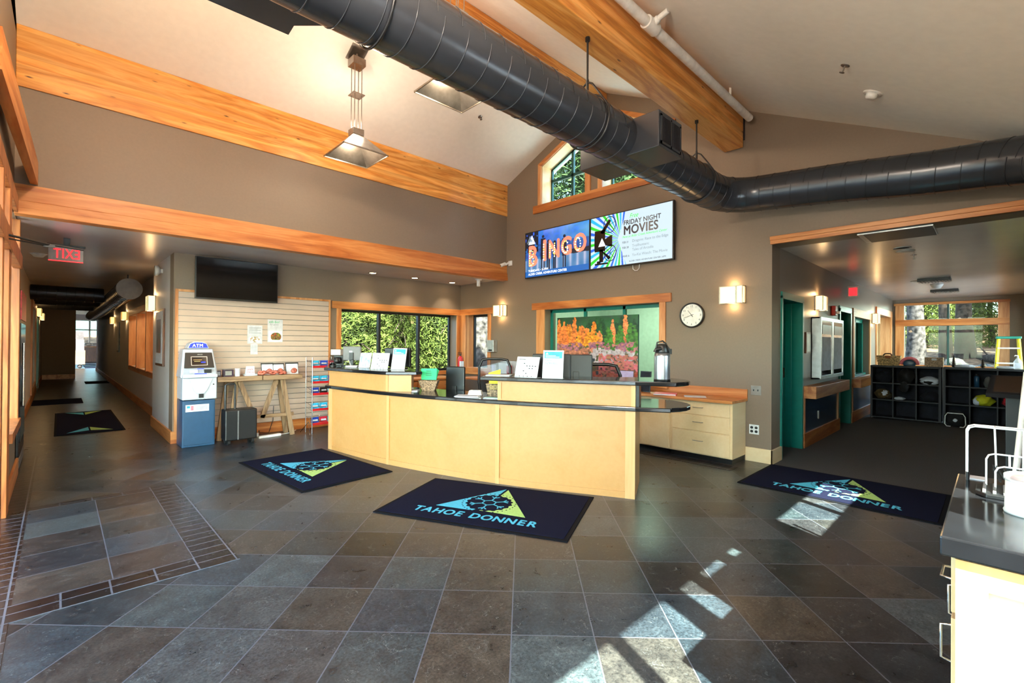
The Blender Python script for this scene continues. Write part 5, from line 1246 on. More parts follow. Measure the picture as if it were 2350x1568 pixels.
# ================================================================ floor mats
def floor_mat(label, P, logo_side=True):
    """P: four floor corners, first edge = where the lettering reads, in reading order"""
    A, B, C_, D = [Vector((x, y, 0)) for x, y in P]
    ex = (B-A).normalized(); L = (B-A).length; W = (D-A).length
    t = thing('floor_mat', label, 'mat', A, math.atan2(ex.y, ex.x), 'logo mats on the stone floor')
    m = MB(); m.box(0, 0, 0, L, W, .008); obj('rubber_edge', m, 'mat_rubber', t, bev=.003)
    m = MB(); m.box(.035, .035, .0, L-.035, W-.035, .012); obj('pile', m, 'mat_pile', t)
    cx = L/2; z = .0125; th = .001
    def flat(poly): 
        q = MB(); q.prism(poly, z, z+th); return q
    by, ty = W*.30, W*.90; hw = L*.245
    g_ = .012
    apex = (cx+.02, ty)
    obj('emblem_left', flat([(cx-hw, by), (cx+.02*0-g_-.05, by-.0), (cx-g_, by+.12), (apex[0]-g_, apex[1])]), 'mat_blue', t)
    obj('emblem_right', flat([(cx+g_-.02, by+.02), (cx+hw, by), (apex[0]+g_, apex[1]-.015), (cx+g_, by+.12)]), 'mat_green', t)
    # toothed disc with a six-armed flake
    r = W*.20; c0 = (cx+.0, by+r*1.05); n = 72; q = MB()
    pts = []
    for k in range(n):
        rr = r*(1.0 if (k//2) % 2 == 0 else .93); pts.append((c0[0]+rr*math.cos(2*PI*k/n), c0[1]+rr*math.sin(2*PI*k/n)))
    q.prism(pts, z+.0008, z+.0016)
    for k in range(36):
        a = 2*PI*k/36; q.prism([(c0[0]+(r*1.13)*math.cos(a)+.008*math.cos(a+j*PI/3), c0[1]+(r*1.13)*math.sin(a)+.008*math.sin(a+j*PI/3)) for j in range(6)], z+.0008, z+.0016)
    obj('emblem_disc', q, 'mat_pile', t)
    q = MB()
    def bar(a0, a1, w):
        d = Vector((a1[0]-a0[0], a1[1]-a0[1])); d.normalize(); s_ = (-d.y*w, d.x*w)
        q.prism([(a0[0]-s_[0], a0[1]-s_[1]), (a1[0]-s_[0], a1[1]-s_[1]), (a1[0]+s_[0], a1[1]+s_[1]), (a0[0]+s_[0], a0[1]+s_[1])], z+.0017, z+.0024)
    for k in range(6):
        a = PI/6+k*PI/3; u = (math.cos(a), math.sin(a)); a2 = a+PI/3
        bar((c0[0]+r*.30*u[0], c0[1]+r*.30*u[1]), (c0[0]+r*.30*math.cos(a2), c0[1]+r*.30*math.sin(a2)), .006)
        bar((c0[0]+r*.30*u[0], c0[1]+r*.30*u[1]), (c0[0]+r*.82*u[0], c0[1]+r*.82*u[1]), .006)
        m0 = (c0[0]+r*.6*u[0], c0[1]+r*.6*u[1])
        for sgn in (-1, 1): bar(m0, (m0[0]+r*.24*math.cos(a+sgn*.8), m0[1]+r*.24*math.sin(a+sgn*.8)), .006)
    obj('emblem_flake', q, 'mat_blue', t)
    s = 'TAHOE DONNER'; wds = [.62 if ch == ' ' else 1 for ch in s]
    tot = 0; adv = []
    W_ = {'T': .78, 'A': .95, 'H': .98, 'O': 1.02, 'E': .78, ' ': .5, 'D': 1.0, 'N': 1.0, 'R': .9}
    for ch in s: adv.append(tot); tot += W_[ch]
    
    for ch, a0 in zip(s, adv):
        if ch == ' ': continue
        u = (a0+W_[ch]/2)/tot
        x = cx+L*.66*(u-.5); y = by-.185+.055*(1-(2*u-1)**2)*0+.02
        me = text_mesh(ch, .150, 'mat_blue', align='CENTER', bold=.0045, sx=.84)
        for v in me.vertices: v.co = (v.co.x, v.co.z, -v.co.y)
        o = bpy.data.objects.new('letter', me); COL.objects.link(o); o.parent = t; o.location = (x, y, z+.001)
    return t
floor_mat('navy logo mat at the left end of the counter, reading TAHOE DONNER', [(1.537, 6.214), (1.668, 4.576), (2.70, 4.66), (2.55, 6.30)])
floor_mat('navy logo mat in front of the middle of the counter, reading TAHOE DONNER', [(1.917, 3.655), (2.647, 2.142), (3.563, 2.584), (2.88, 4.10)])
floor_mat('navy logo mat by the side room, partly in a patch of sun', [(5.10, 1.872), (5.10, .285), (6.18, .285), (6.18, 1.872)])
t = thing('floor_mat', 'navy mat with a thin pale chevron at each end, lying in the corridor', 'mat', (-.04, 9.75, 0), 0, 'logo mats on the stone floor')
m = MB(); m.box(0, 0, 0, .83, 3.0, .008); obj('rubber_edge', m, 'mat_rubber', t, bev=.003)
m = MB(); m.box(.03, .03, 0, .80, 2.97, .012); obj('pile', m, 'mat_pile', t)
for y0, s_ in ((.12, 1), (2.9, -1)):
    m = MB(); m.prism([(.14, y0), (.40, y0+s_*.12), (.40, y0+s_*.5)][::s_], .0125, .0135); obj('emblem_left', m, 'mat_blue', t)
    m = MB(); m.prism([(.68, y0), (.42, y0+s_*.5), (.42, y0+s_*.12)][::s_], .0125, .0135); obj('emblem_right', m, 'mat_green', t)
m = MB(); m.box(-.42, -.6, 0, .42, .6, .01); solo('door_mat', m, 'mat_pile', 'small dark mat by the left corridor wall beyond the logo mat', 'mat', (-.0, 15.2, .0), bev=.003)
m = MB(); m.box(-.3, -.6, 0, .3, .6, .01); solo('door_mat', m, 'mat_rubber', 'small dark mat at the far right of the corridor', 'mat', (.95, 21.5, .0), bev=.003)
for i, (y, lb) in enumerate(((33.5, 'nearest of three mats on the far room floor'), (35.5, 'middle of three mats on the far room floor'), (37.6, 'farthest of three mats on the far room floor'))):
    m = MB(); m.box(-.75, -.55, 0, .75, .55, .01); solo('door_mat', m, 'mat_pile', lb, 'mat', (1.75, y, 0), bev=.003)
# ================================================================ reception counter
NODES = [Vector((2.627, 6.25)), Vector((2.80, 4.98)), Vector((3.238, 3.544)), Vector((3.848, 2.319))]
def catmull(P, n=12):
    Q = [2*P[0]-P[1]]+P+[2*P[-1]-P[-2]]; out = []
    for i in range(1, len(Q)-2):
        for k in range(n):
            t = k/n; a, b_, c, d = Q[i-1], Q[i], Q[i+1], Q[i+2]
            out.append(.5*((2*b_)+(c-a)*t+(2*a-5*b_+4*c-d)*t*t+(3*b_-a-3*c+d)*t**3))
    return out+[P[-1]]
FR = catmull(NODES)
def nrm(i, P=FR):
    d = (P[min(i+1, len(P)-1)]-P[max(i-1, 0)]).normalized(); return Vector((-d.y, d.x))     # into the counter (+x side)
def off(k): return [p+nrm(i)*k for i, p in enumerate(FR)]
def band(i0, i1, d0, d1, z0, z1):
    a = [FR[i]+nrm(i)*d0 for i in range(i0, i1+1)]; c = [FR[i]+nrm(i)*d1 for i in range(i0, i1+1)]
    m = MB()
    for k in range(len(a)-1): m.hexa([(a[k].x, a[k].y, z0), (a[k+1].x, a[k+1].y, z0), (c[k+1].x, c[k+1].y, z0), (c[k].x, c[k].y, z0)], [(a[k].x, a[k].y, z1), (a[k+1].x, a[k+1].y, z1), (c[k+1].x, c[k+1].y, z1), (c[k].x, c[k].y, z1)])
    return m
def solid(poly, z0, z1):
    m = MB(); m.prism([(p[0]-CB[0], p[1]-CB[1]) for p in poly], z0, z1); return m
CB = (3.2, 4.2)
def shift(m):
    m.v = [(x-CB[0], y-CB[1], z) for x, y, z in m.v]; return m
ct = thing('reception_counter', 'long curved maple reception counter with black tops', 'counter', (CB[0], CB[1], 0))
N1, N2, N3 = 12, 24, 36
# body as a hollow shell: front skin, end panels
obj('counter_body', shift(band(0, N3, .012, .05, 0, .815)), 'maple', ct)
for i0, i1, lb in ((0, N1, 'a'), (N1, N2, 'b'), (N2, N3, 'c')):
    # recessed sheet framed by flat rails
    obj('front_panel', shift(band(i0, i1, .006, .03, .05, .79)), 'maple', ct)
    obj('rail', shift(band(i0, i1, -.004, .03, 0, .06)), 'maple', ct); obj('rail', shift(band(i0, i1, -.004, .03, .775, .815)), 'maple', ct)
for i in (0, N1, N2, N3):
    p, n = FR[i], nrm(i); d = Vector((n.y, -n.x)); w = .022 if 0 < i < N3 else .045
    q = p+d*(w if i == 0 else (-w if i == N3 else 0))
    c4 = [q-d*w-n*.008, q+d*w-n*.008, q+d*w+n*.03, q-d*w+n*.03]
    obj('stile', solid(c4, 0, .815), 'maple_z', ct)
e3 = FR[N3]; n3 = nrm(N3); d3 = Vector((n3.y, -n3.x))
obj('end_panel', solid([e3, e3+n3*.60, e3+n3*.60-d3*.03, e3-d3*.03], 0, .815), 'maple_z', ct)
obj('end_panel', solid([FR[0], Vector((2.93, 6.95)), Vector((2.96, 6.93)), FR[0]+Vector((.04, -.02))], 0, .815), 'maple_z', ct)
# lower black worktop with a rounded end
fr = off(-.035); bk = off(.62)
endp = [Vector((3.99, 2.04))]+[Vector((4.21, 2.40))+Vector((math.cos(a), math.sin(a)))*.40 for a in [math.radians(-118+k*15) for k in range(0, 12)]]
poly = [Vector((2.59, 6.30))]+fr[1:]+endp+[Vector((4.40, 2.78))]+[p for p in reversed(bk[:-3])]+[Vector((3.0, 6.98))]
wt = obj('worktop', solid(poly, .815, .855), 'black_top', ct, bev=.008)
# upper maple boxes
def boxpoly(i0, i1, dep, extra): return [FR[i]+nrm(i)*.0 for i in range(i0, i1+1)]+extra
polyL = [FR[i] for i in range(0, N1+1)]+[Vector((3.0, 4.80)), Vector((3.22, 5.1)), Vector((3.08, 6.9)), Vector((2.91, 6.93))]
obj('riser_box', solid(polyL, .855, 1.055), 'maple', ct, bev=.003)
polyR = [FR[i]+(FR[N2]-FR[N2+1])*.0 for i in range(N2, N3+1)]+[e3+n3*.33]+[FR[i]+nrm(i)*.33 for i in range(N3-1, N2-1, -1)]
obj('riser_box', solid(polyR, .855, 1.055), 'maple', ct, bev=.003)
for (i0, i1) in ((0, N1), (N2, N3)):
    for (z0, z1) in ((.857, .872), (1.035, 1.053)): obj('rail', shift(band(i0, i1, -.006, .01, z0, z1)), 'maple', ct)
for i in (N1, N2, N3):
    p, n = FR[i], nrm(i); d = Vector((n.y, -n.x)); w = .02; s_ = {N1: 1, N2: -1, N3: 1}[i]
    q = p-d*w*s_; c4 = [q-d*w-n*.008, q+d*w-n*.008, q+d*w+n*.01, q-d*w+n*.01]; obj('stile', solid(c4, .857, 1.053), 'maple_z', ct)
obj('end_bracket', solid([e3+n3*.02, e3+n3*.30, e3+n3*.30+d3*.03, e3+n3*.02+d3*.03], .855, 1.055), 'black_plastic', ct)
# upper black tops
pl = [Vector((2.575, 6.30))]+off(-.04)[1:N1+1]+[Vector((3.02, 4.73)), Vector((3.12, 4.76)), Vector((3.40, 5.2)), Vector((3.22, 7.0)), Vector((2.93, 7.0))]
obj('upper_top', solid(pl, 1.055, 1.095), 'black_top', ct, bev=.008)
o_ = off(-.045)
pr = [FR[N2]+Vector((-.14, .12))]+[o_[i] for i in range(N2+1, N3+1)]+[Vector((3.99, 1.985))]+[Vector((4.13, 2.31))+Vector((math.cos(a), math.sin(a)))*.345 for a in [math.radians(-110+k*15) for k in range(0, 11)]]+[Vector((4.05, 2.86)), Vector((3.75, 3.8)), Vector((3.45, 3.9))]
obj('upper_top', solid(pr, 1.055, 1.095), 'black_top', ct, bev=.008)
# staff side of the counter: drawer unit with a lattice end seen past the right end
# ================================================================ wall cabinets along the east wall
cb = thing('base_cabinet', 'pale maple drawer cabinet against the wall right of the counter', 'cabinet', (5.75, 2.17, 0))
m = MB(); m.box(.06, .02, 0, .44, .80, .09); obj('toe_kick', m, 'black_plastic', cb)
m = MB(); m.box(.015, .0, .07, .44, 1.25, .735); obj('carcass', m, 'pale_maple', cb, bev=.002)
for z0, z1 in ((.565, .73), (.365, .56), (.085, .36)):
    m = MB(); m.box(0, .03, z0, .018, .755, z1-.008); dr = obj('drawer', m, 'pale_maple', cb, bev=.002)
    m = MB(); zc = z0+(z1-z0)*.55 if z0 > .3 else .24
    m.tube([(0, .35, zc), (-.022, .36, zc), (-.022, .47, zc), (0, .48, zc)], .004, 6); obj('handle', m, 'steel', dr)
m = MB(); m.box(0, .80, .085, .018, 1.2, .72); obj('door', m, 'pale_maple', cb, bev=.002)
ct2 = thing('side_desk', 'wooden desk top with a low backsplash along the right wall', 'countertop', (5.70, 2.15, 0))
m = MB(); m.box(0, 0, .738, .5, 5.2, .772); obj('top_board', m, 'fir_y', ct2, bev=.004)
m = MB(); m.box(.478, 0, .772, .5, 5.2, .885); obj('backsplash', m, 'fir_y', ct2, bev=.003)
m = thing('bottle_rack', 'brown wooden lattice rack at the end of the desk cabinet', 'rack', (5.75, 3.45, 0)); t = m
m = MB()
for k in range(4): m.box(0, .0+.1*k, .08, .03, .02+.1*k, .72)
for k in range(8): m.box(0, 0, .08+.088*k, .03, .32, .1+.088*k)
obj('lattice', m, 'brown_frame', t); m = MB(); m.box(.03, 0, .08, .4, .32, .73); obj('rack_body', m, 'rustic', t)
# desk along the north window: drawers seen over the counter
cb = thing('base_cabinet', 'wooden drawer cabinet under the big window, seen over the counter', 'cabinet', (3.9, 7.42, 0))
m = MB(); m.box(0, .03, .08, 1.75, .56, .73); obj('carcass', m, 'fir', cb, bev=.002)
for k in range(4):
    m = MB(); m.box(.02+.435*k, 0, .55, .43+.435*k, .03, .72); dr = obj('drawer', m, 'fir', cb, bev=.003); q = MB(); q.tube([(.18+.435*k, 0, .64), (.19+.435*k, -.02, .64), (.26+.435*k, -.02, .64), (.27+.435*k, 0, .64)], .004, 6); obj('handle', q, 'steel', dr)
    m = MB(); m.box(.02+.435*k, 0, .1, .43+.435*k, .03, .53); obj('door', m, 'fir', cb, bev=.003)
t = thing('side_desk', 'wooden desk top running under the big window', 'countertop', (3.8, 7.39, .738)); m = MB(); m.box(0, 0, 0, 1.88, .58, .034); obj('top_board', m, 'fir', t, bev=.004)
# ================================================================ things on the counter
def ang(a, c): return math.atan2(c[1]-a[1], c[0]-a[0])
def stand(name, label, cat, a, c, z, h, group=None, lean=.05):
    t = thing(name, label, cat, (a[0], a[1], z), ang(a, c), group); w = math.hypot(c[0]-a[0], c[1]-a[1])
    m = MB(); m.hexa([(0, 0, 0), (w, 0, 0), (w, .006, 0), (0, .006, 0)], [(0, lean, h), (w, lean, h), (w, lean+.006, h), (0, lean+.006, h)]); obj('card', m, 'paper', t)
    m = MB(); m.box(0, -.01, 0, w, .07, .004); obj('holder_foot', m, 'clear_plastic', t)
    return t, w
def onface(t, m, mat, h, lean=.05, y0=-.0012, nm='print'):
    """lay a flat drawing (x, z) on the leaning card"""
    m.v = [(x, y+lean*z/h+y0, z) for x, y, z in m.v]; return obj(nm, m, mat, t)
def ontext(t, s, x, z, size, mat, h, lean=.05, **kw):
    o = text(t, 'print', s, (0, 0, 0), size, mat, **kw)
    for v in o.data.vertices: v.co = (v.co.x+x, lean*(v.co.z+z)/h-.0016, v.co.z+z)
    return o
def calendar(label, a, c, h):
    t, w = stand('desk_calendar', label, 'calendar', a, c, 1.095, h)
    m = MB()
    for k in range(6): m.box(w*.06, -.0004, h*(.14+.12*k), w*.94, 0, h*(.145+.12*k)+.001)
    for k in range(8): m.box(w*(.06+.125*k), -.0004, h*.14, w*(.065+.125*k), 0, h*.74)
    onface(t, m, 'ink_grey', h)
    m = MB()
    for i, j in ((2, 4), (3, 3), (4, 3), (4, 2), (5, 2), (5, 3), (2, 1), (6, 3), (3, 0)): m.box(w*(.09+.125*i), -.0008, h*(.17+.12*j), w*(.15+.125*i), 0, h*(.21+.12*j))
    for k in range(4): m.box(w*(.2+.18*k), -.0008, h*.03, w*(.24+.18*k), 0, h*.07)
    m.box(w*.1, -.0008, h*.86, w*.4, 0, h*.885)
    onface(t, m, 'ink', h); return t
calendar('white desk calendar on the left upper counter', (2.905, 5.63), (3.02, 5.40), .205)
calendar('white desk calendar on the right upper counter', (3.373, 3.44), (3.407, 3.16), .205)
def fees(label, a, c, h):
    t, w = stand('price_sign', label, 'sign', a, c, 1.095, h)
    m = MB(); m.box(w*.07, -.0006, h*.72, w*.93, 0, h*.95); onface(t, m, 'ink_blue', h)
    m = MB(); m.prism_y([(w*.12, h*.85), (w*.26, h*.85), (w*.19, h*.93)], -.0012, 0); m.box(w*.12, -.0012, h*.80, w*.62, 0, h*.82); m.box(w*.12, -.0012, h*.75, w*.80, 0, h*.775); onface(t, m, 'paper', h, nm='emblem')
    ontext(t, 'DAILY', w*.1, h*.61, h*.10, 'ink_blue', h, sx=.9); ontext(t, 'ENTRY FEES', w*.1, h*.50, h*.10, 'ink_blue', h, sx=.85*w/.20)
    m = MB()
    for k in range(7): m.box(w*.1, -.0006, h*(.43-.05*k), w*(.62 if k % 2 else .74), 0, h*(.437-.05*k)); m.box(w*.8, -.0006, h*(.43-.05*k), w*.9, 0, h*(.437-.05*k))
    onface(t, m, 'ink_grey', h)
    return t
fees('DAILY ENTRY FEES sign on the left upper counter', (3.05, 5.37), (3.12, 5.16), .27)
fees('DAILY ENTRY FEES sign on the right upper counter', (3.42, 3.10), (3.52, 2.92), .275)
t, w = stand('brochure_holder', 'clear brochure holder with a blue leaflet beside the left calendar', 'brochure holder', (2.93, 6.02), (3.01, 5.86), 1.095, .20)
def leaf(U, V):
    n = noise2(U, V, 8, 4); return np.stack([120+110*n, 160+70*n, 190+50*n], -1)
me = paint_mesh('leaflet_print', w*.9, .18, 16, 24, leaf, 'print_paint')
for v in me.vertices: v.co.y += .05*v.co.z/.2-.002
obj('leaflet_print', me, None, t, loc=(w*.05, 0, .01))
# monitors
def monitor(label, x, y, z, rz, w=.50, h=.32, mat='grey_plastic', foot=True, lift=.10):
    t = thing('computer_monitor', label, 'monitor', (x, y, z), rz)
    m = MB(); m.box(-w/2, -.03, lift, w/2, .01, lift+h); obj('monitor_back', m, mat, t, bev=.012)
    m = MB(); m.box(-w/2+.012, .0105, lift+.015, w/2-.012, .013, lift+h-.012); obj('screen', m, 'tv_black', t)
    if foot:
        m = MB(); m.box(-.03, -.05, 0, .03, -.02, lift+.12); m.box(-.11, -.10, 0, .11, .06, .012); obj('stand', m, 'black_plastic', t, bev=.003)
    return t
t = monitor('grey monitor back with a white sticker at the left end of the counter', 3.08, 6.52, 1.095, -.85, .27, .21, lift=.075)
m = MB(); m.box(-.035, -.034, .15, .01, -.031, .22); obj('sticker', m, 'paper', t)
monitor('dark monitor standing behind the left price sign', 3.21, 5.46, 1.095, -1.15, .40, .25, 'black_plastic', lift=.025)
monitor('black monitor behind the green papers, seen from its back', 3.62, 4.75, .74, -1.2, .27, .36, 'black_plastic', lift=.04)
monitor('left black monitor behind the right price sign', 3.72, 3.24, .74, -.9, .40, .30, 'black_plastic', lift=.29)
monitor('right black monitor behind the right price sign', 3.93, 3.08, .74, -.9, .34, .30, 'black_plastic', lift=.285)
for q in ('computer_monitor.002', 'computer_monitor.003', 'computer_monitor.004'): pass
# card machine, coffee unit, fan at the left end
t = thing('coffee_maker', 'black and silver coffee maker at the far left end of the counter', 'coffee maker', (2.98, 6.80, 1.095), -.8)
m = MB(); m.box(-.07, -.07, 0, .07, .07, .03); m.box(-.07, .03, .03, .07, .07, .18); obj('base', m, 'black_plastic', t, bev=.004); m = MB(); m.box(-.075, -.075, .15, .075, .07, .24); obj('brew_head', m, 'steel', t, bev=.006); m = MB(); m.lathe([(.001, .03), (.04, .03), (.048, .06), (.04, .12), (.001, .12)], cy=-.02, seg=16); obj('carafe', m, 'black_plastic', t)
t = thing('desk_fan', 'small round black desk fan at the left tip of the counter', 'fan', (2.80, 6.55, 1.095), -.9)
m = MB(); m.cyl(0, 0, 0, .012, .04, 16); m.tube([(0, 0, .01), (0, .01, .05)], .01, 8); obj('base', m, 'black_plastic', t)
m = MB()
for r in (.02, .035, .05): m.tube([(r*math.cos(k*PI/10), -.02+.02*(r/.05), .095+r*math.sin(k*PI/10)) for k in range(21)], .003, 5, False)
for k in range(10): a = k*PI/5; m.tube([(0, -.024, .095), (.05*math.cos(a), 0, .095+.05*math.sin(a))], .002, 4)
obj('guard', m, 'black_plastic', t); m = MB(); ring_y(m, [(.052, -.004), (.052, .02), (.03, .035), (.001, .035)], 20); obj('housing', m, 'black_plastic', t)
t = thing('cable_bundle', 'tangle of black and white leads beside the grey monitor', 'cable', (3.02, 6.32, 1.097)); m = MB()
m.tube([(-.06, .1, .0), (-.05, .06, .08), (-.02, .02, .1), (.0, -.02, .04), (-.02, -.05, .005)], .004, 6); m.tube([(.02, .1, .0), (.04, .05, .06), (.05, -.03, .05), (.02, -.08, .004)], .005, 6); obj('lead', m, 'black_plastic', t)
m = MB(); m.tube([(-.09, .1, .02), (-.12, .04, .05), (-.09, .0, .09), (-.07, -.04, .004)], .004, 6); obj('white_lead', m, 'white_plastic', t)
def papers(label, x, y, z, rz, w, d, n=5, mat='paper', top=None):
    t = thing('paper_stack', label, 'papers', (x, y, z), rz); m = MB()
    for k in range(n):
        a = random.uniform(-.05, .05); q = Matrix.Rotation(a, 2); dx = random.uniform(-.006, .006)
        P = [q @ Vector(p) for p in ((-w/2, -d/2), (w/2, -d/2), (w/2, d/2), (-w/2, d/2))]
        m.prism([(p.x+dx, p.y) for p in P], .003*k, .003*k+.0025)
    obj('sheets', m, mat, t)
    if top: m = MB(); m.box(-w*.4, -d*.35, .003*n, w*.4, -d*.1, .003*n+.001); obj('print', m, top, t)
    return t
papers('white cards stacked in front of the grey monitor', 2.93, 6.20, 1.095, -.8, .16, .10, 7)
papers('white forms on the lower counter left of the basket', 3.03, 4.93, .855, -.75, .26, .2, 4, top='ink_grey')
papers('white forms beside the brown basket on the lower counter', 3.20, 3.98, .855, -.9, .26, .18, 4, top='ink_grey')
papers('green and white leaflets by the right riser on the lower counter', 3.30, 3.70, .855, -1.0, .16, .1, 3, top='green_paper')
papers('loose white sheets at the left end of the right upper counter', 3.36, 3.66, 1.095, -1.0, .26, .14, 3)
t = thing('tissue_box', 'small white box behind the forms on the lower counter', 'box', (3.36, 4.05, .855), -.9); m = MB(); m.hexa([(-.08, -.05, 0), (.08, -.05, 0), (.08, .05, 0), (-.08, .05, 0)], [(-.065, -.04, .055), (.065, -.04, .055), (.065, .04, .055), (-.065, .04, .055)]); obj('box_body', m, 'white_plastic', t, bev=.005); obj('opening', MB().box(-.03, -.01, .055, .03, .01, .057), 'ink_grey', t)
def basket(label, x, y, z, w0, w1, d0, d1, h, mat, rz):
    t = thing('woven_basket', label, 'basket', (x, y, z), rz); m = MB()
    n = 7
    for k in range(n):
        f0, f1 = k/n, (k+1)/n-.02; a0, a1 = w0+(w1-w0)*f0, w0+(w1-w0)*f1; c0, c1 = d0+(d1-d0)*f0, d0+(d1-d0)*f1; e = .003 if k % 2 else 0
        m.hexa([(-a0-e, -c0-e, h*f0), (a0+e, -c0-e, h*f0), (a0+e, c0+e, h*f0), (-a0-e, c0+e, h*f0)], [(-a1-e, -c1-e, h*f1), (a1+e, -c1-e, h*f1), (a1+e, c1+e, h*f1), (-a1-e, c1+e, h*f1)])
    obj('weave', m, mat, t)
    m = MB(); m.tube([(-w1, -d1, h), (w1, -d1, h), (w1, d1, h), (-w1, d1, h), (-w1, -d1, h)], .006, 6); obj('rim', m, mat, t)
    return t
basket('speckled woven basket on the lower counter holding green sheets', 3.27, 4.83, .855, .075, .115, .05, .07, .12, 'wicker', -.83)
basket('brown woven basket beside the right riser box', 3.50, 3.88, .855, .07, .09, .05, .06, .13, 'wicker', -.9)
t = thing('green_sheets', 'bright green printed sheets standing in the basket', 'papers', (3.27, 4.83, .985), -.83)
m = MB()
for k in range(5): m.hexa([(-.09+.003*k, -.03+.012*k, 0), (.095-.002*k, -.03+.012*k, 0), (.095-.002*k, -.028+.012*k, 0), (-.09+.003*k, -.028+.012*k, 0)], [(-.095+.004*k, -.025+.014*k, .135), (.10+.004*k, -.025+.014*k, .14-.006*k), (.10+.004*k, -.023+.014*k, .14-.006*k), (-.095+.004*k, -.023+.014*k, .135)])
obj('sheets', m, 'green_paper', t); m = MB()
for z, a in ((.105, .03), (.08, .035), (.055, .035)): m.box(-a, -.034, z, a, -.030, z+.005)
obj('print', m, 'ink', t)
t = thing('yellow_cards', 'bright yellow cards standing in the brown basket', 'papers', (3.47, 3.86, .99), -.9)
m = MB(); m.hexa([(-.05, -.02, -.06), (.06, -.02, -.06), (.06, -.015, -.06), (-.05, -.015, -.06)], [(-.06, -.02, .12), (.075, -.02, .16), (.075, -.015, .16), (-.06, -.015, .12)]); obj('card', m, 'yellow', t)
m = MB(); m.box(-.02, -.023, .09, .03, -.020, .096); m.box(-.03, -.023, .07, .04, -.020, .075); obj('print', m, 'ink', t)
# airpot
t = thing('airpot', 'tall steel airpot flask with a black pump lid on the counter end', 'flask', (4.12, 2.20, 1.095), -.8)
m = MB(); m.lathe([(.001, .0), (.072, .0), (.073, .012), (.074, .23), (.066, .262), (.001, .262)], seg=36); obj('flask_body', m, 'brushed', t)
m = MB(); m.lathe([(.073, 0), (.077, .0), (.077, .014), (.073, .014)], seg=36, cap=False); obj('base_ring', m, 'black_plastic', t)
m = MB(); m.lathe([(.001, .255), (.064, .258), (.064, .275), (.054, .31), (.05, .335), (.036, .345), (.001, .346)], seg=30); m.tube([(-.02, -.05, .30), (-.075, -.05, .295), (-.085, -.05, .27)], .014, 8); obj('pump_lid', m, 'black_plastic', t)
m = MB(); m.tube([(-.06, 0, .29), (-.05, -.01, .36), (0, -.01, .375), (.03, -.01, .35), (.075, 0, .285)], .008, 8); m.box(.055, -.02, .25, .085, .02, .30); obj('carry_handle', m, 'black_plastic', t)
m = MB(); m.lathe([(.001, .347), (.028, .347), (.024, .356), (.001, .357)], seg=20); obj('pump_button', m, 'grey_plastic', t)
# items by the inner window and the desk
def little_stand(label, x, y, z, rz, w, h, mat, mat2):
    t = thing('sign_holder', label, 'sign holder', (x, y, z), rz); m = MB(); m.hexa([(0, 0, 0), (w, 0, 0), (w, .008, 0), (0, .008, 0)], [(0, .04, h), (w, .04, h), (w, .048, h), (0, .048, h)]); obj('holder', m, mat2, t)
    m = MB(); m.hexa([(.012, -.002, .012), (w-.012, -.002, .012), (w-.012, .0, .012), (.012, .0, .012)], [(.012, .036, h-.012), (w-.012, .036, h-.012), (w-.012, .038, h-.012), (.012, .038, h-.012)]); obj('sheet', m, mat, t); return t
little_stand('lilac sheet in a dark holder on the desk behind the flask', 5.90, 3.86, .772, E_, .26, .29, 'lilac', 'brown_frame')
t = little_stand('dark blue leaflet holder on the desk right behind the flask', 5.90, 3.50, .772, E_, .17, .29, 'navy_cloth', 'black_plastic')
t = thing('card_box', 'small white card box on the desk in front of the lilac sheet', 'box', (5.78, 3.62, .772), E_); obj('box_body', MB().box(0, 0, 0, .16, .08, .08), 'paper', t, bev=.003); obj('lid_edge', MB().box(-.002, -.002, .07, .162, .082, .083), 'white_plastic', t)
t = thing('ring_binder', 'pink covered notebook lying on the desk top', 'notebook', (5.78, 3.05, .772), -1.2); obj('cover', MB().box(-.13, -.10, 0, .15, .12, .022), 'pink', t, bev=.002); obj('pages', MB().box(-.128, -.102, .004, .148, .10, .018), 'paper', t)
papers('loose white sheets on the desk top right of the notebook', 5.88, 2.68, .772, -1.1, .26, .18, 2)
t = thing('document_tray', 'clear file holder with white and red papers on the desk under the narrow window', 'file holder', (5.86, 6.55, .772), E_)
m = MB(); m.box(0, 0, 0, .5, .2, .02); m.box(0, .18, 0, .5, .2, .34); obj('tray', m, 'clear_plastic', t); m = MB(); m.box(.02, .12, .02, .34, .14, .30); obj('sheets', m, 'paper', t); m = MB(); m.box(.30, .06, .02, .4, .1, .26); obj('red_folder', m, 'red_pack', t); m = MB(); m.box(-.1, .05, .02, -.02, .08, .26); m.box(-.1, .05, 0, .02, .08, .02); obj('lilac_folder', m, 'lilac', t)
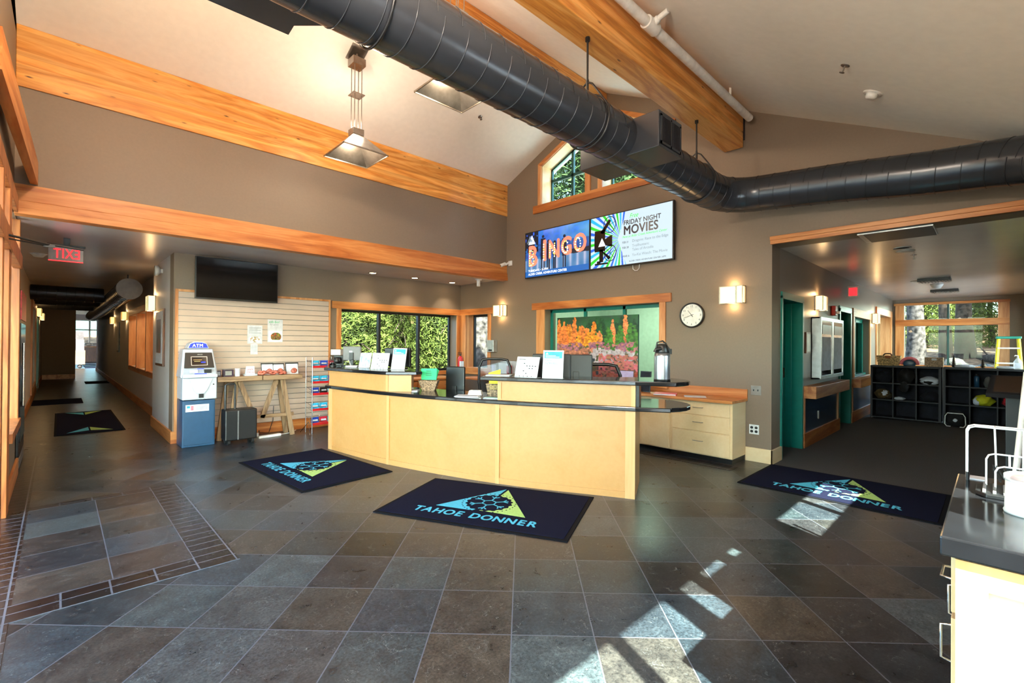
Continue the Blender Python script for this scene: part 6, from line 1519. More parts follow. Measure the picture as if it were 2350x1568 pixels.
# ================================================================ office chairs
def chair(label, x, y, rz, group='black mesh office chairs'):
    t = thing('office_chair', label, 'chair', (x, y, 0), rz, group)
    m = MB(); m.blob((0, 0, .50), (.25, .24, .05), 3, 8, .05); obj('seat', m, 'black_cloth', t)
    m = MB(); P = [(-.20, .22, .66), (-.235, .25, .85), (-.235, .27, 1.08), (-.19, .28, 1.19), (-.1, .285, 1.205), (.1, .285, 1.205), (.19, .28, 1.19), (.235, .27, 1.08), (.235, .25, .85), (.20, .22, .66), (-.20, .22, .66)]
    m.tube(P, .02, 8); obj('back_frame', m, 'black_plastic', t)
    m = MB(); m.add([(-.2, .23, .67), (.2, .23, .67), (.23, .262, 1.08), (.17, .28, 1.18), (-.17, .28, 1.18), (-.23, .262, 1.08)], [(0,1,2,3,4,5)]); obj('back_mesh', m, 'smoked', t)
    m = MB(); m.tube([(0, .26, .46), (0, .30, .62), (0, .29, .8)], .03, 8); obj('back_support', m, 'black_plastic', t)
    for s in (-1, 1):
        m = MB(); m.tube([(s*.22, .05, .48), (s*.29, .05, .55), (s*.29, .04, .70)], .018, 8); m.box(s*.29-.04, -.14, .70, s*.29+.04, .12, .73); obj('armrest', m, 'black_plastic', t, bev=.006)
    m = MB(); m.cyl(0, 0, .10, .46, .025, 12); obj('gas_lift', m, 'chrome', t)
    for k in range(5):
        a = k*2*PI/5; m = MB(); m.tube([(0, 0, .12), (.27*math.cos(a), .27*math.sin(a), .075)], .018, 8); lg = obj('leg', m, 'black_plastic', t)
        m = MB(); m.tube([(.27*math.cos(a)-.02*math.sin(a), .27*math.sin(a)+.02*math.cos(a), .03), (.27*math.cos(a)+.02*math.sin(a), .27*math.sin(a)-.02*math.cos(a), .03)], .03, 12); obj('caster', m, 'black_matte', lg)
    return t
chair('black mesh-backed office chair left of the right upper counter', 4.46, 5.02, -.9)
chair('black mesh-backed office chair behind the right-hand monitors', 4.65, 3.30, 2.2)
# ================================================================ counter at the right edge of the frame
RC = (1.66, .09)
t = thing('side_counter', 'black-topped pale maple counter at the right edge', 'cabinet', (1.65, .10, 0))
m = MB(); m.box(0, -.68, .89, .87, 0, .94); obj('worktop', m, 'black_top', t, bev=.005)
m = MB(); m.box(.045, -.66, .03, .86, -.045, .89); obj('carcass', m, 'pale_maple', t)
m = MB(); m.box(.022, -.68, .0, .045, -.03, .885); obj('end_panel', m, 'pale_maple', t, bev=.002)
m = MB(); m.box(.014, -.09, 0, .022, -.03, .885); m.box(.014, -.68, .82, .022, -.09, .885); m.box(.014, -.68, 0, .022, -.09, .07); obj('panel_frame', m, 'maple_z', t)
for k in range(2):
    m = MB(); m.box(.05+.4*k, -.045, .73, .44+.4*k, -.02, .875); dr = obj('drawer', m, 'pale_maple', t, bev=.002)
    q = MB(); q.tube([(.10+.4*k, -.02, .80), (.105+.4*k, .002, .80), (.19+.4*k, .002, .80), (.195+.4*k, -.02, .80)], .0035, 6); obj('handle', q, 'chrome', dr)
    m = MB(); m.box(.05+.4*k, -.045, .04, .44+.4*k, -.02, .715); dr = obj('door', m, 'pale_maple', t, bev=.002)
    q = MB(); q.tube([(.09+.3*k, -.02, .58), (.09+.3*k, .002, .585), (.09+.3*k, .002, .675), (.09+.3*k, -.02, .68)], .0035, 6); obj('handle', q, 'chrome', dr)
t = thing('wire_stand', 'tall white wire rack at the back of the side counter', 'rack', (2.42, .07, .94))
def hoop(m, x, y0, y1, z, r=.003, dx=0):
    m.tube([(x, y0, 0), (x, y0, z-.02), (x, y0-.006, z-.006), (x, y0-.02, z), (x, y1+.02, z), (x, y1+.006, z-.006), (x, y1, z-.02), (x, y1, 0)], r, 7)
m = MB(); hoop(m, 0, 0, -.34, .20); hoop(m, .05, .004, -.34, .20); m.tube([(0, -.07, .2), (0, -.075, .03)], .003, 6); m.tube([(.05, -.07, .2), (0, -.07, .2)], .003, 6); m.tube([(0, -.14, .2), (.02, -.14, .02)], .003, 6); m.tube([(0, -.21, .2), (.02, -.21, .02)], .003, 6); obj('wire_hoop', m, 'white_plastic', t)
for q in (0, .05): obj('rubber_tip', MB().tube([(q, 0, 0), (q, 0, .03)], .005, 8), 'black_plastic', t)
t = thing('wire_stand', 'low white wire rack in front of the tall one', 'rack', (2.31, .02, .955))
m = MB(); hoop(m, 0, 0, -.26, .11); hoop(m, -.03, -.022, -.24, .075); m.tube([(0, -.055, .11), (-.03, -.055, .075)], .003, 6); obj('wire_hoop', m, 'white_plastic', t)
t = thing('drip_tray', 'black ribbed drip tray on the side counter', 'tray', (2.26, -.08, .94))
m = MB(); m.prism([(-.09, .10), (-.05, .125), (.06, .125), (.09, .09), (.09, -.2), (-.09, -.2)], 0, .014); obj('tray_body', m, 'black_plastic', t, bev=.003)
m = MB()
for k in range(12): m.box(-.07, .10-.024*k, .014, .075, .108-.024*k, .019)
obj('rib', m, 'grey_plastic', t)
t = thing('condiment_packets', 'dark sachets heaped in the low wire rack', 'packets', (2.36, -.03, .955)); m = MB()
for k in range(9):
    x, y = random.uniform(-.03, .03), random.uniform(-.12, .05); z = random.uniform(0, .03); m.hexa([(x-.02, y-.03, z), (x+.02, y-.03, z), (x+.02, y-.026, z), (x-.02, y-.026, z)], [(x-.02, y-.01, z+.04), (x+.02, y-.01, z+.04), (x+.02, y-.006, z+.04), (x-.02, y-.006, z+.04)])
obj('sachet', m, 'black_plastic', t); t['kind'] = 'stuff'
t = thing('lidded_canister', 'white ribbed canister with a clear lid on the side counter', 'canister', (2.05, -.075, .94))
m = MB(); pr_ = [(.056, 0)] 
m.lathe([(.001, 0), (.056, 0), (.058, .006), (.055, .012), (.053, .10), (.001, .10)], seg=36); obj('canister_body', m, 'white_plastic', t)
m = MB(); m.lathe([(.001, .095), (.056, .096), (.057, .112), (.05, .116), (.001, .117)], seg=36); obj('lid', m, 'clear_plastic', t); m = MB(); m.lathe([(.001, .1), (.045, .101), (.04, .108), (.001, .109)], seg=24); obj('contents', m, 'orange_wood', t)
m = MB(); m.box(-.03, -.02, 0, .03, .02, .004); solo('paper_napkin', m, 'paper', 'folded white napkin at the far left corner of the side counter', 'napkin', (2.47, .045, .94))
m = MB(); m.tube([(0, 0, 0), (.10, -.10, 1.30)], .014, 14); solo('white_pole', m, 'white_paint', 'white pole leaning behind the side counter at the right edge', 'pole', (3.60, -.02, 0))
t = thing('sign_podium', 'dark podium with a slanted board at the right edge', 'podium', (5.45, -.11, 0))
m = MB(); m.box(-.045, -.05, .02, .045, .05, 1.06); obj('post', m, 'black_plastic', t, bev=.004); m = MB(); m.box(-.2, -.2, 0, .2, .2, .02); obj('foot_plate', m, 'black_plastic', t)
m = MB(); m.hexa([(-.18, -.27, 1.04), (-.18, .16, 1.04), (.20, .13, 1.17), (.20, -.30, 1.17)], [(-.19, -.27, 1.07), (-.19, .16, 1.07), (.19, .13, 1.20), (.19, -.30, 1.20)]); obj('board', m, 'black_plastic', t)
m = MB(); m.hexa([(-.15, -.23, 1.08), (-.15, .12, 1.08), (.16, .10, 1.192), (.16, -.26, 1.192)], [(-.15, -.23, 1.084), (-.15, .12, 1.084), (.16, .10, 1.196), (.16, -.26, 1.196)]); obj('chart', m, 'dark_chart', t)
# ================================================================ side room
t = thing('wall_ledge', 'thick wooden ledge and navy panel under the silver notice cabinet', 'ledge', (7.5, YC, 0))
m = MB(); m.box(0, -.17, .70, 2.13, 0, .87); obj('ledge_board', m, 'fir', t, bev=.004); m = MB(); m.box(0, -.012, .2, 2.1, 0, .72); obj('panel', m, 'navy_panel', t)
for x in (0, 2.03):
    m = MB(); m.box(x, -.025, .2, x+.07, 0, .70); obj('side_strip', m, 'fir_z', t)
m = MB(); m.box(.80, -.02, .33, .86, -.012, .45); obj('outlet_plate', m, 'steel', t)
t = thing('wall_ledge', 'shorter wooden ledge and navy panel under the teal-framed inner window', 'ledge', (10.7, YC, 0))
m = MB(); m.box(0, -.15, .66, 1.9, 0, .82); obj('ledge_board', m, 'fir', t, bev=.004); m = MB(); m.box(.03, -.012, .2, 1.85, 0, .68); obj('panel', m, 'navy_panel', t)
m = MB(); m.box(0, -.025, .2, .07, 0, .68); obj('side_strip', m, 'fir_z', t)
t = thing('notice_cabinet', 'silver framed glass notice cabinet with two doors', 'cabinet', (7.95, YC, .95))
m = MB(); m.box(0, -.11, 0, .02, 0, .91); m.box(1.42, -.11, 0, 1.44, 0, .91); m.box(0, -.11, .89, 1.44, 0, .91); m.box(0, -.11, 0, 1.44, 0, .02); m.box(0, -.01, 0, 1.44, 0, .91); obj('case', m, 'aluminium', t)
for x in (0, .72):
    m = MB(); m.box(x, -.125, 0, x+.05, -.11, .91); m.box(x+.67, -.125, 0, x+.72, -.11, .91); m.box(x+.05, -.125, .86, x+.67, -.11, .91); m.box(x+.05, -.125, 0, x+.67, -.11, .05); d_ = obj('door', m, 'aluminium', t)
    m = MB(); m.box(x+.05, -.118, .05, x+.67, -.115, .86); obj('pane', m, 'tv_black', d_)
    m = MB(); m.box(x+.09, -.0135-.107, .12, x+.6, -.119, .62); obj('reflection_patch', m, 'white_cloth', d_)  # flat patches standing for reflections in the dark door glass
    m = MB(); m.box(x+.10, -.122, .66, x+.62, -.1195, .80); obj('reflection_patch', m, 'brown_frame', d_)
t = thing('framed_sign', 'small dark framed sign between the teal door and the notice cabinet', 'picture', (7.60, YC, 1.33)); obj('frame', MB().box(0, -.025, 0, .22, 0, .30), 'brown_frame', t); obj('print', MB().box(.025, -.028, .025, .195, -.024, .275), 'slot_metal', t)
t = thing('framed_sign', 'small pale framed sign beside the second teal door', 'picture', (9.45, YC, 1.33)); obj('frame', MB().box(0, -.025, 0, .18, 0, .28), 'brown_frame', t); obj('print', MB().box(.02, -.028, .02, .16, -.024, .26), 'slot_metal', t)
t = thing('fire_alarm', 'red fire alarm with a strobe on the side-room wall', 'alarm', (9.22, YC, 2.02)); obj('alarm_body', MB().box(-.07, -.06, -.08, .07, 0, .08), 'red', t, bev=.01); obj('strobe', MB().box(.01, -.10, -.05, .05, -.055, -.01), 'white_plastic', t)
# store room things glimpsed through the doorway
t = thing('store_cabinet', 'wooden cabinet and white drawers glimpsed through the teal doorway', 'cabinet', (7.0, 2.25, 0)); obj('drawer_unit', MB().box(0, 0, .35, .5, .4, 1.0), 'white_plastic', t, bev=.004)
m = MB()
for k in range(4): m.box(.06, -.012, .42+.14*k, .22, 0, .50+.14*k); m.box(.28, -.012, .42+.14*k, .44, 0, .50+.14*k)
obj('drawer_front', m, 'ink', t); obj('plinth', MB().box(0, 0, 0, .5, .4, .35), 'black_plastic', t); obj('wood_top', MB().box(-.02, -.01, 1.0, .52, .42, 1.12), 'orange_wood', t)
# cubby shelves
CX = 11.72
def cubby(label, y0):
    t = thing('cubby_shelf', label, 'shelf', (CX, y0, 0)); W_, H_, D_ = 1.05, 1.06, .40
    for k, y in enumerate((0, .345, .69, 1.015)):
        m = MB(); m.box(0, -y-.035 if k in (0, 3) else -y-.018, .03, D_, -y, H_); obj('upright', m, 'cubby', t)
    for z in (.03, .375, .70): 
        m = MB(); m.box(.004, -W_+.01, z, D_, -.01, z+.02); obj('shelf_board', m, 'cubby', t)
    obj('top_board', MB().box(-.01, -W_, H_-.035, D_, 0, H_), 'cubby', t, bev=.003); obj('back_panel', MB().box(D_-.01, -W_, .03, D_, 0, H_), 'navy_cloth', t)
    m = MB()
    for y in (.03, .35, .70, 1.02): m.cyl(.03, -y, 0, .035, .012, 8)
    obj('foot', m, 'chrome', t); return t
cubby('left dark cubby shelf in front of the far window', 1.74); cubby('right dark cubby shelf in front of the far window', .665)
def lump(name, label, cat, loc, rad, mat, seed, amp=.35, extra=None):
    t = thing(name, label, cat, loc); m = MB(); m.blob((0, 0, rad[2]*.85), rad, seed, 10, amp); obj('body_cloth', m, mat, t)
    if extra: m = MB(); m.blob((extra[0], extra[1], extra[2]), extra[3], seed+3, 8, amp); obj('fold', m, extra[4], t)
    return t
lump('clothes_bundle', 'dark blue bundle in the top left cubby', 'clothes', (11.92, 1.55, .72), (.13, .13, .12), 'navy_cloth', 1, extra=(0, -.05, .2, (.1, .08, .05), 'navy_cloth'))
lump('backpack', 'black backpack hanging out of the top middle cubby', 'backpack', (11.86, 1.20, .72), (.15, .13, .15), 'black_cloth', 2, extra=(-.12, .02, -.06, (.06, .08, .10), 'black_cloth'))
lump('clothes_bundle', 'white and grey garment in the top right cubby of the left shelf', 'clothes', (11.90, .86, .72), (.13, .14, .08), 'white_cloth', 3, extra=(-.02, .02, .05, (.11, .12, .05), 'black_cloth'))
lump('clothes_bundle', 'olive and pale bundle in the middle left cubby', 'clothes', (11.90, 1.56, .395), (.13, .13, .10), 'olive_cloth', 4, extra=(-.05, -.03, .1, (.08, .07, .07), 'white_cloth'))
lump('clothes_bundle', 'small white folded cloth in the middle of the left shelf', 'clothes', (11.84, 1.30, .395), (.08, .09, .03), 'white_cloth', 5)
lump('clothes_bundle', 'dark navy heap in the middle right cubby of the left shelf', 'clothes', (11.90, .85, .395), (.13, .13, .10), 'navy_cloth', 6)
lump('clothes_bundle', 'grey and yellow jacket in the right cubby shelf', 'clothes', (11.88, .14, .395), (.13, .13, .10), 'yellow_cloth', 7, extra=(-.04, .08, .07, (.08, .06, .07), 'white_cloth'))
lump('clothes_bundle', 'bright red garment at the right end of the cubby shelf', 'clothes', (11.88, -.22, .395), (.12, .12, .10), 'red_cloth', 8)
t = thing('water_bottle', 'blue metal water bottle standing in the right cubby shelf', 'bottle', (11.84, .225, .72)); m = MB(); m.lathe([(.001, 0), (.036, 0), (.036, .18), (.02, .20), (.001, .2)], seg=16); obj('bottle_body', m, 'atm_body', t); m = MB(); m.lathe([(.001, .2), (.024, .2), (.024, .235), (.001, .235)], seg=14); obj('cap', m, 'black_plastic', t)
lump('toy_animal', 'small grey soft thing beside the blue water bottle', 'toy', (11.88, .08, .72), (.08, .06, .10), 'grey_plastic', 9)
t = thing('folding_frame', 'white tubular frame with a black seat before the lower right cubby', 'stool', (11.45, .49, 0)); m = MB(); m.tube([(0, -.06, .02), (0, -.11, .02), (0, -.135, .06), (0, -.13, .2), (0, -.10, .255), (0, .10, .255), (0, .13, .2), (0, .135, .06), (0, .11, .02), (0, .06, .02)], .008, 8); obj('tube_frame', m, 'white_plastic', t); obj('seat_cloth', MB().blob((.12, 0, .16), (.10, .15, .14), 4, 8, .2), 'black_cloth', t); obj('emblem', MB().blob((.02, 0, .13), (.008, .03, .03), 2, 6, .3), 'white_cloth', t)
# on top of the cubbies
t = thing('woven_basket', 'large plaited straw basket with a handle hole on the left cubby shelf', 'basket', (11.93, 1.48, 1.06))
m = MB(); n = 9
for k in range(n):
    f0, f1 = k/n, (k+1)/n-.02; a0, a1 = .15+.045*f0, .15+.045*f1; e = .006 if k % 2 else 0; h = .2
    m.hexa([(-.09-e, -a0-e, h*f0), (.09+e, -a0-e, h*f0), (.09+e, a0+e, h*f0), (-.09-e, a0+e, h*f0)], [(-.09-e, -a1-e, h*f1), (.09+e, -a1-e, h*f1), (.09+e, a1+e, h*f1), (-.09-e, a1+e, h*f1)])
obj('weave', m, 'wicker_pale', t); m = MB(); m.tube([(-.1, -.07, .2), (-.1, -.04, .235), (-.1, .04, .235), (-.1, .07, .2)], .014, 8); obj('handle', m, 'brown_frame', t); obj('handle_hole', MB().blob((-.098, 0, .17), (.006, .05, .03), 1, 6, 0), 'orange_wood', t)
t = thing('woven_basket', 'square brown wicker basket in the middle of the cubby tops', 'basket', (11.93, .80, 1.06)); m = MB()
for k in range(8): m.box(-.1-(.004 if k % 2 else 0), -.13, .022*k, .1, .13, .022*k+.02)
obj('weave', m, 'wicker', t); obj('tag', MB().box(-.108, -.04, .12, -.104, .03, .16), 'paper', t)
t = thing('toy_ring', 'red and blue round cushion leaning behind the straw basket', 'toy', (12.03, 1.17, 1.06)); m = MB(); m.tube([(0, .13*math.cos(k*PI/12), .02+.13*math.sin(k*PI/12)) for k in range(13)], .03, 10); obj('ring', m, 'pink', t); obj('filling', MB().blob((0, 0, .04), (.02, .10, .08), 1, 8, 0), 'atm_body', t)
def cone(label, y, h, mat):
    t = thing('pine_cone', label, 'pine cone', (11.9, y, 1.06)); m = MB()
    for k in range(9):
        f = k/9; r = .045*(1-f)**.7*(1 if k else .7); m.lathe([(.004, h*f), (r, h*f+.012), (r*.5, h*(f+.12)), (.004, h*(f+.12))], seg=9, cap=False)
    obj('scales', m, mat, t); obj('tip', MB().cyl(0, 0, h*.9, h*1.02, .008, 8, .002), mat, t); return t
cone('tall dark pine cone right of the window mullion', .53, .22, 'bark'); cone('dark lump-shaped pine cone at the right of the cubby tops', .15, .16, 'bark')
lump('white_cloth', 'crumpled grey cloth on the cubby tops beside the tall pine cone', 'cloth', (11.92, .38, 1.06), (.07, .16, .03), 'white_cloth', 12)
lump('white_cloth', 'crumpled white cloth at the right end of the cubby tops', 'cloth', (11.92, -.14, 1.06), (.07, .14, .025), 'white_cloth', 14)
t = thing('sanitiser_bottle', 'clear pump bottle with a blue label at the right end of the cubby tops', 'bottle', (11.85, -.275, 1.06)); m = MB(); m.lathe([(.001, 0), (.052, 0), (.055, .12), (.03, .17), (.02, .19), (.001, .19)], seg=18); obj('bottle_body', m, 'clear_plastic', t); m = MB(); m.cyl(0, 0, .19, .23, .012, 10); m.tube([(0, 0, .235), (-.03, .03, .24), (-.04, .04, .225)], .007, 8); obj('pump', m, 'white_plastic', t); obj('label_panel', MB().box(-.057, -.035, .02, -.05, .035, .11), 'white_cloth', t)
# step ladder
t = thing('step_ladder', 'yellow step ladder with a green top behind the cubby shelves', 'ladder', (13.0, -.18, 0))
for s in (-1, 1):
    m = MB(); a = Vector((-.02, s*.135, 1.60)); c = Vector((-.22, s*.23, 0)); m.tube([c, a], .022, 6); obj('rail', m, 'yellow', t)
    m = MB(); m.tube([(.35, s*.21, 0), (.03, s*.12, 1.60)], .016, 6); obj('rear_leg', m, 'yellow', t)
m = MB(); m.box(-.10, -.17, 1.60, .10, .17, 1.645); obj('ladder_top', m, 'teal', t, bev=.008)
for k in range(5):
    f = (k+1)/5.6; m = MB(); x = -.22+.2*f; w = .225-.09*f; m.box(x-.05, -w, 1.6*f-.02, x+.04, w, 1.6*f+.005); obj('step', m, 'aluminium', t)
# ================================================================ left edge and corridor things
t = thing('drinks_fridge', 'tall black glass-door drinks fridge standing edge-on at the left', 'fridge', (-.42, 7.42, 0))
m = MB(); m.box(.0, 0, .12, .115, 1.05, 2.0); obj('fridge_body', m, 'black_plastic', t, bev=.01); m = MB(); m.box(.0, .02, 1.66, .125, 1.03, 1.98); obj('sign_panel', m, 'red_pack', t); m = MB(); m.box(.115, .05, .3, .122, 1.0, 1.62); obj('glass_door', m, 'tv_black', t); m = MB(); m.tube([(.14, .12, .7), (.14, .12, 1.4)], .012, 8); obj('door_handle', m, 'chrome', t)
m = MB()
for k in range(7): m.box(.10, .05, .02+.014*k, .12, 1.0, .028+.014*k)
m.box(0, .02, 0, .1, 1.03, .12)
obj('base_grille', m, 'grey_plastic', t)
t = thing('framed_print', 'tall framed print with a white mount on the white corridor pier', 'picture', (1.15, 9.42, 1.05), E_)
m = MB(); m.box(0, -.03, 0, .72, 0, .88); obj('frame', m, 'brown_frame', t, bev=.004); obj('mount', MB().box(.04, -.033, .04, .68, -.029, .84), 'paper', t)
obj('print', paint_mesh('print', .42, .52, 24, 30, lambda U, V: np.stack([110+70*noise2(U, V, 6, 3)-60*V, 90+40*noise2(U, V, 9, 6), 80+60*V], -1), 'print_paint'), None, t, loc=(.15, -.035, .2))
t = thing('framed_print', 'small dark framed print far down the right corridor wall', 'picture', (1.3, 18.6, 1.1), E_); obj('frame', MB().box(0, -.03, 0, .6, 0, .9), 'black_plastic', t); obj('mount', MB().box(.05, -.033, .05, .55, -.029, .85), 'paper', t)
t = thing('framed_print', 'dark framed print beside the green door on the left corridor wall', 'picture', (-.45, 20.2, 1.0), WW); obj('frame', MB().box(0, -.03, 0, .7, 0, .9), 'brown_frame', t); obj('mount', MB().box(.06, -.033, .06, .64, -.029, .84), 'dark_wall', t)
# far room
t = thing('lounge_counter', 'wooden fronted counter below the windows of the far room', 'counter', (.2, 42.6, 0)); obj('counter_body', MB().box(.9, 0, 0, 2.6, .7, 1.0), 'brown_frame', t); obj('counter_top', MB().box(.85, -.05, 1.0, 2.65, .7, 1.06), 'fir', t)
t = thing('serving_cart', 'cream and wood serving unit on wheels at the left of the far room', 'cart', (.60, 33.0, 0)); obj('cart_body', MB().box(0, 0, .2, .4, .9, .93), 'pale_maple', t); obj('machine', MB().box(.04, .05, .93, .36, .8, 1.5), 'aluminium', t); obj('screen_panel', MB().box(.0, .9, .93, .36, .95, 1.95), 'slot_metal', t); obj('castor', MB().ball((.2, .1, .1), .1), 'black_matte', t)
for i, (x, lb) in enumerate(((1.45, 'left white bowl on the far counter'), (1.75, 'middle white bowl on the far counter'), (2.4, 'right white bowl on the far counter'))):
    t = thing('white_bowl', lb, 'bowl', (x, 42.8, 1.06)); m = MB(); m.lathe([(.001, 0), (.08, 0), (.17, .12), (.18, .2), (.001, .18)], seg=16); obj('bowl_body', m, 'white_plastic', t); m = MB(); m.lathe([(.18, .2), (.19, .2), (.19, .22), (.17, .22)], seg=16, cap=False); obj('rim', m, 'white_plastic', t)
# ================================================================ outdoors
m = MB()
n = 26
def gz(x, y): return -.25+max(0, (y-9))*.05+max(0, x-17)*.11+.15*math.sin(x*.7)*math.cos(y*.5)
vs = []; fs = []
X0, X1, Y0, Y1 = -6, 60, -14, 62
for j in range(n+1):
    for i in range(n+1):
        x = X0+(X1-X0)*i/n; y = Y0+(Y1-Y0)*j/n
        ins = -1.2 < x < 16.5 and -1.0 < y < 9 or (-2 < x < 3.5 and y > 0 and y < 47)
        vs.append((x, y, -.4 if ins or (x < 17 and y < 9 and y > -3) else gz(x, y)))
for j in range(n):
    for i in range(n): fs.append((j*(n+1)+i, j*(n+1)+i+1, (j+1)*(n+1)+i+1, (j+1)*(n+1)+i))
m.add(vs, fs, True)
struct('ground_outside', m, 'soil')
m = MB(); m.box(-30, -40, -.3, 60, -3, -.15); struct('ground_bounce', m, 'snow')  # unseen snow added so bounced sun brightens the ceiling
m = MB(); m.box(-30, -3, -.3, -2.3, 60, -.15); struct('ground_paving', m, 'paving')
def foliage_mesh(seed, h, r, n, s=.22, low=.15, droop=.25):
    rnd = random.Random(seed); m = MB(); vs = []; fs = []
    for k in range(n):
        f = low+(1-low)*rnd.random()**.9; z = h*f; rr = r*(1-f)**.75+.12
        a = rnd.uniform(0, 2*PI)
        # boughs: needle tufts gathered along rays
        nb = 6; br = round(a/(2*PI)*nb*3)/(nb*3)*2*PI+f*17
        d = rr*rnd.random()**.5; x = d*math.cos(br)+rnd.gauss(0, .05); y = d*math.sin(br)+rnd.gauss(0, .05); zz = z-droop*d+rnd.gauss(0, .04)
        c = Vector((x, y, zz))
        for q in range(3):
            u = Vector((rnd.gauss(0, 1), rnd.gauss(0, 1), rnd.gauss(.3, 1))).normalized(); w = u.orthogonal().normalized()*s*.10
            L = s*rnd.uniform(.5, 1)
            o = len(vs); vs += [c-w, c+w, c+u*L+w*.2]; fs.append((o, o+1, o+2))
    m.add(vs, fs); return m
def tree(label, x, y, h, r, tr, fol, mat, group='pines outside', seed=1, n=2600, low=.15, barkm='bark', z0=None, s=.3):
    z = gz(x, y)-.1 if z0 is None else z0
    t = thing('pine_tree', label, 'tree', (x, y, z), 0, group); m = MB()
    P = [(.06*math.sin(k+seed), .06*math.cos(k*1.3+seed), h*k/8) for k in range(9)]
    m.tube(P, tr, 12, True, [tr*(1.25 if k == 0 else 1)*(1-.11*k) for k in range(9)]); obj('trunk', m, barkm, t)
    if fol is not None: o = bpy.data.objects.new('foliage', fol); COL.objects.link(o); o.parent = t; o.rotation_euler = (0, 0, seed)
    if n:
        m = MB(); rnd = random.Random(seed)
        for k in range(14):
            a = rnd.uniform(0, 6.28); zz = h*rnd.uniform(.25, .9); L = r*(1-zz/h)*.9+.3
            m.tube([(0, 0, zz), (L*.5*math.cos(a), L*.5*math.sin(a), zz+.05), (L*math.cos(a), L*math.sin(a), zz-.15*L)], .03, 5, True, [tr*.3, tr*.2, .01])
        obj('bough', m, barkm, t)
    return t
F1 = mkmesh('foliage', foliage_mesh(1, 6.5, 1.7, 17000, .15, .04), 'needle')
F2 = mkmesh('foliage', foliage_mesh(2, 9, 2.4, 16000, .20, .10), 'needle')
F3 = mkmesh('foliage', foliage_mesh(3, 14, 3.0, 12000, .36, .30), 'needle_dark')
k = 0
spec = [(5.83, 12.73, 6.5, F1, 'leftmost young pine outside the big window'), (7.91, 15.05, 6.5, F1, 'second young pine outside the big window'), (7.47, 12.43, 6.5, F1, 'third young pine outside the big window'), (10.08, 14.91, 9, F2, 'tall green pine outside the right pane of the big window'), (8.66, 11.63, 6.5, F1, 'bright pine at the right end of the big window'),
        (10.35, 21.65, 9, F2, 'pine standing farther back at the left of the big window'), (12.89, 22.58, 9, F2, 'pine standing farther back at the middle of the big window'), (12.99, 20.18, 9, F2, 'pine standing farther back behind the right pane')]
for x, y, h, F, lb in spec:
    k += 1; tree(lb, x, y, h, 2, .12, F, 'needle', 'pines beyond the big window', seed=k)
for x, y, lb in ((8.15, 17.16, 'pale bare trunk, left one seen in the big window'), (8.37, 16.50, 'pale bare trunk, right one seen in the big window'), (8.52, 10.08, 'broad grey trunk filling the narrow window')):
    k += 1; tree(lb, x, y, 12, 1.5, .22 if 'pale bare' in lb else .33, None, None, 'bare trunks beyond the windows', seed=k, n=0, barkm='bark_pale')
for x, y, h, F, lb in ((13.16, 15.06, 14, F3, 'dark pine behind the grey trunk of the narrow window'), (13.45, 10.39, 14, F3, 'tall pine seen through the left gable window'), (18.28, 12.24, 14, F3, 'tall pine seen through the right gable window')):
    k += 1; tree(lb, x, y, h, 3, .22, F, 'needle_dark', 'tall pines beyond the gable', seed=k)
for x, y, tr, lb in ((20.91, 1.91, .27, 'pale leaning trunk at the left of the far side-room window'), (26.96, 1.48, .21, 'dark trunk left of the mullion in the far window'), (27.99, 0.89, .30, 'broad dark trunk right of the mullion in the far window'), (36.00, 0.46, .18, 'slim far trunk at the right of the far window'), (37.90, 2.82, .18, 'slim far trunk deep in the woods behind the far window')):
    k += 1; tree(lb, x, y, 14, 2.5, tr, F3 if 'leaning' not in lb else None, None, 'forest trees beyond the far window', seed=k, n=1 if 'leaning' not in lb else 0, barkm='bark_pale' if 'leaning' in lb else 'bark')
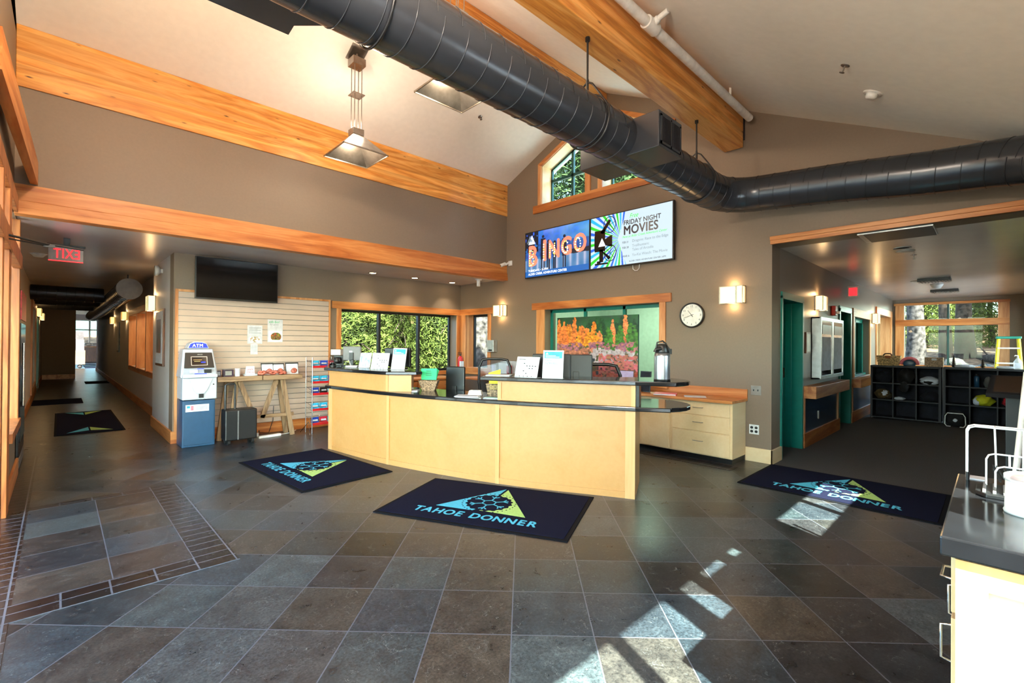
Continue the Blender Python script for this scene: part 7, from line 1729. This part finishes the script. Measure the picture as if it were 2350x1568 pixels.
for x, y, h, lb in ((32.90, 2.62, 6.5, 'low green pine beyond the far window, left'), (41.96, 1.84, 6.5, 'low green pine beyond the far window, centre'), (34.00, 0.13, 6.5, 'low green pine beyond the far window, right'), (45.99, 0.91, 9, 'distant pine at the back of the woods'), (47.90, 3.07, 9, 'distant pine at the back left of the woods'), (44.00, -0.33, 9, 'distant pine at the back right of the woods')):
    k += 1; tree(lb, x, y, h, 2, .14, F1 if h < 7 else F3, None, 'undergrowth pines beyond the far window', seed=k)
rnd = random.Random(9)
for i, lb in enumerate(('left', 'middle', 'right')):
    x, y = [(21.92, 1.86), (24.98, 1.1), (23.0, 0.22)][i]; t = thing('forest_rock', '%s grey boulder on the forest floor beyond the far window' % lb, 'rock', (x, y, gz(x, y))); obj('boulder', MB().blob((0, 0, .15), (.5, .4, .35), i, 10, .3), 'rock', t); obj('moss_cap', MB().blob((0, 0, .36), (.3, .25, .14), i+5, 8, .3), 'olive_cloth', t)
for i in range(3):
    x, y = [(24.44, 1.69), (20.99, 0.52), (27.0, 0.04)][i]; t = thing('fallen_log', '%s fallen log lying in the woods beyond the far window' % ('left', 'nearest', 'right')[i], 'log', (x, y, gz(x, y)+.1), rnd.uniform(0, 3)); m = MB(); m.tube([(-1.4, 0, 0), (0, .1, .03), (1.5, 0, .0)], .16, 10, True, [.2, .17, .12]); obj('log_body', m, 'bark', t); m = MB(); m.tube([(.3, 0, .1), (.5, .2, .5)], .03, 6); obj('stub', m, 'bark', t)
# unseen pine row added to shade the far woods, then a dappling bush
for i, (x, y) in enumerate(((14.5, -7.5), (17, -9), (19.5, -7.4), (22, -8.8), (24.5, -7.6), (27, -9), (30, -8), (33, -9.2))):
    tree('unseen tall pine added on the sunny side to shade the woods', x, y, 14, 3, .2, F3, None, 'unseen pine row added to shade the woods', seed=40+i, z0=-.3, n=1)
F4 = mkmesh('foliage', foliage_mesh(5, 2.3, .75, 420, .20, .15), 'needle_dark')  # bush shaped to break up the sun on the side counter panel
tree('unseen sparse bush placed to dapple light on the side counter', .75, -1.75, 2.3, .8, .03, F4, None, 'plants on the sunny side', seed=4, z0=-.2)
